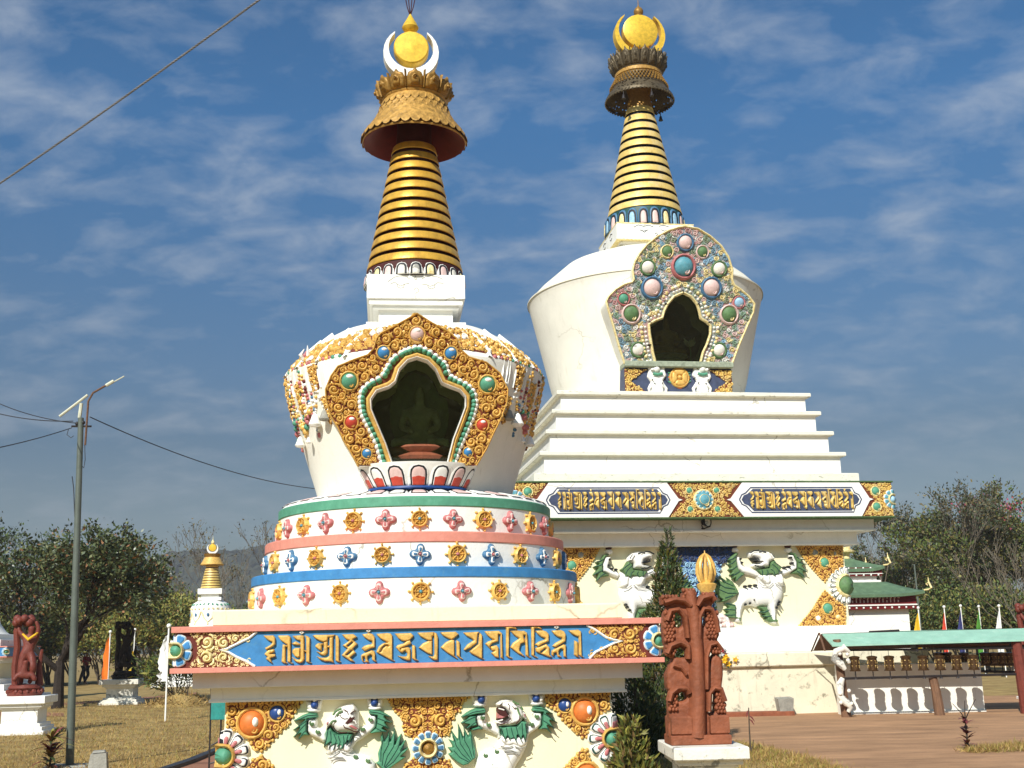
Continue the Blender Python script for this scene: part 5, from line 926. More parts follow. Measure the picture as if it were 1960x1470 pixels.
def big_lion(mirror):
    Z = (lambda p: [(-u, z) for u, z in Z6(p)]) if mirror else Z6
    def rl(mb, key, H, mat=0, dens=44, wd=None):
        for p in LB.get(key, ()):
            q = Z(p); ext = max(max(a for a, b in q) - min(a for a, b in q), max(b for a, b in q) - min(b for a, b in q)); mb.relief(q, H, bwf, step=ext / dens, wd=wd, mat=mat)
    mb = MB(); rl(mb, 'torso', .20); rl(mb, 'arms', .14, 0, 30); rl(mb, 'chest', .25, 0, 24); rl(mb, 'head', .26, 0, 40); rl(mb, 'ear', .29, 0, 14); b = mb.build('lion', 'white_clean', BS, ang=50); rb = lambda mb, lns, d: [mb.strip(Z(q), .012, .018, lambda u, z, h: (u, -WA - d - h, z), 1) for q in lns]
    mb = MB(); rl(mb, 'mane', .235, 0, 56, .03); rl(mb, 'cuffs', .15, 0, 56, .03); rl(mb, 'lower', .14, 0, 52, .03)
    rb(mb, ([(870, 330), (930, 380), (960, 430)], [(850, 390), (890, 420), (905, 470)], [(800, 400), (820, 430), (800, 475)], [(740, 400), (750, 430), (748, 465)], [(890, 300), (960, 350), (990, 375)]), .228); rb(mb, ([(430, 230), (400, 260), (345, 278)], [(430, 280), (390, 315), (350, 332)], [(450, 350), (400, 390), (355, 402)], [(480, 420), (420, 460), (375, 468)], [(510, 460), (470, 500), (442, 535)], [(1190, 240), (1230, 262), (1280, 270)], [(1210, 300), (1260, 320), (1312, 330)], [(1210, 370), (1270, 400), (1330, 428)], [(1190, 410), (1250, 450), (1298, 500)]), .146); rb(mb, ([(430, 850), (370, 830), (310, 818)], [(430, 900), (360, 895), (300, 890)], [(430, 960), (360, 965), (300, 960)], [(850, 900), (790, 930), (730, 920)], [(880, 970), (820, 985), (760, 972)]), .136)
    mb.build('mane', ['green_old', 'dark_green'], b, ang=50)
    mb = MB(); rl(mb, 'tail', .14, 0, 60, .03)
    for ln in ([(440, 690), (330, 690), (220, 640)], [(420, 640), (300, 620), (180, 550)], [(400, 600), (310, 560), (220, 500)], [(400, 720), (300, 750)]): mb.strip(Z(ln), .012, .02, lambda u, z, h: (u, -WA - .136 - h, z), 1)
    mb.build('tail', ['green_old', 'dark_green'], b, ang=50)
    mb = MB(); rl(mb, 'mouth', .275, 0, 22, .02)
    for x, y in LB['dots']:
        u, z = Z([(x, y)])[0]; mb.dome(u, z, .035, .235, bwf, 0, 8, 3)
    for x, y in LB['eyes']:
        u, z = Z([(x, y)])[0]; mb.dome(u, z, .04, .29, bwf, 1, 10, 4); mb.dome(u, z, .018, .297, bwf, 0, 8, 3)
    for ln in ([(592, 195), (640, 165), (700, 158)], [(700, 180), (745, 172), (790, 185)], [(645, 345), (700, 365), (770, 370)], [(850, 195), (885, 240), (880, 275)], [(640, 250), (660, 262), (655, 285)], [(690, 265), (705, 278), (700, 298)]): mb.strip(Z(ln), .014, .014, lambda u, z, h: (u, -WA - .258 - h, z), 0)
    for ln in ([(705, 560), (760, 600), (840, 606), (880, 565)], [(905, 570), (960, 606), (1025, 600)]): mb.strip(Z(ln), .010, .01, lambda u, z, h: (u, -WA - .245 - h, z), 2)
    mb.build('markings', ['black', 'white_clean', 'concrete'], b)
    for x, y in ((435, 150), (1105, 150)):
        mb = MB(); u, z = Z([(x, y)])[0]; mb.dome(u, z, .10, .16, bwf, 0, 12, 4, .07); mb.dome(u, z + .11, .08, .17, bwf, 1, 12, 4, .07); mb.build('jewel_cup', ['white_clean', 'maroon_dark'], b)
big_lion(False); big_lion(True)
def bgold(poly, gems, seed, parent, nm='corner_scroll', rmin=.035, rmax=.085):
    o = goldfield(poly, nm, [], parent, bwf, seed, rmin, rmax, backing=.03)
    for u, z, r, c in gems: g = MB(); gem(g, u, z, r, lambda a, b, h: (a, -WA - .03 - h, b), 0, 1, 2); g.build('jewel', ['gold', c, 'gold_white'], o)
for sgn in (1, -1):
    f = lambda p: [(sgn * u, z) for u, z in Z6(p)]
    q = f([(1205, 95), (1795, 85), (1800, 350), (1640, 450), (1570, 550), (1500, 480), (1400, 370), (1280, 220)]); q = [(max(-WA + .01, min(WA - .01, u)), z) for u, z in q]; a, b = f([(1440, 180)])[0], f([(1560, 305)])[0]; c_ = f([(1690, 190)])[0]
    bgold(q, [(*a, .07, 'concrete'), (*b, .10, 'green'), (*c_, .045, 'concrete')], 31 + sgn, BS)
    q = f([(1240, 1100), (1830, 1090), (1830, 860), (1690, 760), (1570, 650), (1490, 760), (1420, 880), (1340, 980)]); q = [(max(-WA + .01, min(WA - .01, u)), max(z, 1.95)) for u, z in q]; a, b, c_ = f([(1600, 880)])[0], f([(1480, 1000)])[0], f([(1730, 985)])[0]
    bgold(q, [(*a, .11, 'green'), (*b, .06, 'white_clean'), (*c_, .05, 'gold_white')], 41 + sgn, BS)
    flower(BS, 'lotus_medallion', sgn * WA, Z6([(1830, 590)])[0][1], fold(WA), 20, .26, .46, ['white_clean', 'dark_green', 'white_clean', 'white_clean', 'gold_white', 'green_old'], layers=3, hh=.07, boss=.25)
# centre ornament: dark blue scroll canopy, cloud column and a gilded vajra
zt = 3.86
mb = MB(); q = [(-.95, zt), (.95, zt), (.78, zt - .32), (.55, zt - .42), (.42, zt - .8), (.22, zt - .95), (-.22, zt - .95), (-.42, zt - .8), (-.55, zt - .42), (-.78, zt - .32)]
mb.relief(q, .05, bwf, wd=.02, mat=1); mb.scrolls(q, lambda u, z, h: (u, -WA - .045 - h, z), .035, .09, 77, H=.55, sym=0.0, pick=lambda x, z, r: 0 if z > zt - .4 else 2); 
q2 = [(-.40, 1.96), (.40, 1.96), (.34, 2.5), (.42, 2.95), (-.42, 2.95), (-.34, 2.5)]; mb.relief(q2, .05, bwf, wd=.02, mat=1); mb.scrolls(q2, lambda u, z, h: (u, -WA - .045 - h, z), .05, .11, 78, H=.6, sym=0.0, pick=lambda x, z, r: 2 if r > .06 else 3)
mb.build('centre_scroll', ['navy', 'blue_deep', 'blue_pale', 'green_old'], BS, ang=60)
mb = MB(); vx, vy = 0, -WA - .42
mb.lathe([(.02, 2.05), (.10, 2.1), (.12, 2.3), (.07, 2.45), (.12, 2.52), (.12, 2.60), (.07, 2.66), (.10, 2.72), (.21, 2.85), (.24, 2.95), (.12, 3.0), (.05, 3.05)], 24, cy=vy)
for k in range(5):
    a = k * math.pi / 2.5 + .3; P = [(vx + r * math.sin(a), vy - r * math.cos(a), z) for r, z in ((.07, 2.96), (.16, 3.05), (.21, 3.22), (.19, 3.42), (.11, 3.58), (.03, 3.66))]; mb.tube(P, [.04, .045, .05, .045, .04, .02], 8)
mb.tube([(vx, vy, 3.0), (vx, vy, 3.3), (vx, vy, 3.74)], [.06, .07, .01], 8); mb.box(-.05, .05, vy, -WA, 2.2, 2.3); mb.box(-.05, .05, vy, -WA, 2.75, 2.85); mb.build('vajra', 'gold', BS)
u, z = BG.uz(1386, 1186, -WA - .3); mb = MB()      # stone lotus at the right lion's hind foot
for k in range(7): a = (k - 3) * .42; mb.relief(petal(u, z - .10, math.pi / 2 + a, .03, .24, .16), .16, bwf, step=.03, mat=k % 2)
for k in range(6): mb.dome(u - .25 + k * .1, 1.99 + .02 * (k % 2), .07, .2, bwf, k % 2, 9, 3)
mb.build('stone_lotus', ['white_clean', 'pink_pale'], BS)
# --- mantra band on the far stupa
BAP = BA - .02; bbm = flat(-BAP); ZB = lambda x, y: BG.uz(x, y, -BAP)
LU = [([FR.uz(*p, -AP) for p in poly], [[FR.uz(*p, -AP) for p in h] for h in holes]) for poly, holes in LETTERS]
lu0 = min(u for q, _ in LU for u, z in q); lu1 = max(u for q, _ in LU for u, z in q); lz0 = min(z for q, _ in LU for u, z in q); lz1 = max(z for q, _ in LU for u, z in q)
zl, zh = 4.478, 5.282; zm = (zl + zh) / 2
for (x0, x1, xa, xb) in ((1019.7, 1306, 1049.5, 1276), (1390, 1671, 1419.6, 1644)):
    a, b, c_, d = ZB(x0, 951)[0], ZB(x1, 953)[0], ZB(xa, 925)[0], ZB(xb, 926)[0]
    out_ = [(a, zm), (a + .10, zm + .03), (c_, zh), (d, zh), (b - .10, zm + .03), (b, zm), (b - .10, zm - .03), (d, zl), (c_, zl), (a + .10, zm - .03)]
    mb = MB(); mb.prism(out_, lambda u, z: (u, -BAP + .01, z), lambda u, z: (u, -BAP - .03, z)); ca = mb.build('cartouche', 'white_clean', bband)
    e = .22; i0, i1 = zl + .13, zh - .15; inn = [(a + .36, zm), (a + .42, zm + .10), (a + .52, zm + .14), (c_ + .25, i1), (d - .25, i1), (b - .52, zm + .14), (b - .42, zm + .10), (b - .36, zm), (b - .42, zm - .10), (b - .52, zm - .14), (d - .25, i0), (c_ + .25, i0), (a + .52, zm - .14), (a + .42, zm - .10)]
    mb = MB(); mb.prism(inn, lambda u, z: (u, -BAP - .028, z), lambda u, z: (u, -BAP - .034, z)); mb.build('navy_field', 'navy', ca)
    mb = MB(); mb.strip([(u + (-.05 if u < (a + b) / 2 else .05), zm + (z - zm) * 1.12) for u, z in inn + inn[:1]], .018, .012, lambda u, z, h: (u, -BAP - .028 - h, z)); mb.build('field_line', 'navy', ca)
    mb = MB(); t0, t1 = a + .56, b - .50; q0, q1 = i0 + .03, i1 + .01
    for q, hs in LU:
        g = lambda u, z: (t0 + (u - lu0) / (lu1 - lu0) * (t1 - t0), q0 + (z - lz0) / (lz1 - lz0) * (q1 - q0)); mb.relief([g(*p) for p in q], .06, lambda u, z, h: (u, -BAP - .034 - h, z), [[g(*p) for p in h_] for h_ in hs], wd=.018, step=.017)
    mb.build('mantra_lettering', 'gold_pale', ca, ang=60)
uc = ZB(1346, 953)[0]; ul = [ZB(1306, 953)[0], ZB(1390, 953)[0]]; e0, e1 = ZB(1276, 926)[0], ZB(1419.6, 925)[0]
f0, f1 = ZB(1049.5, 925)[0], ZB(1644, 926)[0]; g0, g1 = ZB(1019.7, 951)[0], ZB(1671, 957)[0]
def bfield(q, seed, gems):
    mb = MB(); up = lambda u, z, h: (u, -BAP - h, z); mb.scrolls(q, up, .026, .06, seed, avoid=[(a, b, r * 1.4) for a, b, r, _ in gems], H=.6, tries=1800, k=3, n=14); mb.build('band_scroll', 'gold_pale', bband, ang=60)
    for a, b, r, c_ in gems: g = MB(); gem(g, a, b, r, up, 0, 1, 0); g.build('jewel', ['gold_white', c_], bband)
bfield([(e0 + .03, zh), (e1 - .03, zh), (ul[1] - .05, zm), (e1 - .03, zl), (e0 + .03, zl), (ul[0] + .05, zm)], 51, [(uc, zm, .17, 'turq'), (uc - .33, zm + .22, .06, 'green'), (uc + .33, zm + .22, .06, 'green'), (uc - .33, zm - .22, .06, 'green'), (uc + .33, zm - .22, .06, 'green')])
flower(bband, 'corner_flower', uc, zm, lambda u, z, h: (u, -BAP - .01 - h, z), 12, .12, .23, ['white_clean', 'blue_pale', 'turq', 'turq', 'gold_white', 'turq'], layers=3)
bfield([(f1 + .03, zh), (BAP, zh), (BAP, zl), (f1 + .03, zl), (g1 + .05, zm)], 52, [(BAP - .42, zm + .2, .085, 'green'), (BAP - .42, zm - .18, .085, 'green')])
bfield([(f0 - .03, zh), (-BAP, zh), (-BAP, zl), (f0 - .03, zl), (g0 - .05, zm)], 53, [(-BAP + .3, zm + .2, .085, 'green'), (-BAP + .3, zm - .18, .085, 'green')])
for sgn in (-1, 1): flower(bband, 'corner_flower', sgn * BAP, zm, fold(BAP), 10, .12, .24, ['white_clean', 'blue_pale', 'turq', 'turq', 'gold_white', 'blue_pale'], layers=3, ph=.3)
# --- dome
cdx = -.06
DB = [(2.50, 7.74), (2.60, 8.2), (2.70, 8.514), (2.95, 9.6), (3.24, 10.85), (3.29, 10.99), (3.25, 11.05), (2.96, 11.36), (2.264, 11.97), (1.433, 12.30), (.9, 12.40), (.3, 12.42)]
dbp = []
for i in range(len(DB) - 1):
    n_ = 10 if i in (2, 3) else 3
    for k in range(n_): dbp.append((DB[i][0] + (DB[i + 1][0] - DB[i][0]) * k / n_, DB[i][1] + (DB[i + 1][1] - DB[i][1]) * k / n_))
dbp.append(DB[-1]); isp = min(range(len(dbp)), key=lambda i: abs(dbp[i][1] - 11.02))
TB = Tilt(BG, -3.36, 10.99, -.225)
Z7 = TB.zoom(1160, 420, 4.323)
bi = Z7([(405, 1180), (385, 1100), (360, 950), (353, 870), (400, 840), (465, 815), (480, 760), (510, 700), (560, 640), (635, 608), (700, 640), (750, 700), (770, 760), (782, 820), (830, 850), (862, 880), (862, 950), (832, 1040), (802, 1100), (782, 1180)])
bcn = (sum(p[0] for p in bi) / len(bi), sum(p[1] for p in bi) / len(bi)); bhole = [(bcn[0] + (u - bcn[0]) * 1.18, bcn[1] + (z - bcn[1]) * 1.12) for u, z in bi]
def skb(i, k):
    a = ((k + .5) * 2 * math.pi / 120 + math.pi) % (2 * math.pi) - math.pi
    return abs(a) < .8 and inpoly(dbp[i][0] * math.sin(a) + cdx, (dbp[i][1] + dbp[i + 1][1]) / 2, bhole)
mb = MB(); mb.lathe(dbp[:isp + 1], 120, 0, cdx, skip=skb); bd = mb.build('dome', 'dome_white', BS)
mb = MB(); mb.lathe([(dbp[isp][0] + .03, dbp[isp][1] - .03), (dbp[isp][0] + .03, dbp[isp][1] + .01)] + dbp[isp + 1:], 120, 0, cdx); mb.build('dome_cap', 'dome_cap', BS)
# --- pastel shrine frame
TB = Tilt(BG, -3.36, 10.99, -.225)
Z7 = TB.zoom(1160, 420, 4.323)
bo = Z7([(155, 1195), (110, 1060), (60, 880), (20, 750), (3, 680), (20, 640), (80, 580), (150, 540), (215, 520), (232, 500), (220, 420), (240, 350), (280, 280), (340, 210), (420, 145), (520, 92), (600, 68), (650, 60), (760, 80), (860, 140), (950, 220), (1010, 310), (1045, 420), (1042, 500), (1060, 545), (1110, 580), (1180, 640), (1228, 700), (1217, 770), (1160, 900), (1100, 1040), (1042, 1195)])
bi = Z7([(405, 1180), (385, 1100), (360, 950), (353, 870), (400, 840), (465, 815), (480, 760), (510, 700), (560, 640), (635, 608), (700, 640), (750, 700), (770, 760), (782, 820), (830, 850), (862, 880), (862, 950), (832, 1040), (802, 1100), (782, 1180)])
mb = MB(); slab(mb, bo, bi, .75, TB, 0, 1); bf = mb.build('shrine_frame', [mat('pastel_ground_paint', (.30, .33, .33), .7, var=.3, scale=9, stains=[((.46, .24, .24), (1.9, 1.9, 1.9), .50, .60, .8), ((.16, .26, .15), (2.3, 2.3, 2.3), .52, .62, .8), ((.03, .04, .035), (26, 26, 26), .55, .65, .6)]), 'dome_white'], BS, ang=30); bfm = TB.mp()
gl = [(655, 195, 52, 'pink_pale', 'blue_petal'), (505, 268, 40, 'green_old', 'gold_white'), (797, 272, 40, 'green_old', 'pink_pale'), (640, 395, 74, 'turq', 'pink_petal'), (345, 400, 48, 'plaster', 'green_old'), (935, 412, 48, 'plaster', 'green_old'), (380, 570, 66, 'pink_pale', 'blue_petal'), (870, 570, 64, 'pink_pale', 'blue_petal'), (145, 660, 38, 'green', 'pink_petal'), (1100, 690, 38, 'blue_pale', 'pink_petal'), (208, 785, 58, 'green_old', 'pink_pale'), (1017, 790, 58, 'green_old', 'pink_pale'), (265, 1080, 46, 'plaster', 'green_old'), (935, 1085, 46, 'plaster', 'green_old')]
av = []
for x, y, r, c_, rc in gl:
    u, z = Z7([(x, y)])[0]; rr = r / 4.323 * 29.5 / F_PX; av.append((u, z, rr * 1.5)); g = MB(); gem(g, u, z, rr, bfm, 0, 1, 2, H=.75); g.build('jewel', [rc, c_, 'pink_pale' if rc != 'pink_pale' else 'gold_white'], bf)
cols = [mat('faded_pink_curl', (.58, .32, .31), .6, var=.2), 'pink_pale', mat('faded_blue_curl', (.20, .32, .40), .6, var=.2), mat('faded_green_curl', (.24, .36, .26), .6, var=.2), 'gold_white', 'white_clean', mat('faded_moss_curl', (.26, .31, .20), .6, var=.2), 'blue_pale']
def pk(x, z, r):
    k = math.sin(x * 3.1 + 1.3) + math.sin(z * 2.7 + x) ; q = rnd.random()
    if q < .36: return rnd.choice((5, 1, 1, 4))
    return (0, 1)[q > .7] if k > .7 else ((3, 6)[q > .6] if k > -.2 else ((2, 7)[q > .75] if k > -1.1 else (6, 4)[q > .6]))
ring_in = [(cxx * 1.16 - .16 * bi[9][0], zz_ * 1.10 - .10 * (bi[0][1] + .6)) for cxx, zz_ in bi]
mb = MB(); mb.scrolls(bo, bfm, .034, .085, 61, avoid=av, holes=[ring_in], H=.45, tries=9000, pick=pk, k=3, n=14, tight=.90, fill=False, tt=.21); mb.build('frame_scroll', cols, bf, ang=60)
mb = MB(); mb.strip(bo, .03, .05, bfm, 0); mb.build('frame_edge', 'gold_white', bf)
mb = MB(); lp = bi[1:] if False else bi; 
for i in range(len(lp) - 1):
    a, b = lp[i], lp[i + 1]; d = math.hypot(b[0] - a[0], b[1] - a[1]); n_ = max(1, round(d / .10)); tx, tz = (b[0] - a[0]) / d, (b[1] - a[1]) / d
    for k in range(n_):
        x, z = a[0] + (b[0] - a[0]) * (k + .5) / n_, a[1] + (b[1] - a[1]) * (k + .5) / n_
        for off, r_, m_ in ((.10, .036, 0), (.20, .05, 1)):
            nx, nz = -tz, tx
            mb.dome(x + nx * off, z + nz * off, r_, r_ * 1.2, bfm, m_ if (k + i) % 3 else 0, 7, 3)
mb.build('pearl_border', ['white_clean', 'gold_white'], bf)
mb = MB(); mb.strip(bi, .035, .07, bfm); mb.build('opening_moulding', 'gold_white', bf)
mb = MB()
for x, y, dx, dy in ((635, 608, 0, -22), (500, 705, -14, -10), (757, 702, 14, -10), (370, 858, -12, -8), (845, 856, 12, -8), (360, 1040, -14, 0), (838, 1050, 14, 0)): mb.strip(Z7([(x + dx, y + dy), (x - dx * .6, y - dy * .6)]), .016, .08, bfm)
mb.build('glass_clip', 'dark_metal', bf)
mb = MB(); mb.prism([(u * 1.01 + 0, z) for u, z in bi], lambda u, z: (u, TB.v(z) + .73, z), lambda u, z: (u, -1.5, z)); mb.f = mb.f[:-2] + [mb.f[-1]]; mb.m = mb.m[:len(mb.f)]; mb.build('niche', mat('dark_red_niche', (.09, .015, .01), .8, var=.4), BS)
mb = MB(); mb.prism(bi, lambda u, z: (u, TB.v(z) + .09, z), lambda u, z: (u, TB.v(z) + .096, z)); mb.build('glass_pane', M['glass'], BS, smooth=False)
u, z = Z7([(560, 1180)])[0]; buddha(BG, u, -2.3, z + .25, 1.2, 'seated statue in the dark niche of the far stupa', 'gold_dark', 'concrete', None)
fl = thing('lotus_flower', 'pale lotus flower standing beside the seated statue in the far niche', 'flower', BG.world(u + .55, -2.5, z))
mb = MB(); mb.tube([(0, 0, 0), (.02, 0, .3), (0, 0, .52)], .015, 5, 0); mb.build('stem', 'green_old', fl)
mb = MB()
for k in range(9): a = k * .7; mb.tube([(0, 0, .5), (.09 * math.cos(a), .09 * math.sin(a), .56 + .02 * (k % 3)), (.16 * math.cos(a), .16 * math.sin(a), .62 + .05 * (k % 3))], [.02, .045, .006], 5)
mb.build('petals', 'lf_white', fl)
# ledge and panel under the frame
l0, l1 = Z7([(150, 1222)])[0], Z7([(1046, 1190)])[0]
mb = MB(); VB = TB.v(l0[1]); mb.box(l0[0], l1[0], VB - .10, -2.0, l0[1], l1[1] + .02, 0, .02); mb.build('shrine_ledge', mat('grey_green_ledge', (.30, .34, .25), .7, var=.3, scale=14, stains=[((.1, .12, .08), (12, 12, 12), .55, .7, .6)]), BS)
p0, p1 = Z7([(152, 1430)])[0], Z7([(1042, 1225)])[0]; pz0 = 7.75
mb = MB(); mb.box(p0[0], p1[0], VB + .06, -1.9, pz0 - .2, l0[1] + .005, 0, .0); pn = mb.build('shrine_panel', 'navy', BS); VP = VB + .06; pm = flat(VP)
zA, zB = p0[1] - .05, l0[1] - .03; zc_ = (zA + zB) / 2
for sgn in (0, 1):
    u0, u1 = (p0[0], p0[0] + .62) if sgn == 0 else (p1[0], p1[0] - .62); d = 1 if sgn == 0 else -1
    for za in (zA, zB):
        q = [(u0, za), (u1, za), (u0 + d * .16, zc_), (u0, zc_)]; mb = MB(); mb.relief(q, .03, pm, wd=.02, mat=1); mb.scrolls(q, lambda u, z, h: (u, VP - .025 - h, z), .035, .08, 71 + sgn + int(za * 7), H=.6); mb.build('corner_scroll', ['gold_pale', 'gold_back'], pn, ang=60)
um_ = Z7([(606, 1310)])[0]
mb = MB(); Rm = .26; mb.relief([(um_[0] + Rm * (1 + .12 * math.cos(4 * a)) * math.cos(a), um_[1] + Rm * (1 + .12 * math.cos(4 * a)) * math.sin(a)) for a in [k * math.pi / 18 for k in range(36)]], .04, pm, wd=.05, mat=0); mb.ringt(um_[0], um_[1], Rm * .92, .03, .06, pm, 1, 28)
for k in range(4):
    a = k * math.pi / 2; mb.relief(petal(um_[0], um_[1], a, .05, .22, .16), .09, pm, step=.02, mat=1)
mb.dome(*um_, .07, .12, pm, 1, 12, 4); mb.build('crossed_vajra', ['orange', 'gold'], pn, ang=60)
for sgn, x in ((-1, 420), (1, 790)):
    u, z = Z7([(x, 1320)])[0]; g = lambda p: [(u + sgn * a * .0042, z - b * .0042) for a, b in p]
    mb = MB(); mb.relief(g([(-60, -98), (-30, -98), (-22, -60), (15, -55), (25, -98), (60, -98), (52, -50), (62, -10), (40, 22), (52, 40), (62, 60), (52, 98), (38, 98), (44, 64), (22, 48), (-22, 48), (-46, 64), (-40, 98), (-56, 98), (-66, 60), (-44, 30), (-36, 10), (-60, -20), (-50, -60)]), .07, pm, wd=.05, step=.016); mb.relief(g([(-30, 40), (30, 35), (40, 80), (25, 100), (-15, 105), (-38, 80)]), .12, pm, wd=.06, step=.016)
    mb.dome(*g([(4, -60)])[0], .12, .15, pm, 0, 12, 4, .13); mb.dome(*g([(30, -52)])[0], .06, .17, pm, 0, 9, 3); mb.dome(*g([(-22, -85)])[0], .035, .12, pm, 0, 7, 3); mb.dome(*g([(24, -88)])[0], .035, .12, pm, 0, 7, 3)
    o = mb.build('small_lion', 'white_clean', pn, ang=60); mb = MB(); mb.strip(g([(-30, -30), (0, -22), (30, -28)]), .04, .05, lambda a, b, h: pm(a, b, h + .09))
    for k in range(4): mb.strip(g([(-70, -40 + 18 * k), (-95, -35 + 20 * k), (-125, -20 + 18 * k)]), .022, .03, pm)
    mb.build('tail', 'green', o)
    mb = MB()
    for a, b in ((-8, -68), (14, -68), (36, -46), (-28, 30), (20, 34), (34, 10), (-50, 0)): mb.dome(*g([(a, b)])[0], .018, .165, pm, 0, 6, 3)
    mb.build('markings', 'black', o)
# --- harmika and spire
hxo = .06
def sqx(mb, a, z0, z1, c=hxo, bev=.006): mb.box(c - a, c + a, -a, a, z0, z1, 0, bev)
mb = MB(); sqx(mb, .80, 12.2, 12.46); sqx(mb, .88, 12.40, 12.46); sqx(mb, .98, 12.455, 12.512); sqx(mb, 1.10, 12.507, 13.005); hk = mb.build('harmika', 'white_clean', BS)
mb = MB(); sqx(mb, 1.108, 12.505, 12.535); sqx(mb, 1.108, 12.975, 13.012); mb.build('gold_line', 'gold_white', hk)
mb = MB(); hm = flat(-1.10); ZH = bpx(980, 400, 3.769, -1.10)
for ln in ([(880, 130), (910, 115), (950, 125), (985, 118), (1020, 128)], [(920, 150), (950, 160), (985, 150)], [(935, 150), (955, 170), (975, 152)], [(1030, 180), (1045, 172), (1050, 185), (1038, 195)], [(1060, 125), (1090, 118), (1130, 128)], [(1075, 150), (1100, 160), (1130, 150)]): mb.strip(ZH(ln), .010, .004, hm)
for s0 in (-.55, .25): mb.tube([(hxo - 1.103, s0, 12.85), (hxo - 1.104, s0 + .15, 12.9), (hxo - 1.103, s0 + .3, 12.84)], .010, 5); mb.tube([(hxo - 1.103, s0 + .05, 12.75), (hxo - 1.104, s0 + .15, 12.7), (hxo - 1.103, s0 + .25, 12.76)], .010, 5)
mb.build('painted_eyes', 'cable_dark', hk)
mb = MB(); mb.lathe([(.9, 13.0), (1.10, 13.02), (1.13, 13.25), (1.08, 13.54)], 72, 0, hxo); lr = mb.build('spire_lotus', 'dark_green', BS)
lotus_ring(lr, 'lotus_petal', lambda a, t, h: (hxo + (1.115 - .03 * t + h) * math.sin(a), -(1.115 - .03 * t + h) * math.cos(a), 13.02 + .50 * t), 22, ['blue_petal', 'black', 'pink_pale', 'gold_white', 'blue_pale'], (-2.2, 2.2), .04, thin=.5)
spire(BS, 13.52, 16.95, 1.085, .385, 12, 'gold_pale', 'black', .32, hxo + .02)
sx_ = .09
mb = MB(); mb.lathe([(.37, 16.8), (.36, 17.1), (.30, 17.3), (.42, 17.75), (.5, 17.9)], 40, 0, sx_); mb.build('spire_neck', 'gold_dark', BS)
# lace umbrella: a pierced skirt
mb = MB(); prof = [(1.008, 17.17), (1.0, 17.25), (.93, 17.36), (.84, 17.48), (.76, 17.62), (.70, 17.76), (.665, 17.90)]; rr_ = random.Random(9)
dn = []
for i in range(len(prof) - 1):
    for k in range(3): dn.append((prof[i][0] + (prof[i + 1][0] - prof[i][0]) * k / 3, prof[i][1] + (prof[i + 1][1] - prof[i][1]) * k / 3))
dn.append(prof[-1]); holes = {(i, k) for i in range(1, 10) for k in range(110) if rr_.random() < .17 and (i + k) % 2}
mb.lathe(dn, 110, 0, sx_, skip=lambda i, k: (i, k) in holes); mb.lathe([(r - .03, z) for r, z in dn], 110, 0, sx_, skip=lambda i, k: (i, k) in holes); bu = mb.build('umbrella', 'bronze', BS, ang=60)
mb = MB(); mb.lathe([(.66, 17.72), (.05, 17.78)], 48, 0, sx_); mb.lathe([(.02, 17.9), (.66, 17.9)], 48, 0, sx_); mb.build('umbrella_top', 'bronze', bu)
mb = MB()
for k in range(56):
    a = 2 * math.pi * k / 56; mb.ball((sx_ + 1.0 * math.sin(a), -1.0 * math.cos(a), 17.165), .035, 0, 6, 4)
for row in range(4):
    for k in range(48): a = 2 * math.pi * (k + .5 * (row % 2)) / 48; r = .69 + .045 * row + .02; z = 17.84 - .085 * row; mb.ball((sx_ + r * math.sin(a), -r * math.cos(a), z), .036, 1, 6, 4)
mb.build('bead_fringe', ['bronze', 'gold_dark'], bu)
for a in (-.75, .1, .9, 2.2): mb = MB(); mb.lathe([(.012, 17.14), (.014, 17.05), (.035, 17.03), (.045, 16.96), (.07, 16.90), (.001, 16.91)], 10, cx=sx_ + .98 * math.sin(a), cy=-.98 * math.cos(a)); mb.build('bell', 'dark_metal', bu)
mb = MB(); mb.lathe([(.66, 17.89), (.70, 17.93), (.70, 18.02), (.66, 18.05), (.68, 18.08)], 56, 0, sx_); mb.build('umbrella_band', 'gold_antique', BS)
crown(BS, .66, 18.02, .83, 18.52, 18, ['bronze', 'bronze'], sx_)
moon(BS, .17, 19.30, .77, .645, .12, 0, .14, 'gold_disc'); disc(BS, .188, 19.42, .53, 0, .15, 'gold_disc')
mb = MB(); mb.lathe([(.08, 19.9), (.14, 19.94), (.10, 19.99), (.14, 20.06), (.145, 20.14), (.10, 20.22), (.05, 20.26), (.015, 20.32), (.004, 20.62)], 20, cx=.19); mb.build('jewel_finial', 'gold_dark', BS)
# floodlight clamped on the cornice
p = BG.world(*([BG.uz(1352, 999, -LA1 - .1)[0], -LA1 - .1]), BG.uz(1352, 999, -LA1 - .1)[1])
fl = thing('floodlight', 'small black floodlight fixed under the mantra band of the far stupa', 'floodlight', p, BG.t + .5)
mb = MB(); mb.lathe([(.001, -.12), (.06, -.12), (.11, .0), (.125, .05), (.10, .052)], 16); mb.v = [(x, -z, y) for x, y, z in mb.v]; mb.build('lamp_body', 'dark_metal', fl)
mb = MB(); mb.lathe([(.001, .04), (.105, .04)], 16); mb.v = [(x, -z, y) for x, y, z in mb.v]; mb.build('lens', 'plaster', fl)
mb = MB(); mb.tube([(-.13, 0, 0), (-.14, .02, -.10), (0, .1, -.15), (.14, .02, -.10), (.13, 0, 0)], .014, 6); mb.tube([(0, .08, -.15), (0, .22, -.13)], .02, 6); mb.build('bracket', 'dark_metal', fl)
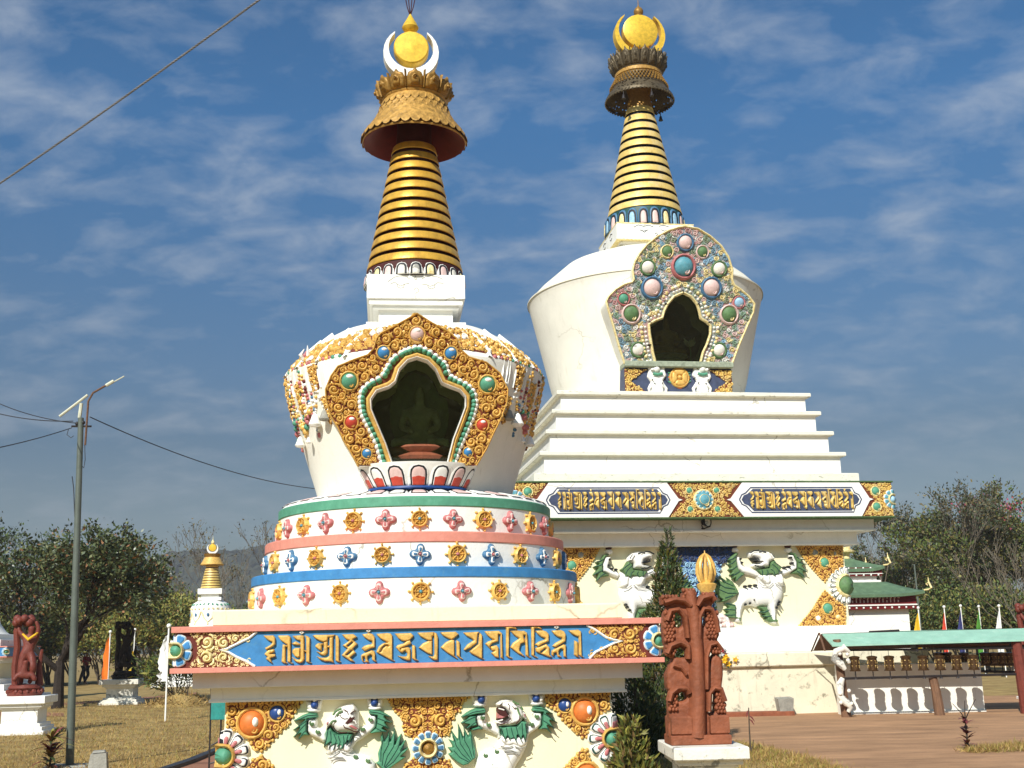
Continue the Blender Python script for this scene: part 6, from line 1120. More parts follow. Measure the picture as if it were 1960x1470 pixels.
# ================================================================ ground
def structure(o): o['kind'] = 'structure'; return o
def brick_mat(name, c1, c2, mortar, sc, rot=0.0, bump=.3):
    m = bpy.data.materials.new(name); m.use_nodes = True; t = m.node_tree; n = t.nodes; l = t.links; b = n['Principled BSDF']; b.inputs['Roughness'].default_value = .85; b.inputs['Specular IOR Level'].default_value = .2
    g = n.new('ShaderNodeNewGeometry'); mp = n.new('ShaderNodeMapping'); mp.inputs['Scale'].default_value = (sc, sc, sc); mp.inputs['Rotation'].default_value = (0, 0, rot); l.new(g.outputs['Position'], mp.inputs[0])
    bt = n.new('ShaderNodeTexBrick'); l.new(mp.outputs[0], bt.inputs['Vector']); bt.inputs['Color1'].default_value = (*c1, 1); bt.inputs['Color2'].default_value = (*c2, 1); bt.inputs['Mortar'].default_value = (*mortar, 1); bt.inputs['Mortar Size'].default_value = .025; bt.inputs['Bias'].default_value = 0
    no = n.new('ShaderNodeTexNoise'); no.inputs['Scale'].default_value = 1; no.inputs['Detail'].default_value = 9; no.inputs['Roughness'].default_value = .72; m2 = n.new('ShaderNodeMapping'); m2.inputs['Scale'].default_value = (.5, 1.5, 1); l.new(g.outputs['Position'], m2.inputs[0]); l.new(m2.outputs[0], no.inputs['Vector'])
    r = n.new('ShaderNodeValToRGB'); r.color_ramp.elements[0].position = .35; r.color_ramp.elements[0].color = (.55, .54, .52, 1); r.color_ramp.elements[1].position = .7; r.color_ramp.elements[1].color = (1.15, 1.12, 1.05, 1); l.new(no.outputs[0], r.inputs[0])
    mx = n.new('ShaderNodeMix'); mx.data_type = 'RGBA'; mx.blend_type = 'MULTIPLY'; mx.inputs[0].default_value = 1; l.new(bt.outputs[0], mx.inputs[6]); l.new(r.outputs[0], mx.inputs[7]); l.new(mx.outputs[2], b.inputs['Base Color'])
    bb = n.new('ShaderNodeBump'); bb.inputs['Strength'].default_value = bump; bb.inputs['Distance'].default_value = .01; l.new(bt.outputs['Fac'], bb.inputs['Height']); bb.invert = True; l.new(bb.outputs[0], b.inputs['Normal']); return m
M['lawn'] = mat('dry_lawn_soil', (.27, .165, .052), .95, var=.3, scale=1.4, bump=.6, bscale=20, col2=(.33, .235, .085), stains=[((.10, .075, .03), (1.1, 1.1, 1.1), .52, .72, .6), ((.13, .125, .03), (.6, .6, .6), .56, .72, .5)])
M['paving'] = brick_mat('red_brick_paving', (.47, .265, .145), (.53, .31, .175), (.38, .235, .14), 4.2, .15)
M['path'] = brick_mat('red_brick_path', (.36, .16, .105), (.42, .21, .14), (.25, .15, .10), 4.5, .5)
def sheet(name, pts, z, m_, nx=1):
    mb = MB(); mb.add([(x, y, z) for x, y in pts], [tuple(range(len(pts)))]); return structure(mb.build(name, m_, smooth=False))
sheet('ground', [(-900, -60), (900, -60), (900, 1500), (-900, 1500)], 0, 'lawn')
pv = [(1.35, 20.3)] + [tuple(gnd(x, y)[:2]) for x, y in ((1395, 1422), (1450, 1430), (1520, 1447), (1570, 1464))] + [(3.3, 12), (4.0, 8), (14, 8), (24, 20), (24, 33.5), (8.0, 33.5), (-2.5, 29.5), (.8, 23)]
sheet('brick_plaza', pv, .006, 'paving')
a0, a1, b0, b1 = gnd(285, 1469), gnd(402, 1408), gnd(430, 1452), gnd(436, 1404)
sheet('brick_path', [(-5.55, 13.0), (-5.05, 17.0), (-5.0, 19.0), (-5.3, 27.0), (-4.2, 27.0), (-3.9, 17.0), (-4.2, 13.0)], .006, 'path')
mb = MB(); K = [(-5.62, 13.0), (-5.12, 17.0), (-5.07, 19.0), (-5.37, 27.0)]
for i in range(3):
    a, b = Vector((*K[i], 0)), Vector((*K[i + 1], 0)); d = (b - a).normalized(); s_ = Vector((-d.y, d.x, 0)) * .07
    mb.add([a - s_, a + s_, b + s_, b - s_, a - s_ + Vector((0, 0, .06)), a + s_ + Vector((0, 0, .06)), b + s_ + Vector((0, 0, .06)), b - s_ + Vector((0, 0, .06))], [(4, 5, 6, 7), (0, 1, 5, 4), (1, 2, 6, 5), (2, 3, 7, 6), (3, 0, 4, 7)])
structure(mb.build('kerb', 'cable_dark'))
sheet('brick_path', [(gx(60, 39).x, 39.4), (gx(230, 41).x, 42.6), (gx(360, 46).x, 47.5), (gx(360, 48).x, 49.5), (gx(225, 43).x, 44.4), (gx(60, 40).x, 41.2)], .006, 'path')
sheet('brick_path', [(-22.0, 37.0), (gx(138, 33.5).x, 33.2), (gx(126, 35).x, 35.2), (-22, 39.5)], .007, 'path')
# hills
def hill(name, pts, base_y, depth, m_, seed):
    rnd_ = random.Random(seed); mb = MB(); n = len(pts); rows = 34; vs = []
    for j in range(rows):
        t = j / (rows - 1); f = math.sin(math.pi * min(1, t * .5 + .0))
        for x, z in pts: vs.append((x + rnd_.uniform(-2, 2), base_y + depth * t + rnd_.uniform(-2, 2), z * f * (1 + .05 * math.sin(x * .05 + t * 9) + rnd_.uniform(-.02, .02) * (t < .97)) - (2 if j == 0 else 0)))
    mb.add(vs, [(j * n + i, j * n + i + 1, (j + 1) * n + i + 1, (j + 1) * n + i) for j in range(rows - 1) for i in range(n - 1)]); return structure(mb.build(name, m_))
M['hill'] = mat('forested_hill', (.030, .036, .020), .95, var=.5, scale=.06, bump=1.0, bscale=.3, stains=[((.06, .06, .03), (.16, .16, .3), .5, .62, .8), ((.012, .016, .01), (.22, .22, .3), .52, .62, .8)])
def hp(px, py, Y): p = at(px, py, Y); return (p.x, p.z)
hl = []
prof_h = [(-400, 1190), (0, 1150), (150, 1120), (230, 1098), (290, 1085), (330, 1073), (380, 1060), (430, 1050), (480, 1048), (530, 1046), (600, 1052), (760, 1075), (980, 1110), (1300, 1150), (1800, 1160), (2400, 1180)]
for i in range(len(prof_h) - 1):
    for k in range(12):
        t = k / 12; x = prof_h[i][0] * (1 - t) + prof_h[i + 1][0] * t; y = prof_h[i][1] * (1 - t) + prof_h[i + 1][1] * t + random.Random(i * 12 + k).uniform(-2.2, 2.2); hl.append(hp(x, y, 820))
hill('hills', hl, 640, 180, 'hill', 3)

# ================================================================ carved figure statues and pedestals
def pedestal(x, y, cap, z_top, label, m_, rz=0, deep=None, group=None):
    d = deep or cap; t = thing('pedestal', label, 'pedestal', (x, y, 0), rz, group); b = lambda f: (-cap * f, cap * f, -d * f, d * f)
    mb = MB(); mb.box(*b(1.02), -.1, z_top * .10, 0, .012); mb.box(*b(.93), z_top * .09, z_top * .20, 0, .012); mb.box(*b(.82), z_top * .19, z_top * .28, 0, .012); mb.build('base', m_, t)
    mb = MB(); mb.box(*b(.68), z_top * .27, z_top * .66, 0, .006); mb.build('shaft', m_, t)
    mb = MB(); mb.box(*b(.76), z_top * .655, z_top * .71, 0, .006); mb.box(*b(.86), z_top * .705, z_top * .80, 0, .006); mb.build('moulding', m_, t)
    mb = MB(); mb.box(*b(1.0), z_top * .795, z_top, 0, .012); mb.build('cap', m_, t); return t
# near tree-dragon carving on its pedestal
ped = pedestal(1.93, 13.06, .385, .62, 'flaking white pedestal carrying the terracotta carving at lower right', 'plaster', .03, .56)
sx, sy = 1.93, 12.98
st = thing('carved_statue', 'terracotta openwork carving with a trunk and scaly arches on the flaking pedestal', 'statue', (sx, sy, .62), .06)
SFr = Frame(sx, sy, .06); ZS = lambda pts: [(u, z - .62) for u, z in SFr.zoom(1220, 1100, 3.973, -.10)(pts)]
oc = [(240, 1235), (235, 1170), (250, 1130), (243, 1060), (240, 940), (252, 890), (230, 860), (222, 760), (250, 690), (272, 640), (215, 600), (218, 540), (205, 510), (198, 400), (203, 300), (220, 255), (242, 235), (188, 228), (182, 170), (230, 148), (300, 165), (345, 190), (348, 140), (390, 113), (450, 128), (455, 185), (500, 145), (560, 133), (592, 160), (592, 210), (565, 232), (602, 290), (617, 380), (627, 460), (610, 497), (637, 540), (642, 590), (612, 605), (652, 650), (657, 760), (645, 860), (652, 900), (667, 960), (682, 1040), (692, 1232)]
hs = [[(278, 305), (315, 278), (356, 305), (350, 380), (322, 412), (284, 380)], [(480, 295), (515, 278), (530, 330), (518, 385), (488, 398), (470, 345)], [(308, 905), (360, 888), (378, 940), (350, 965), (304, 962)], [(552, 925), (578, 890), (600, 915), (592, 1050), (545, 1055)], [(288, 575), (335, 545), (376, 580), (380, 628), (330, 634), (280, 618)], [(540, 580), (575, 560), (600, 590), (560, 640), (532, 760), (530, 650)]]
mf = lambda u, z, h: (u, -.06 - h, z); mk = lambda u, z, h: (u, .06 + h, z)
mb = MB(); o_, h_ = ZS(oc), [ZS(h) for h in hs]
mb.relief(o_, .045, mf, h_, wd=.03, step=.0145); mb.relief(o_, .045, mk, h_, wd=.03, step=.0145)
for lp in [o_] + h_:
    n_ = len(lp); mb.add([(u, -.062, z) for u, z in lp] + [(u, .062, z) for u, z in lp], [(k, (k + 1) % n_, n_ + (k + 1) % n_, n_ + k) for k in range(n_)])
mb.strip(ZS([(450, 1235), (455, 900), (450, 600), (430, 300), (405, 180), (400, 120)]), [.105, .095, .085, .08, .075, .07], .17, mf, 0, 6)
body = mb.build('carving', 'terracotta', st, ang=50)
mb = MB()
for ln, r_ in (([(380, 480), (360, 320), (310, 265), (250, 275), (225, 350)], .028), ([(465, 480), (470, 320), (500, 260), (560, 265), (595, 340), (610, 440)], .028), ([(385, 640), (380, 545), (320, 515), (250, 540), (225, 600)], .03), ([(525, 870), (525, 620), (550, 535), (600, 520), (635, 570)], .026), ([(390, 900), (370, 862), (300, 862), (255, 900), (240, 960)], .03), ([(540, 1040), (545, 900), (580, 860), (630, 870), (660, 960)], .028), ([(270, 690), (330, 705), (370, 760)], .02), ([(400, 240), (350, 200), (280, 190), (200, 215)], .032), ([(450, 240), (490, 180), (560, 160), (585, 195)], .032)):
    mb.strip(ZS(ln), r_ * 1.15, r_ * 3.6, lambda u, z, h: (u, -.085 - h, z), 0, 6)
mb.build('arch_ribs', 'terracotta', body, ang=60)
mb = MB(); rs = random.Random(3)
for x0, x1, y0, y1 in ((212, 285, 290, 500), (530, 610, 290, 480), (222, 290, 550, 620), (245, 305, 920, 1050), (600, 665, 910, 1050), (560, 630, 560, 600), (195, 300, 170, 220), (500, 580, 150, 195), (350, 450, 120, 175)):
    yy = y0; k = 0
    while yy < y1:
        xx = x0 + (k % 2) * 12
        while xx < x1: u, z = ZS([(xx, yy)])[0]; mb.dome(u, z, .022, .05, lambda a, b, h: (a, -.095 - h, b), 0, 7, 3, .03); xx += 25
        yy += 26; k += 1
mb.build('scales', 'terracotta', body, ang=60)
mb = MB(); q = ZS([(243, 1235), (243, 1075), (690, 1075), (692, 1235)]); mb.box(q[0][0], q[2][0], -.2, .2, 0, .10, 0, .01); mb.box(q[0][0] + .015, q[0][0] + .23, -.19, .19, .098, q[1][1], 0, .02); mb.box(q[2][0] - .21, q[2][0] - .01, -.19, .19, .098, q[1][1], 0, .02); mb.build('foot_block', 'terracotta', body)

def rough(o, s, size):
    tx = bpy.data.textures.new('chisel_marks', 'CLOUDS'); tx.noise_scale = size; d = o.modifiers.new('chisel', 'DISPLACE'); d.texture = tx; d.strength = s; d.mid_level = .5; d.texture_coords = 'LOCAL'; return o
rough(body, .012, .04)
def carved_lady(x, y, z, s, label, m_, rz=0, scarf=False):
    t = thing('carved_statue', label, 'statue', (x, y, z), rz)
    mb = MB(); mb.lathe([(.02, 0), (.34 * s, 0), (.36 * s, .06 * s), (.30 * s, .11 * s), (.34 * s, .16 * s), (.30 * s, .22 * s), (.02, .23 * s)], 28)
    for k in range(18): a = k * 2 * math.pi / 18; mb.ball((.335 * s * math.sin(a), -.335 * s * math.cos(a), .09 * s), .045 * s, 0, 6, 4)
    mb.build('lotus_base', m_, t)
    S = lambda *p: Vector(p) * s
    mb = MB()
    mb.tube([S(-.24, .1, .2), S(-.27, .08, .6), S(-.24, .1, 1.0), S(-.27, .06, 1.35), S(-.2, .05, 1.58)], [.07 * s, .065 * s, .075 * s, .07 * s, .06 * s], 9)
    for k in range(9): a = k * .7; mb.ball(S(-.12 + .16 * math.cos(a), .02 + .10 * math.sin(a), 1.56 + .05 * math.sin(k * 2.1)), .09 * s, 0, 8, 5)
    mb.tube([S(.25, .1, .2), S(.22, .12, .6), S(.27, .08, .95)], [.09 * s, .06 * s, .03 * s], 8)
    mb.build('carved_tree', m_, t)
    V = [S(0, 0, .86), S(.02, 0, 1.02), S(.04, -.01, 1.18), S(.05, -.02, 1.28), S(.06, -.03, 1.37), S(.06, -.04, 1.46), S(-.08, 0, 1.2), S(-.2, .0, 1.33), S(-.24, .02, 1.5), S(.16, 0, 1.2), S(.2, -.03, 1.38), S(.14, -.05, 1.55), S(-.08, -.02, .82), S(-.1, -.06, .52), S(-.1, -.02, .24), S(.08, -.02, .82), S(.16, -.14, .58), S(.1, -.05, .3), S(.09, -.12, .25), S(-.1, -.1, .24)]
    E_ = [(0, 1), (1, 2), (2, 3), (3, 4), (4, 5), (2, 6), (6, 7), (7, 8), (2, 9), (9, 10), (10, 11), (0, 12), (12, 13), (13, 14), (14, 19), (0, 15), (15, 16), (16, 17), (17, 18)]
    skin_obj('figure', V, E_, [r * s for r in (.13, .11, .13, .05, .085, .07, .07, .05, .035, .07, .05, .035, .11, .085, .05, .11, .085, .05, .045, .045)], m_, t, 2); rough(COL.objects[-1] if False else t.children[-1], .05 * s, .07)
    V = [S(.0, -.14, .34), S(.0, -.18, .5), S(.02, -.2, .66), S(.03, -.22, .74), S(-.14, -.18, .44), S(-.2, -.24, .3), S(.16, -.18, .44), S(.24, -.2, .3)]
    skin_obj('kneeling_figure', V, [(0, 1), (1, 2), (2, 3), (0, 4), (4, 5), (0, 6), (6, 7)], [r * s for r in (.11, .10, .06, .065, .07, .05, .07, .05)], m_, t, 2); rough(t.children[-1], .05 * s, .07)
    if scarf:
        mb = MB(); mb.tube([S(-.10, -.13, 1.28), S(.03, -.16, 1.16), S(.17, -.13, 1.27), S(.19, -.05, 1.3)], [.022 * s, .035 * s, .022 * s, .018 * s], 7); mb.build('scarf', 'flag_yellow', t)
    return t
p1 = gx(41, 26.2); pedestal(p1.x, 26.6, .55, .80, 'clean white stepped pedestal at far left under the red carving', 'white_clean', .12)
carved_lady(gx(56, 26.6).x, 26.55, .80, 1.03, 'dark red carving of a standing figure wearing a yellow scarf, on the white pedestal', 'terracotta_dark', .15, True)
p2 = gx(231, 39.8); pedestal(p2.x, 40.2, .62, .80, 'peeling white pedestal between the orange and yellow flags', 'plaster', .1)
carved_lady(p2.x + .05, 40.2, .80, 1.12, 'dark shaded carving between the orange and yellow flags', 'dark_bark_and_shade', .1)  # red carving under the tree: its shade is put into the near-black colour
p3 = gx(1985, 31.0); pedestal(p3.x + .05, 31.3, .42, .75, 'white pedestal at the right edge beside the prayer wheel shelter', 'white_clean', .0)
carved_lady(p3.x + .0, 31.2, .75, 1.0, 'dark red carving cut off by the right edge of the photo', 'terracotta_dark', -.3)

# ================================================================ lamp post and wires
LX = gnd(133, 1470); lp = thing('lamp_post', 'grey-green lamp post with a bare tube light bracket on top', 'lamp post', (LX.x, LX.y, 0))
top = at(155, 800, LX.y) - Vector((LX.x, LX.y, 0)); tp = lambda x, y: at(x, y, LX.y) - Vector((LX.x, LX.y, 0))
mb = MB(); mb.tube([(0, 0, -.2), (0, 0, .02), top * .5 + Vector((0, 0, 0)), top], [.064, .062, .054, .044], 16); mb.build('pole', 'steel', lp)
mb = MB(); mb.box(-.32, .32, -.22, .22, -.1, .05, 0, .02); mb.build('footing', 'concrete', lp)
mb = MB(); mb.tube([tp(152, 800), tp(156, 772)], .03, 8, 0); mb.build('socket', 'lamp_white', lp)
mb = MB(); mb.tube([tp(114, 797), tp(168, 756)], .022, 8); mb.build('tube_light', 'lamp_white', lp)
mb = MB(); mb.tube([tp(163, 852), tp(165, 825), tp(169, 768), tp(178, 752), tp(204, 737)], .017, 8); mb.build('bracket_arm', 'rust', lp)
mb = MB(); mb.tube([tp(203, 738), tp(218, 729)], .028, 8); mb.tube([tp(216, 732), tp(238, 720)], .010, 6); mb.build('lamp_holder', 'lamp_white', lp)
mb = MB(); mb.tube([tp(137, 816), tp(175, 816)], .016, 6); mb.ball(tp(148, 811), .035); mb.ball(tp(159, 809), .035); mb.build('insulator_bar', 'dark_metal', lp)
mb = MB(); mb.tube([tp(162, 850), tp(163, 880), tp(160, 896), tp(156, 890)], .006, 5); mb.tube([tp(131, 822), tp(128, 832), tp(136, 838), tp(141, 834)], .006, 5); mb.tube([tp(138, 912), tp(141, 935), tp(143, 990)], .008, 5); mb.build('loose_wire', 'cable_dark', lp)
def cable(name, a, b, sag, r, m_, label, twist=0, n=40):
    pts = []
    for i in range(n + 1): t = i / n; p = a.lerp(b, t); p.z -= sag * 4 * t * (1 - t); pts.append(p)
    mb = MB()
    if twist:
        d = (b - a).normalized(); u = d.orthogonal().normalized(); v = d.cross(u); N_ = int((b - a).length / .03)
        for ph in range(3):
            q = []
            for i in range(N_ + 1):
                t = i / N_; p = a.lerp(b, t); p.z -= sag * 4 * t * (1 - t); an = 2 * math.pi * t * (b - a).length / twist + ph * 2.094; q.append(p + (u * math.cos(an) + v * math.sin(an)) * r * .55)
            mb.tube(q, r * .55, 5)
    else: mb.tube(pts, r, 5)
    return tag(mb.build(name, m_), label, 'cable')
cable('cable', at(-60, 391, 27.0), at(700, -152, 21), .1, .024, 'cable', 'thick twisted grey cable crossing the upper left sky', twist=.24)
lt = lambda x, y: at(x, y, LX.y)
cable('cable', at(-60, 742, 22), lt(146, 810), .12, .0085, 'cable_dark', 'uppermost of the three thin wires running left from the lamp post')
cable('cable', at(-60, 775, 19), lt(140, 806), .08, .0085, 'cable_dark', 'middle of the three thin wires running left from the lamp post')
cable('cable', at(-60, 868, 14), lt(137, 819), .03, .0075, 'cable_dark', 'lowest of the three thin wires rising to the lamp post from the left')
cable('cable', lt(172, 798), at(640, 938, 30), .25, .009, 'cable_dark', 'thin wire running right from the lamp post behind the near stupa')
# bollard, teal plate on legs
bp = gnd(187, 1478); bo_ = thing('bollard', 'short tapered concrete stump on the lawn at lower left', 'bollard', (bp.x, bp.y, 0), .2)
mb = MB(); mb.add([(-.15, -.13, -.1), (.15, -.13, -.1), (.15, .13, -.1), (-.15, .13, -.1), (-.10, -.09, .26), (.115, -.09, .27), (.115, .09, .27), (-.10, .09, .26)], [(0, 1, 5, 4), (1, 2, 6, 5), (2, 3, 7, 6), (3, 0, 4, 7), (4, 5, 6, 7)]); mb.build('stump', 'concrete', bo_); 
mb = MB(); mb.add([(-.085, -.075, .27), (.10, -.075, .28), (.10, .075, .28), (-.085, .075, .27), (-.07, -.06, .30), (.08, -.06, .295), (.08, .06, .305), (-.07, .06, .30)], [(0, 1, 5, 4), (1, 2, 6, 5), (2, 3, 7, 6), (3, 0, 4, 7), (4, 5, 6, 7)]); mb.build('worn_top', 'concrete', bo_)
Yp = 16.6; g = lambda x, y: at(x, y, Yp); o = gx(415, Yp); pt = thing('sign_stand', 'teal tin plate on thin dark legs beside the left corner of the near stupa', 'stand', o)
q = lambda x, y, d=0: g(x, y) - o + Vector((0, d, 0))
mb = MB(); a, b = q(404, 1378), q(436, 1344); mb.box(a.x, b.x, -.02, .02, a.z, b.z, 0, .006); mb.build('plate', 'teal', pt)
for x0, x1, nm in ((404, 400, 0), (424, 421, 0)):
    mb = MB(); t_, b_ = q(x0, 1340), q(x1, 1470); mb.tube([t_, (b_.x, 0, 0)], .014, 6); mb.build('leg', 'dark_metal', pt)
mb = MB(); mb.tube([q(404, 1427), q(423, 1416)], .01, 5); mb.tube([q(400, 1462), q(422, 1455)], .01, 5); mb.build('crossbar', 'dark_metal', pt)
mb = MB(); mb.tube([q(405, 1345, .03), q(404, 1318, .03)], .02, 6); mb.build('spike', 'dark_metal', pt)

# ================================================================ prayer flags
def flag(px, Y, top_py, z_bot, wpx, m_, label, cat='flag', lean=0, ragged=False, flip=-1, long=None):
    o = gx(px, Y); t = thing('prayer_flag', label, cat, o); zt_ = at(px, top_py, Y).z
    mb = MB(); mb.tube([(0, 0, -.1), (lean * .5, 0, zt_ * .5), (lean, 0, zt_)], .022, 8); mb.build('pole', 'white_clean', t)
    mb = MB(); mb.ball((lean, 0, zt_ + .05), .06, 0, 10, 6); mb.build('finial', 'white_clean', t)
    w_ = wpx * Y / F_PX; h0 = long or zt_ - .12; n, m = 14, 6; rr = random.Random(int(px)); vs = []
    for i in range(n + 1):
        z = h0 + (z_bot - h0) * i / n
        for j in range(m + 1):
            u = j / m; ww = w_ * (.35 + .65 * min(1, i / 5)) * (1 + (.35 * rr.uniform(-1, 1) if ragged else .06 * math.sin(i * 1.3)))
            vs.append((lean * z / zt_ + flip * u * ww, .05 * math.sin(u * 5 + i * .45) * u - .02, z - .10 * u * (1 - i / n)))
    mb = MB(); mb.add(vs, [(i * (m + 1) + j, i * (m + 1) + j + 1, (i + 1) * (m + 1) + j + 1, (i + 1) * (m + 1) + j) for i in range(n) for j in range(m)]); o2 = mb.build('cloth', m_, t); 
    return t
flag(210, 45, 1212, .62, 11, 'flag_orange', 'orange prayer flag on a white pole left of the dark carving'); flag(257, 45, 1208, .60, 9, 'flag_yellow', 'yellow prayer flag on a tall white pole right of the dark carving', long=1.75)
flag(322, 30, 1202, .95, 14, 'flag_white', 'ragged white prayer flag at the left end of the mantra band', ragged=True)
flag(1764, 46, 1166, .6, 13, 'flag_yellow', 'yellow prayer flag behind the green shelter roof'); flag(1814, 47, 1164, .6, 8, 'flag_red', 'red prayer flag behind the green shelter roof'); flag(1846, 48, 1162, .6, 10, 'flag_blue', 'navy blue prayer flag behind the green shelter roof'); flag(1881, 49, 1163, .6, 10, 'flag_green', 'green prayer flag behind the green shelter roof'); flag(1920, 47, 1162, .6, 11, 'flag_white', 'white prayer flag nearest the right edge behind the shelter roof')
o = gx(1766, 48); mb = MB(); mb.tube([(0, 0, 0), at(1750, 1080, 48) - o], [.05, .03], 8); pole = mb.build('flag_pole', 'steel'); pole.location = o; tag(pole, 'bare slanting metal pole rising behind the yellow flag at right', 'pole')

# ================================================================ small stupas
def small_stupa(x, y, s, label, rz):
    t = thing('stupa', label, 'stupa', (x, y, 0), rz); Q = lambda mb, a, z0, z1: mb.box(-a * s, a * s, -a * s, a * s, z0 * s, z1 * s, 0, .02 * s)
    mb = MB()
    for a, z0, z1 in ((3.0, -.2, .28), (2.75, .27, .55), (2.5, .54, .82), (2.2, .81, 1.05)): Q(mb, a, z0, z1)
    mb.build('base_step', 'white_clean', t)
    mb = MB(); Q(mb, 1.95, 1.04, 1.72); w_ = mb.build('base_wall', 'cream', t)
    for sg in (-1, 1):
        for za in (1.06, 1.70):
            q = [(sg * 1.93 * s, za * s), (sg * 1.1 * s, za * s), (sg * 1.93 * s, 1.38 * s)]; mb = MB(); mb.relief(q, .03 * s, lambda u, z, h: (u, -1.95 * s - h, z), mat=1); mb.scrolls(q, lambda u, z, h: (u, -1.98 * s - h, z), .05 * s, .14 * s, 5, k=3, n=12, tries=500); mb.build('corner_scroll', ['gold', 'red_brown'], w_, ang=60)
    mb = MB(); Q(mb, 2.1, 1.71, 1.85); Q(mb, 2.3, 1.84, 1.98); mb.build('cornice', 'white_clean', t)
    mb = MB(); Q(mb, 2.5, 1.97, 2.45); b_ = mb.build('mantra_band', 'blue', t); mb = MB(); Q(mb, 2.54, 1.96, 2.02); Q(mb, 2.54, 2.40, 2.46); mb.build('band_trim', 'pink', t)
    mb = MB()
    for i in range(14): mb.box((-1.3 + i * .2) * s, (-1.22 + i * .2) * s, -2.53 * s, -2.5 * s, 2.1 * s, (2.34 - .05 * (i % 3)) * s)
    mb.build('lettering', 'gold', b_)
    for sg in (-1, 1): flower(b_, 'corner_flower', sg * 2.5 * s, 2.21 * s, lambda u, z, h: fold(2.5 * s)(u, z, h), 8, .09 * s, .2 * s, ['white_clean', 'blue_pale', 'blue', 'blue', 'gold_white', 'green'], layers=2, hh=.03)
    mb = MB(); Q(mb, 2.1, 2.45, 2.75); Q(mb, 1.8, 2.74, 3.0); mb.build('drum_step', 'white_clean', t)
    dp = [(1.75, 3.0), (1.6, 3.12), (1.35, 3.45), (1.22, 3.85), (1.2, 4.3), (1.25, 4.55), (1.22, 4.8), (1.05, 5.05), (.8, 5.2), (.4, 5.25)]
    mb = MB(); mb.lathe([(r * s, z * s) for r, z in dp], 48); d = mb.build('dome', 'white_clean', t)
    mb = MB(); rr = random.Random(4)
    fn = lambda u, z, h: ((np.interp(z, [q[1] for q in dp], [q[0] for q in dp]) + h) * s * math.sin(u), -(np.interp(z, [q[1] for q in dp], [q[0] for q in dp]) + h) * s * math.cos(u), z * s)
    for k in range(26): a = k * 2 * math.pi / 26; mb.spiral(a, 4.95, .1, fn, k, 1, 1.1, .28, .6, k % 3 and 0 or 1, 10, 3); mb.spiral(a, 4.68, .09, fn, k + 2, -1, 1.1, .28, .6, 0, 10, 3)
    for k in range(9):
        a = k * 2 * math.pi / 9; mb.strip([(a - .33, 4.5), (a - .2, 4.1), (a, 3.85), (a + .2, 4.1), (a + .33, 4.5)], .035, .05, fn, 0); mb.dome(a, 4.3, .07, .08, fn, 2, 8, 3, .12); mb.dome(a, 3.75, .05, .08, fn, 0, 8, 3, .08)
    mb.build('garland', ['gold_white', 'green', 'blue_petal'], d, ang=60)
    mb = MB(); Q(mb, .72, 5.2, 5.4); Q(mb, .55, 5.39, 5.6); Q(mb, .75, 5.59, 5.95); mb.build('harmika', 'white_clean', t)
    mb = MB(); mb.lathe([(.6 * s, 5.95 * s), (.34 * s, 7.5 * s)], 32); mb.build('spire_core', 'maroon', t)
    for k in range(9):
        z = 6.0 + k * .165; r = .68 - .034 * k; mb = MB(); mb.lathe([(r * .8 * s, z * s), (r * s, z * s), ((r - .02) * s, (z + .11) * s), (r * .8 * s, (z + .11) * s)], 32); mb.build('spire_ring', 'gold_pale', t)
    mb = MB(); mb.lathe([(.1 * s, 7.5 * s), (.72 * s, 7.46 * s), (.74 * s, 7.5 * s), (.6 * s, 7.75 * s), (.5 * s, 7.95 * s), (.1 * s, 7.96 * s)], 40); mb.build('umbrella', 'gold', t)
    mb = MB(); mb.lathe([(.45 * s, 7.95 * s), (.56 * s, 8.18 * s), (.1 * s, 8.2 * s)], 24); mb.build('lotus_crown', 'gold_dark', t)
    moon(t, 0, 8.52 * s, .36 * s, .29 * s, .07 * s, 0, .08 * s, 'white_clean'); disc(t, 0, 8.58 * s, .24 * s, 0, .08 * s, 'gold_disc')
    mb = MB(); mb.lathe([(.05 * s, 8.78 * s), (.12 * s, 8.9 * s), (.08 * s, 9.0 * s), (.02 * s, 9.1 * s), (.003, 9.35 * s)], 14); mb.build('jewel_finial', 'gold_white', t)
    return t
ss = gx(401, 60); zt_ = at(404, 1027, 60).z; small_stupa(ss.x, 60, zt_ / 9.3, 'small white stupa with faded gold relief, far behind the left of the near stupa', .12)
ss = gx(-62, 44); small_stupa(ss.x, 44.0, .80, 'stupa mostly outside the left edge, its white steps behind the red carving', .10)

# ================================================================ pagoda kiosk
KX = gx(1633, 40); ky = 40.0; t = thing('pagoda', 'small white pagoda with two green roofs behind the far stupa', 'pagoda', KX, .06)
kz = lambda y: at(1690, y, ky).z; kw = lambda px: px * ky / F_PX
mb = MB(); mb.box(-1.42, 1.42, -1.42, 1.42, -.1, kz(1158), 0, .01); mb.build('wall', 'white_clean', t)
def kroof(z0, z1, hw, hw_in, m_): 
    mb = MB(); n = 10; vs = []
    rows = 6
    for r in range(rows + 1):
        f = r / rows; a = hw + (hw_in - hw) * f; z = z0 + (z1 - z0) * (f ** 1.25)
        for sd_ in range(4):
            for k in range(n):
                u = -1 + 2 * k / n; lift = .10 * (abs(u) ** 4) * (1 - f); x, y = (u, -1) if sd_ == 0 else ((1, u) if sd_ == 1 else ((-u, 1) if sd_ == 2 else (-1, -u))); vs.append((x * a, y * a, z + lift))
    q = 4 * n; fs = [(r * q + k, r * q + (k + 1) % q, (r + 1) * q + (k + 1) % q, (r + 1) * q + k) for r in range(rows) for k in range(q)]; mb.add(vs, fs)
    mb.add([(v[0] * .995, v[1] * .995, v[2] - .09) for v in vs[:q]] + vs[:q], [(k, (k + 1) % q, q + (k + 1) % q, q + k) for k in range(q)] + [tuple(range(q))]); return mb.build('roof', m_, t, ang=50)
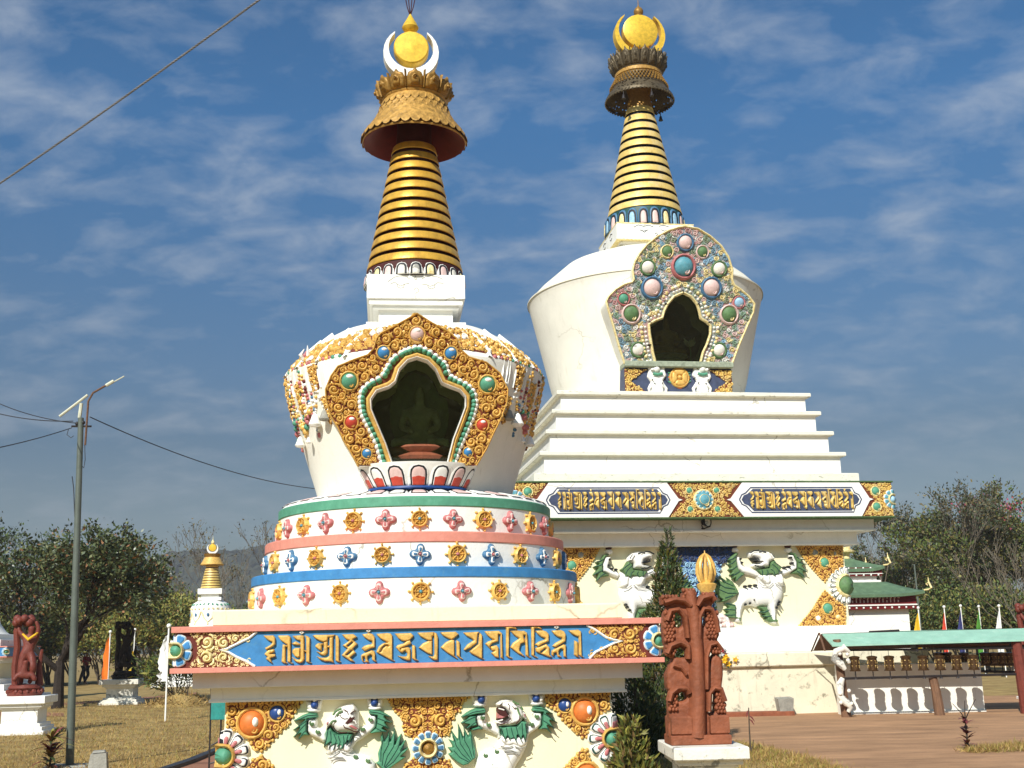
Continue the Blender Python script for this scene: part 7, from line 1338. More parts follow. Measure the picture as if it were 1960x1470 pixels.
def curl(parent, a, z):
    for sx_, sy_ in ((1, -1), (-1, -1), (1, 1), (-1, 1)):
        d = Vector((sx_, sy_, 0)).normalized(); b = Vector((sx_ * a, sy_ * a, z)); mb = MB(); mb.tube([b, b + d * .14 + Vector((0, 0, .01)), b + d * .24 + Vector((0, 0, .06)), b + d * .17 + Vector((0, 0, .24)), b + d * .08 + Vector((0, 0, .18)), b + d * .13 + Vector((0, 0, .14))], [.03, .03, .035, .035, .03, .02], 8); mb.tube([b + d * .17 + Vector((0, 0, .22)), b + d * .16 + Vector((0, 0, .40))], [.03, .008], 7); mb.build('roof_curl', 'gold_white', parent)
def kband(z0, z1, hw, letters_=True):
    mb = MB(); mb.box(-hw, hw, -hw, hw, z0, z1, 0, 0); b = mb.build('painted_frieze', 'maroon', t); mb = MB(); n = int(hw * 9); h = z1 - z0
    for sd_ in range(4):
        R_ = Matrix.Rotation(sd_ * math.pi / 2, 4, 'Z')
        for k in range(n):
            x = -hw + (k + .5) * 2 * hw / n
            for zc2 in (z0 + h * .10, z0 + h * .92): m2 = MB(); m2.ball((x, -hw - .01, zc2), .034, 0, 6, 4); mb.add([R_ @ Vector(v) for v in m2.v], m2.f, 0)
        m2 = MB(); m2.box(-hw - .03, hw + .03, -hw - .03, -hw, z0 + h * .22, z0 + h * .30); mb.add([R_ @ Vector(v) for v in m2.v], m2.f, 0)
        for k in range(15): m2 = MB(); x = -hw * .45 + k * hw * 1.15 / 15; m2.box(x, x + .035, -hw - .012, -hw, z0 + h * .42, z0 + h * (.72 - .08 * (k % 3))); m2.box(x, x + .07, -hw - .013, -hw, z0 + h * .66, z0 + h * .72); mb.add([R_ @ Vector(v) for v in m2.v], m2.f, 1)
    mb.build('frieze_detail', ['white_clean', 'pink_pale'], b)
zr = kz(1138); kband(kz(1168), zr, 1.62); rf = kroof(zr - .05, kz(1116), 1.85, .95, 'roof_green'); curl(rf, 1.83, zr + .06)
mb = MB(); mb.box(-.82, .82, -.82, .82, kz(1122), kz(1112), 0, .01); mb.box(-.72, .72, -.72, .72, kz(1130), kz(1098), 0, .01); mb.build('upper_wall', 'white_clean', t)
zr = kz(1088); kband(kz(1104), zr, .86); rf = kroof(zr - .05, kz(1068), .94, .12, 'roof_green'); curl(rf, .92, zr + .06)
z0 = kz(1072); mb = MB(); mb.lathe([(.10, z0), (.13, z0 + .03), (.13, z0 + .22), (.17, z0 + .25), (.30, z0 + .28), (.32, z0 + .33), (.16, z0 + .37), (.17, z0 + .55), (.2, z0 + .58), (.17, z0 + .62), (.1, z0 + .8), (.05, z0 + 1.0), (.003, z0 + 1.1)], 20); mb.build('finial', 'gold_white', t)

# ================================================================ prayer wheel shelter
yF, yW, yB = 26.0, 26.95, 27.4
X_ = lambda px, Y=yF: at(px, 1240, Y).x; Zy = lambda px, py, Y: at(px, py, Y).z
sh = thing('shelter', 'low mint green roofed shelter over a row of prayer wheels', 'shelter', (0, 0, 0))
xL, xR = X_(1590), X_(1985)
ze, zr = Zy(1780, 1231, yF - .2), Zy(1780, 1209, yF + .4)
mb = MB(); yr = 26.62
mb.add([(xL, 25.85, ze), (xR, 25.85, ze + .03), (xR, yr, zr + .03), (xL, yr, zr), (xL, 25.85, ze - .03), (xR, 25.85, ze), (xR, yr, zr - .0), (xL, yr, zr - .03)], [(0, 1, 2, 3), (4, 5, 6, 7), (0, 1, 5, 4), (0, 3, 7, 4), (1, 2, 6, 5)]); mb.build('roof', 'mint', sh)
mb = MB(); mb.add([(xL - .02, yr, zr + .01), (xR, yr, zr + .04), (xR, 27.5, ze - .1), (xL - .02, 27.5, ze - .13)], [(0, 1, 2, 3)]); mb.add([(xL - .15, 26.0, ze - .12), (xL - .15, yr - .25, zr + .03), (xL - .15, 27.2, ze - .14), (xL - .11, 26.0, ze - .12), (xL - .11, yr - .25, zr + .03), (xL - .11, 27.2, ze - .14)], [(0, 1, 4, 3), (1, 2, 5, 4)]); mb.build('roof_back', 'rust', sh)
xr0 = X_(1724, 27.6); mb = MB(); z2 = Zy(1780, 1206, 27.6); mb.add([(xr0, 27.2, z2 - .22), (xR + 3, 27.2, z2 - .22), (xR + 3, 28.0, z2), (xr0, 28.0, z2)], [(0, 1, 2, 3)]); mb.build('roof', 'mint', sh)
mb = MB(); mb.tube([(X_(1666, 27.5), 27.5, Zy(1666, 1210, 27.5)), (X_(1724, 27.5), 27.5, Zy(1724, 1207, 27.5))], .03, 6); mb.build('ridge_pole', 'dark_metal', sh)
def post(px, Y, z1, r, m_): mb = MB(); mb.tube([(X_(px, Y) + .04, Y, -.1), (X_(px, Y), Y, .5), (X_(px - 4, Y), Y, z1)], [r * 1.15, r, r * .9], 9); return mb.build('post', m_, sh)
ps = post(1607, 26.1, ze + .12, .095, 'wood'); post(1784, 26.1, .78, .10, 'wood'); post(1950, 26.0, ze, .12, 'terracotta_dark')
mb = MB(); xx = X_(1606, 26.1); wv = random.Random(2)      # white carved dragon winding round the left post
mb.tube([(xx + .16, 25.93, 1.36), (xx + .04, 25.88, 1.45), (xx - .12, 25.9, 1.38), (xx - .16, 25.95, 1.22), (xx - .05, 25.9, 1.12), (xx + .04, 25.92, 1.0)], [.04, .085, .07, .08, .085, .05], 9)
mb.tube([(xx - .02, 25.92, .82), (xx - .09, 25.92, .7), (xx - .1, 25.95, .45), (xx + .02, 25.9, .3), (xx + .1, 25.93, .22), (xx + .05, 25.95, .12)], [.05, .085, .075, .085, .06, .04], 9)
for k in range(12): mb.ball((xx + wv.uniform(-.16, .14), 25.88, wv.choice((1.2, 1.3, 1.42, .3, .5, .65)) + wv.uniform(-.06, .06)), .045, 0, 7, 5)
mb.build('carved_dragon', 'plaster', ps, ang=60)
def rail(name, a, b, r, m_='dark_metal'): mb = MB(); mb.tube([a, b], r, 6); mb.build(name, m_, sh)
rail('beam', (X_(1608), yF, Zy(1608, 1245, yF)), (X_(1960), yF, Zy(1960, 1240, yF)), .022); rail('beam', (X_(1724), yF + .3, Zy(1724, 1233, yF + .3)), (X_(1960), yF + .3, Zy(1960, 1229, yF + .3)), .028)
rail('rail', (X_(1603), yF, Zy(1603, 1299, yF)), (X_(1960), yF, Zy(1960, 1290, yF)), .028)
rail('beam', (X_(1775, 27.6), 27.6, Zy(1775, 1237, 27.6)), (X_(1960, 27.6), 27.6, Zy(1960, 1237, 27.6)), .04); rail('rail', (X_(1872, 27.6), 27.6, Zy(1872, 1285, 27.6)), (X_(1960, 27.6), 27.6, Zy(1960, 1287, 27.6)), .03)
mb = MB(); mb.box(X_(1752), X_(1757), yF - .02, yF + .32, Zy(1755, 1247, yF), Zy(1755, 1231, yF)); mb.build('strut', 'dark_metal', sh)
# low wall behind the wheels
lw = thing('low_wall', 'low white wall behind the prayer wheels with a shaded top', 'wall', (0, 0, 0))
mb = MB(); mb.box(X_(1600, yW), X_(1873, yW), yW, yW + .25, -.1, Zy(1740, 1270, yW), 0, .015); mb.build('wall', 'white', lw)
mb = MB(); mb.box(X_(1600, yW), X_(1874, yW), yW - .05, yW, -.1, .05, 0, .01); mb.build('plinth', 'white', lw)
# wheels: one built, the rest copied
def wheel_thing():
    t = thing('prayer_drum', '', 'prayer wheel', (0, 0, 0), 0, 'prayer wheels hanging in a row under the mint roof')
    mb = MB(); mb.lathe([(.02, -.15), (.115, -.15), (.118, -.13), (.10, -.12), (.094, .0), (.10, .11), (.112, .12), (.115, .15), (.06, .165), (.02, .17)], 20); d = mb.build('drum', 'wheel_metal', t)
    mb = MB(); fn = lambda u, z, h: ((.094 + h) * math.sin(u), -(.094 + h) * math.cos(u), z)
    for k in range(8):
        a = k * math.pi / 4; mb.strip([(a - .16, .065), (a + .16, .065), (a + .1, .03), (a + .16, .01)], .09 * .1, .012, fn); mb.strip([(a - .14, -.03), (a, -.05), (a + .14, -.03), (a + .05, -.085)], .009, .012, fn)
    mb.build('lettering', 'wheel_letter', d)
    mb = MB(); mb.tube([(0, 0, -.32), (0, 0, -.15)], .012, 6); mb.tube([(0, 0, .16), (0, 0, .30)], .006, 5); mb.lathe([(.04, -.32), (.012, -.27)], 8); mb.build('axle', 'dark_metal', t); return t
wn = ['first prayer wheel from the white carved post', 'second prayer wheel from the white carved post', 'third prayer wheel from the white carved post', 'fourth prayer wheel from the white carved post', 'fifth prayer wheel from the white carved post, left of the wooden mid post', 'sixth prayer wheel, just right of the wooden mid post', 'seventh prayer wheel, second right of the wooden mid post', 'prayer wheel above the right end of the low white wall']
w0 = wheel_thing()
for i, px in enumerate((1633.5, 1667, 1699.5, 1731.5, 1764, 1796, 1828, 1860)):
    o = w0 if i == 0 else copy_tree(w0); o.location = (X_(px), yF, Zy(px, 1271 - (px - 1633) * .012, yF)); o['label'] = wn[i]; o.rotation_euler = (0, 0, i * .37)
for i, (px, lab) in enumerate(((1794, 'leftmost prayer wheel of the back row behind the shelter'), (1811, 'second prayer wheel of the back row behind the shelter'), (1843, 'third prayer wheel of the back row behind the shelter'), (1883, 'back row prayer wheel just right of the low white wall'), (1900, 'back row prayer wheel second right of the low white wall'), (1915, 'back row prayer wheel third right of the low white wall'), (1929, 'back row prayer wheel nearest the dark red right post'))):
    o = copy_tree(w0); o.location = (X_(px, 27.6), 27.6, Zy(px, 1262, 27.6)); o['label'] = lab; o['group'] = 'prayer wheels in the back row'; o.rotation_euler = (0, 0, i * .6); o.scale = (1.0, 1.0, .95)
# ledge, stone pot, flowers at the far stupa's foot
q = gnd(1458, 1371); mb = MB(); a, b = gnd(1385, 1373), gnd(1527, 1371.5); mb.box(a.x, b.x, a.y - .0, a.y + .35, -.05, .10, 0, .02); tag(mb.build('brick_ledge', 'terracotta'), 'low terracotta ledge at the foot of the stained wall', 'ledge')
p = at(1503, 1362, a.y + .16); t = thing('stone_pot', 'rough grey stone trough standing on the terracotta ledge', 'pot', (p.x, a.y + .17, .10), .1)
mb = MB(); mb.add([(-.15, -.12, 0), (.15, -.12, 0), (.15, .12, 0), (-.15, .12, 0), (-.19, -.15, .26), (.17, -.15, .27), (.18, .15, .30), (-.18, .15, .29), (-.13, -.1, .26), (.12, -.1, .27), (.12, .1, .28), (-.13, .1, .28), (-.1, -.08, .12), (.1, -.08, .12), (.1, .08, .12), (-.1, .08, .12)], [(0, 1, 5, 4), (1, 2, 6, 5), (2, 3, 7, 6), (3, 0, 4, 7), (4, 5, 9, 8), (5, 6, 10, 9), (6, 7, 11, 10), (7, 4, 8, 11), (8, 9, 13, 12), (9, 10, 14, 13), (10, 11, 15, 14), (11, 8, 12, 15), (12, 13, 14, 15)]); mb.build('trough', 'concrete', t)
def bouquet(px, py, v, label, mats, n, s):
    u, z = BG.uz(px, py, v); t = thing('flower_bunch', label, 'flowers', BG.world(u, v, z)); rr = random.Random(int(px)); mb = MB()
    for k in range(n):
        c = Vector((rr.uniform(-1, 1), rr.uniform(-.5, .5), rr.uniform(.2, 1.4))) * s
        for j in range(5): a = j * 1.257; mb.tube([c, c + Vector((math.cos(a) * .25, -.1, math.sin(a) * .25)) * s, c + Vector((math.cos(a) * .45, 0, math.sin(a) * .45)) * s], [.05 * s, .14 * s, .02 * s], 4, k % len(mats))
    mb.build('petals', mats, t); mb = MB()
    for k in range(5): mb.tube([(0, 0, -.05), (rr.uniform(-.8, .8) * s, 0, rr.uniform(.6, 1.1) * s)], .012, 4)
    mb.build('stems', 'lf_dk', t)
bouquet(1394, 1275, -4.97, 'yellow flower bunch standing on the stained plinth ledge', ['lf_yel'], 9, .17); bouquet(1377, 1262, -5.0, 'red and white flower bunch beside the terracotta carving', ['cloth_red', 'lf_white'], 8, .15)

# ================================================================ people
def person(label, x, y, rz, h, lean, shirt, trousers, hairm, robe=False, step=.18):
    t = thing('person', label, 'person', (x, y, 0), rz); k = h / 1.75; L_ = lean
    def P(x_, f, z): return Vector((x_, f, z)) * k
    hip = P(0, 0, .92); ch = P(0, -L_ * .35, 1.28 - abs(L_) * .08); nk = P(0, -L_ * .5, 1.46 - abs(L_) * .14); hd = P(0, -L_ * .58 - .02, 1.60 - abs(L_) * .18); tp_ = P(0, -L_ * .62 - .01, 1.72 - abs(L_) * .2)
    V = [hip, ch, nk, hd, tp_]; E_ = [(0, 1), (1, 2), (2, 3), (3, 4)]; Rd = [.13, .14, .05, .085, .06]
    for s_ in (-1, 1):
        b = len(V); V += [nk + P(s_ * .18, 0, -.05), ch + P(s_ * .25, -.05 - L_ * .2, -.16), ch + P(s_ * .23, -.2 - L_ * .3, -.36)]; E_ += [(1, b), (b, b + 1), (b + 1, b + 2)]; Rd += [.06, .045, .03]
        w_ = V[-1]; hb = len(V); V.append(w_ + P(0, -.03, -.07)); E_.append((b + 2, hb)); Rd.append(.03)
        for fi, (dx, ln) in enumerate(((-.03, .07), (-.012, .085), (.006, .08), (.022, .065))): V.append(V[hb] + P(dx, -.01, -ln)); E_.append((hb, len(V) - 1)); Rd.append(.009)
        V.append(w_ + P(-s_ * .045, -.04, -.08)); E_.append((b + 2, len(V) - 1)); Rd.append(.01)
        b = len(V); V += [P(s_ * .10, 0, .88), P(s_ * .10, -.06 - s_ * step * .4, .48), P(s_ * .10, s_ * step, .08), P(s_ * .10, s_ * step - .14, .03)]; E_ += [(0, b), (b, b + 1), (b + 1, b + 2), (b + 2, b + 3)]; Rd += [.095, .06, .045, .04]
    body = skin_obj('body', V, E_, [r * k for r in Rd], 'skin', t)
    sh_ = [hip, ch, nk - P(0, 0, .05)] + [nk + P(s_ * .18, 0, -.05) for s_ in (-1, 1)] + [ch + P(s_ * .25, -.05 - L_ * .2, -.16) for s_ in (-1, 1)]
    skin_obj('shirt', sh_, [(0, 1), (1, 2), (1, 3), (1, 4), (3, 5), (4, 6)], [r * k for r in (.165, .175, .07, .08, .08, .062, .062)], shirt, t)
    if robe: skin_obj('robe', [hip + P(0, 0, .05), P(0, 0, .6), P(0, 0, .3)], [(0, 1), (1, 2)], [r * k for r in (.18, .2, .2)], trousers, t)
    else:
        lg = [hip]; le = []
        for s_ in (-1, 1): b = len(lg); lg += [P(s_ * .10, 0, .86), P(s_ * .10, -.06 - s_ * step * .4, .48), P(s_ * .10, s_ * step, .10)]; le += [(0, b), (b, b + 1), (b + 1, b + 2)]
        skin_obj('trousers', lg, le, [r * k for r in (.16, .115, .085, .07, .115, .085, .07)], trousers, t)
    mb = MB(); c = hd + (tp_ - hd) * .45 + P(0, .025, 0); mb.ball(c, .105 * k, 0, 12, 8, (.9, 1, .95)); mb.build('hair', hairm, t)
    mb = MB(); f = hd + P(0, -.088, .0); mb.ball(f + P(0, -.01, -.01), .018 * k, 0, 6, 4); 
    for s_ in (-1, 1): mb.ball(f + P(s_ * .03, .0, .02), .011 * k, 1, 6, 4); mb.ball(hd + P(s_ * .088, 0, .0), .022 * k, 0, 6, 4)
    mb.tube([f + P(-.022, .002, -.045), f + P(.022, .002, -.045)], .006 * k, 5, 2); mb.build('face', ['skin', 'hair', 'cloth_red'], t); return t
g = gx(166, 66); person('person in a maroon top and dark trousers walking past the big tree trunk', g.x, 66, R(60), 1.78, .08, 'cloth_red', 'cloth_dark', 'hair')
g = gx(273, 66); person('person in a pale shirt and grey trousers walking beyond the yellow flag', g.x, 66, R(-70), 1.82, .42, 'cloth_pale', 'cloth_grey', 'hair', step=.25)
# ================================================================ plants
def branches(rnd, start, direc, length, rad, depth, spread, out, tips, taper=.62, up=.15, segs=3, kids=(2, 4), minr=.006, bend=.22):
    p = Vector(start); d = Vector(direc).normalized(); pts = [p.copy()]; rads = [rad]
    for i in range(segs):
        d = (d + Vector((rnd.uniform(-1, 1), rnd.uniform(-1, 1), rnd.uniform(-.6, .8) + up)) * bend).normalized(); p = p + d * (length / segs); pts.append(p.copy()); rads.append(max(minr, rad * (1 - (1 - taper) * (i + 1) / segs)))
    out.append((pts, rads))
    if depth == 0: tips.append((p.copy(), d.copy())); tips.append((pts[-2].copy(), d.copy())); return
    n = rnd.randint(*kids)
    for k in range(n):
        a = rnd.uniform(0, 6.283); s_ = spread * rnd.uniform(.6, 1.25); o = d.orthogonal().normalized(); o2 = d.cross(o); nd = (d * math.cos(s_) + (o * math.cos(a) + o2 * math.sin(a)) * math.sin(s_)); nd.z += up * .6
        q = pts[-1] if k < 2 else pts[rnd.randint(1, len(pts) - 1)]
        branches(rnd, q, nd, length * rnd.uniform(.62, .86), rads[-1] * rnd.uniform(.62, .85), depth - 1, spread, out, tips, taper, up, segs, kids, minr, bend)
def leaf_mesh(name, pos, size, mats, probs, seed, parent, aspect=.5, nrm_up=.3, droop=0.0, dirs=None):
    """leaf-shaped faces: pos is (N,3), one bent leaf of two quads for each"""
    g = np.random.RandomState(seed); n = len(pos); pos = np.asarray(pos, float)
    a = g.normal(size=(n, 3)) if dirs is None else np.asarray(dirs, float) + g.normal(size=(n, 3)) * .55
    a[:, 2] -= droop; a /= np.linalg.norm(a, axis=1, keepdims=True) + 1e-9; nn = g.normal(size=(n, 3)); nn[:, 2] += nrm_up * 3; b = np.cross(a, nn); b /= np.linalg.norm(b, axis=1, keepdims=True) + 1e-9; c = np.cross(b, a)
    s_ = size * g.uniform(.6, 1.3, (n, 1)); L_ = s_; W = s_ * aspect
    v = np.stack([pos, pos + a * L_ * .45 + b * W * .5 - c * W * .08, pos + a * L_, pos + a * L_ * .45 - b * W * .5 - c * W * .08], 1).reshape(-1, 3)
    me = bpy.data.meshes.new(name); me.vertices.add(4 * n); me.vertices.foreach_set('co', v.ravel()); me.loops.add(4 * n); me.loops.foreach_set('vertex_index', np.arange(4 * n)); me.polygons.add(n); me.polygons.foreach_set('loop_start', np.arange(0, 4 * n, 4)); me.polygons.foreach_set('loop_total', np.full(n, 4))
    for m in mats: me.materials.append(M[m])
    me.polygons.foreach_set('material_index', g.choice(len(mats), n, p=probs).astype(np.int32)); me.update(calc_edges=True); me.validate()
    o = bpy.data.objects.new(name, me); link(o, parent); return o
def wood(out, name, m_, parent, kmax=8):
    mb = MB()
    for pts, rads in out: mb.tube(pts, rads, kmax if rads[0] > .05 else (5 if rads[0] > .02 else 3), 0, False)
    return mb.build(name, m_, parent, smooth=False)
def tree(name, label, loc, h, seed, trunk_h, depth, spread, leafs, leaf_size, mats, probs, bark, r0=.14, cl=.35, aspect=.5, up=.15, cat='tree', group=None, kids=(2, 4), lr=.30, droop=.2, minr=.006, splits=None, rz=0, dens_low=1.0, base_lean=(0, 0)):
    rnd_ = random.Random(seed); t = thing(name, label, cat, loc, rz, group); out = []; tips = []
    if splits is None:
        p0 = Vector((0, 0, -.1)); p1 = Vector((base_lean[0], base_lean[1], trunk_h)); out.append(([p0, p0.lerp(p1, .5) + Vector((rnd_.uniform(-.06, .06), 0, 0)), p1], [r0 * 1.25, r0, r0 * .85]))
        for k in range(rnd_.randint(3, 4)): a = k * 2.1 + rnd_.uniform(-.4, .4); branches(rnd_, p1 - Vector((0, 0, rnd_.uniform(0, trunk_h * .25))), (math.cos(a) * .75, math.sin(a) * .75, .9), h * lr, r0 * .62, depth, spread, out, tips, up=up, kids=kids, minr=minr)
    else:
        for k in range(splits): a = k * 6.283 / splits + rnd_.uniform(-.4, .4); branches(rnd_, (rnd_.uniform(-.15, .15), rnd_.uniform(-.15, .15), -.05), (math.cos(a) * .45, math.sin(a) * .45, 1), h * lr, r0, depth, spread, out, tips, up=up, kids=kids, minr=minr)
    wood(out, 'trunk', bark, t)
    if leafs:
        g = np.random.RandomState(seed + 7); T = np.array([tuple(a) for a, b in tips]); Dr = np.array([tuple(b) for a, b in tips]); idx = g.randint(0, len(T), leafs); pos = T[idx] + g.normal(size=(leafs, 3)) * cl * g.uniform(.3, 1, (leafs, 1)); leaf_mesh('crown', pos, leaf_size, mats, probs, seed, t, aspect, droop=droop, dirs=Dr[idx])
    return t
# big-leaved tree at left
o = gx(117, 38); tree('magnolia_tree', 'big leafy tree with dark brown-green leaves behind the lamp post', o, 5.6, 12, 1.45, 4, .66, 24000, .14, ['lf_mag1', 'lf_mag2', 'lf_mag3'], [.62, .30, .08], 'dark_bark_and_shade', .17, .23, .50, .08, kids=(3, 4), lr=.285, droop=.25)
# templates for the woods behind
T_ = {}
def inst(key, label, px, Y, s, rz, group, sz=None, x=None):
    o = gx(px, Y) if x is None else Vector((x, Y, 0))
    if key not in T_:
        mk_ = {'dense': lambda: tree('leafy_tree', label, o, 9.0, 31, 1.6, 4, .55, 11500, .21, ['lf_ol1', 'lf_ol2', 'lf_ol3', 'lf_gr'], [.46, .16, .2, .18], 'bark', .15, .27, .55, .18),
               'twiggy': lambda: tree('twiggy_tree', label, o, 9.5, 44, 2.0, 5, .5, 4600, .19, ['lf_gr', 'lf_ol3', 'lf_dk'], [.4, .35, .25], 'bark_pale', .13, .30, .5, .22, kids=(2, 3), lr=.27, minr=.011),
               'bare': lambda: tree('bare_tree', label, o, 9.0, 52, 1.6, 5, .42, 700, .16, ['lf_ol3', 'lf_gr'], [.6, .4], 'bark_pale', .12, .3, .5, .26, kids=(2, 3), lr=.28, minr=.012),
               'shrub': lambda: tree('shrub', label, o, 3.4, 63, .3, 3, .6, 7500, .16, ['lf_ol1', 'lf_ol2', 'lf_ol3', 'lf_dk'], [.45, .22, .13, .2], 'bark', .05, .30, .5, .12, cat='shrub', splits=6, lr=.34),
               'yshrub': lambda: tree('shrub', label, o, 3.2, 71, .3, 3, .6, 8000, .15, ['lf_ol2', 'lf_ygr', 'lf_ol1', 'lf_dry2'], [.36, .24, .28, .12], 'bark', .05, .3, .45, .15, cat='shrub', splits=6, lr=.34),
               'cone': lambda: tree('leafy_tree', label, o, 8.0, 83, 2.2, 4, .62, 12000, .2, ['lf_dk', 'lf_gr', 'lf_ol1'], [.5, .25, .25], 'bark', .14, .4, .5, .1)}
        r = mk_[key](); T_[key] = r
    else: r = copy_tree(T_[key])
    r.location = o; r.rotation_euler = (0, 0, rz); r.scale = (s, s, sz or s); r['label'] = label; r['group'] = group; return r
G1 = 'woodland trees behind the shelter at right'
inst('twiggy', 'tall twiggy tree just right of the big mantra band', 1702, 66, .90, 0.4, G1)
inst('dense', 'tall leafy olive tree at the right edge with the pink blossom', 1915, 62, .86, 0, G1, .92)
inst('dense', 'bushy olive tree standing behind the white flag', 1870, 70, .88, 2.1, G1, .90)
inst('dense', 'rounded olive tree between the blue and red flags', 1810, 74, .70, 4.0, G1, .66)
inst('dense', 'dark leafy tree right behind the pagoda roofs', 1745, 72, .66, 1.2, G1, .62)
inst('dense', 'leafy tree half hidden by the corner of the big stupa', 1672, 70, .72, 3.3, G1, .70)
inst('twiggy', 'grey twiggy tree rising beside the pink blossom', 1848, 60, .84, 2.0, G1, .86)
inst('twiggy', 'grey twiggy tree over the yellow flag', 1748, 78, .86, 3.4, G1, .76)
inst('bare', 'bare pale branched tree leaning in at the right edge', 1975, 48, .58, 1.0, G1)
inst('cone', 'dark tree behind the white flag near the right edge', 1965, 66, .8, .4, G1, .82)
inst('dense', 'leafy tree outside the right edge with branches showing', 2030, 64, .86, 5.2, G1)
inst('dense', 'far rounded tree between the pagoda and the yellow flag', 1700, 90, .72, .4, G1, .66)
inst('dense', 'far rounded tree over the green flag', 1885, 92, .95, 5.0, G1, .80)
for i, (px, Y, s, r, lab) in enumerate(((1690, 56, .85, .2, 'low shrub behind the pagoda wall'), (1742, 55, 1.0, 1.2, 'low shrub left of the yellow flag'), (1790, 56, 1.05, 2.4, 'low shrub between the yellow and red flags'), (1835, 57, 1.1, 3.3, 'low shrub behind the navy flag'), (1885, 56, 1.1, 4.4, 'low shrub behind the green flag'), (1935, 55, 1.15, 5.2, 'low shrub behind the white flag'), (1985, 54, 1.0, .9, 'low shrub at the right edge behind the shelter'))): inst('shrub', lab, px, Y, s, r, 'shrubs behind the shelter')
# blossom: a bougainvillea climbing the trees
g_ = np.random.RandomState(5); o = gx(1884, 61); t = thing('bougainvillea', 'pink flowering climber high in the trees at right', 'climber', o)
zb = at(1882, 968, 61).z; pos = np.concatenate([g_.normal(size=(260, 3)) * (.42, .4, .22) + (.0, -.5, zb), g_.normal(size=(160, 3)) * (.7, .4, .3) + (.35, -.5, zb - .55), g_.normal(size=(90, 3)) * (.28, .4, .25) + (2.0, -.4, zb - .1)])
leaf_mesh('blossom', pos, .14, ['lf_pk', 'lf_ol3'], [.8, .2], 3, t, .7); mb = MB(); mb.tube([(0, 0, 0), (.1, -.1, zb * .5), (0, -.3, zb)], [.05, .04, .015], 6); mb.build('stem', 'bark', t)
G2 = 'trees and bushes behind the lawn at left'
inst('dense', 'leafy tree left of the small distant stupa', 312, 78, .60, 1.3, G2, .60)
inst('cone', 'dark tree filling the gap left of the big leafy tree', -30, 60, .9, 1.0, G2)
inst('bare', 'tall bare tree right of the small distant stupa', 462, 72, .96, 2.2, G2, 1.0)
inst('bare', 'thin bare tree against the drum of the near stupa', 500, 76, .84, .5, G2, .84)
inst('bare', 'bare tree just beside the small stupa spire', 435, 84, .80, 4.0, G2, .74)
inst('dense', 'low leafy tree behind the small distant stupa', 440, 92, .60, 5.0, G2, .52)
inst('dense', 'yellowish tree at the foot of the near drum', 520, 84, .62, 2.6, G2, .55)
inst('dense', 'leafy tree behind the big leafy tree', 200, 80, .66, .9, G2, .58)
for i, (px, Y, s, r, lab, k) in enumerate(((252, 62, 1.25, .2, 'yellow-green bush behind the yellow flag', 'yshrub'), (305, 64, 1.4, 1.4, 'yellow-green bush left of the white flag', 'yshrub'), (355, 68, 1.45, 2.4, 'yellow-green bush behind the white flag', 'yshrub'), (200, 64, 1.2, 3.3, 'yellow-green bush behind the orange flag', 'yshrub'), (150, 68, 1.3, 4.4, 'yellow-green bush behind the maroon walker', 'yshrub'), (95, 66, 1.25, 5.2, 'green bush behind the tree trunk', 'shrub'), (40, 64, 1.2, .9, 'green bush behind the red carving', 'shrub'), (-10, 60, 1.2, 2.9, 'green bush at the left edge', 'shrub'), (405, 76, 1.2, 1.9, 'dark bush behind the small distant stupa', 'shrub'), (460, 74, 1.2, .3, 'dark bush under the bare trees', 'shrub'), (505, 72, 1.2, 4.0, 'dark bush beside the near drum', 'shrub'))): inst(k, lab, px, Y, s, r, 'bushes behind the lawn at left')
# shrub with a mound at the near stupa's left
o = gx(350, 38); t = tree('shrub', 'loose green shrub growing from a straw mound left of the near stupa', o, 2.0, 91, .2, 3, .5, 1900, .22, ['lf_ol1', 'lf_ygr', 'lf_dk'], [.5, .25, .25], 'bark', .03, .16, .22, .2, cat='shrub', splits=7, lr=.30)
tag(t, 'loose green shrub growing from a straw mound left of the near stupa'); mb = MB(); mb.lathe([(1.0, -.02), (.75, .12), (.4, .3), (.1, .4), (.001, .41)], 22); mb.build('mound', 'lawn', t); g_ = np.random.RandomState(3); a = g_.uniform(0, 6.28, 900); r_ = np.sqrt(g_.uniform(0, 1, 900)) * 1.05; leaf_mesh('straw', np.stack([r_ * np.cos(a), r_ * np.sin(a), .40 * (1 - r_ / 1.1)], 1), .22, ['lf_dry', 'lf_dry2'], [.5, .5], 5, t, .12)
# conical cypress and the two small conifers beside the near stupa
def cypress(label, px, Y, h, rbase, n, seed, size, mats, probs, shape, name='cypress'):
    o = gx(px, Y); t = thing(name, label, 'tree', o); g = np.random.RandomState(seed); z = h * (1 - np.sqrt(g.uniform(0, 1, n)) * .97); rr = np.interp(z / h, [q[0] for q in shape], [q[1] for q in shape]) * rbase * (1 + .16 * np.sin(z * 7 + 1) + g.normal(size=n) * .09)
    a = g.uniform(0, 6.283, n); rr *= (1 + .14 * np.sin(3 * a + z * 3)); rad = rr * np.sqrt(g.uniform(.25, 1, n)); pos = np.stack([rad * np.cos(a), rad * np.sin(a), z], 1); d = np.stack([np.cos(a) * .55, np.sin(a) * .55, np.full(n, 1.0)], 1)
    leaf_mesh('foliage', pos, size, mats, probs, seed, t, .28, dirs=d); mb = MB(); mb.tube([(0, 0, -.1), (0, 0, h * .5), (0, 0, h * .97)], [.06, .04, .006], 8); mb.build('trunk', 'bark', t); return t
zt_ = at(1297, 1002, 19.4).z
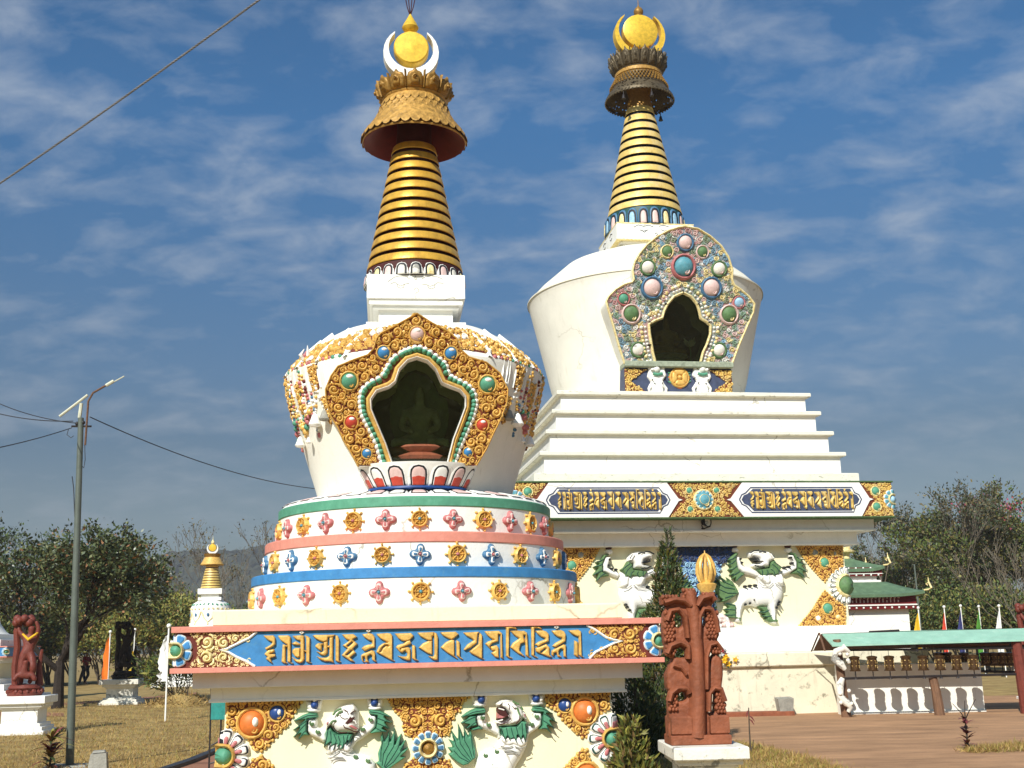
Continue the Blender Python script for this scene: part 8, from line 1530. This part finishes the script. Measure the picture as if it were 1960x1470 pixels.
cypress('tall dark cypress between the two stupas behind the terracotta carving', 1266, 19.4, at(1297, 1008, 19.4).z, .52, 12000, 4, .10, ['lf_cy1', 'lf_cy2', 'lf_cy3', 'lf_dk'], [.40, .14, .12, .34], [(0, .8), (.12, 1.05), (.35, 1.0), (.52, .76), (.66, .54), (.8, .36), (.92, .2), (1, .05)])
T_cyp = [o_ for o_ in COL.objects if o_.get('label', '').startswith('tall dark cypress')][0]; T_cyp.rotation_euler = (0, R(3.2), 0)
cypress('dark bushy conifer in the shade right of the near stupa base', 1212, 17.6, 1.35, .42, 3600, 6, .10, ['lf_dk', 'lf_cy1'], [.6, .4], [(0, .7), (.3, 1), (.7, .8), (1, .1)], 'conifer_bush')
cypress('spiky yellow-green young conifer in front of the right flower medallion', 1200, 13.8, .84, .25, 2200, 8, .115, ['lf_cy2', 'lf_cy1', 'lf_cy3', 'lf_ygr'], [.35, .27, .2, .18], [(0, 1.0), (.35, .95), (.7, .62), (1, .2)], 'young_conifer')
# foreground plants
def cordyline(label, loc, h, seed, mats, probs, tiers, n, ln, name='cordyline', stem='bark', lean=0):
    t = thing(name, label, 'plant', loc); rnd_ = random.Random(seed); mb = MB(); mb.tube([(0, 0, 0), (lean * .5, 0, h * .5), (lean, 0, h)], [.018, .014, .008], 6); mb.build('stem', stem, t); mb = MB()
    for z in tiers:
        for k in range(n):
            a = rnd_.uniform(0, 6.283); l_ = ln * rnd_.uniform(.6, 1.15); el = rnd_.uniform(.1, .9); dx, dy = math.cos(a), math.sin(a); w_ = .028; P = []
            for q in range(5): f = q / 4; P.append(Vector((lean * z + dx * l_ * f * math.cos(el), dy * l_ * f * math.cos(el), h * z + l_ * (f * math.sin(el) - .35 * f * f))))
            sv = Vector((-dy, dx, 0)); vs = []
            for q, p in enumerate(P): ww = w_ * (.4, 1, .95, .6, .05)[q]; vs += [p - sv * ww, p + sv * ww]
            mb.add(vs, [(2 * q, 2 * q + 1, 2 * q + 3, 2 * q + 2) for q in range(4)], rnd_.choices(range(len(mats)), probs)[0])
    mb.build('leaves', mats, t, smooth=True, recalc=False); return t
c = gnd(1853, 1433); cordyline('small dark red leaved plant on the brick plaza at lower right', (c.x, c.y, 0), .52, 3, ['lf_red', 'lf_dry2'], [.8, .2], (.05, .15, .28, .42, .55, .7, .82), 5, .24)
mb = MB(); tt = [o_ for o_ in COL.objects if o_.get('label', '').startswith('small dark red leaved')][0]
for dx, hh in ((-.17, .66), (.02, .70), (.19, .72)): mb.tube([(0, 0, .42), (dx * .3, 0, .52), (dx, 0, hh)], [.01, .008, .004], 5)
mb.build('twig', 'dark_bark_and_shade', tt)
c = gnd(95, 1475); cordyline('half dried bushy plant with curled leaves left of the lamp post', (c.x, c.y, 0), .48, 9, ['lf_dry2', 'lf_red', 'lf_ygr', 'lf_dk'], [.45, .2, .2, .15], (.1, .25, .4, .55, .7, .85, .98), 12, .42, 'dried_plant')
c = gnd(1437, 1441); t = thing('sapling', 'thin bare sapling stick on the plaza edge right of the white pedestal', 'plant', (c.x, c.y, 0)); mb = MB(); mb.tube([(0, 0, -.05), (.0, 0, .3), (.01, 0, .66)], [.013, .011, .008], 6); mb.tube([(0, 0, .02), (.04, 0, .1), (.05, 0, .19)], .008, 5); mb.build('stem', 'bark', t); mb = MB()
for z, dx in ((.55, .09), (.62, -.03), (.5, .08)): mb.tube([(.0, 0, z), (dx * .6, 0, z - .04), (dx, 0, z - .1)], [.006, .016, .003], 4)
mb.build('leaves', 'lf_red', t)
# grass: blades in the lawn, tufts along the plaza edge
def grass(name, polyfn, n, seed, size, mats, probs, label):
    g = np.random.RandomState(seed); pos = polyfn(g, n); d = g.normal(size=(len(pos), 3)) * .6; d[:, 2] = np.abs(d[:, 2]) + .5; o = leaf_mesh(name, pos, size, mats, probs, seed, None, .09, dirs=d); tag(o, label, 'grass', kind='stuff'); return o
def lawn_pts(g, n):
    y = 15.2 + (g.uniform(0, 1, n) ** 1.7) * 29; x = g.uniform(-.46, -.155, n) * y; lim = np.where(y < 27.5, np.interp(y, [13, 17, 19, 27], [-5.7, -5.2, -5.15, -5.45]), -3); x = np.minimum(x, lim - g.uniform(0, .3, n) * 0); k = (x < lim - .01) | (y > 28); return np.stack([x, y, 0 * x], 1)[k]
grass('grass', lawn_pts, 52000, 1, .085, ['lf_dry', 'lf_dry2', 'lf_ygr'], [.48, .38, .14], 'short dry lawn grass at lower left')
def edge_pts(g, n):
    E_ = [tuple(gnd(x, y)[:2]) for x, y in ((1395, 1422), (1450, 1432), (1520, 1449), (1570, 1466), (1600, 1480))]; i = g.randint(0, len(E_) - 1, n); f = g.uniform(0, 1, n); E_ = np.array(E_); p = E_[i] + (E_[i + 1] - E_[i]) * f[:, None]; p[:, 0] -= np.abs(g.normal(size=n)) * .5 - .1; p[:, 1] -= np.abs(g.normal(size=n)) * .5 - .12; p[:, 0] += g.normal(size=n) * .1; return np.stack([p[:, 0], p[:, 1], 0 * f], 1)
grass('grass', edge_pts, 8000, 2, .085, ['lf_dry', 'lf_dry2', 'lf_ygr'], [.4, .38, .22], 'dry grass tufts along the plaza edge at lower right')
def foot_pts(g, n): x = g.uniform(.95, 2.9, n); y = g.uniform(13.4, 17.5, n); return np.stack([x, y, 0 * x], 1)
grass('grass', foot_pts, 6000, 4, .10, ['lf_ygr', 'lf_dry', 'lf_dry2'], [.4, .35, .25], 'rough grass around the white pedestal and young conifer')
def strip_pts(g, n):
    a, b = gnd(1852, 1441), gnd(1990, 1431); f = g.uniform(0, 1, n); x = a.x + (b.x - a.x) * f + g.normal(size=n) * .08; y = a.y + (b.y - a.y) * f + g.normal(size=n) * .22 * (.4 + f); return np.stack([x, y, 0 * x + .006], 1)
grass('grass', strip_pts, 2600, 6, .10, ['lf_dry', 'lf_dry2', 'lf_ygr'], [.35, .42, .23], 'strip of dry tufts on the paving right of the red leaved plant')
# ================================================================ haze
mb = MB(); mb.box(-760, 760, -25, 860, -1.2, 95); hz = mb.build('haze', [bpy.data.materials.new('thin_haze')], smooth=False); hz['kind'] = 'stuff'
hm_ = hz.data.materials[0]; hm_.use_nodes = True; t_ = hm_.node_tree
for n_ in list(t_.nodes): t_.nodes.remove(n_)
o_ = t_.nodes.new('ShaderNodeOutputMaterial'); v_ = t_.nodes.new('ShaderNodeVolumePrincipled'); v_.inputs['Color'].default_value = (.86, .90, 1, 1); v_.inputs['Density'].default_value = .00032; v_.inputs['Anisotropy'].default_value = .0
t_.links.new(v_.outputs[0], o_.inputs['Volume'])
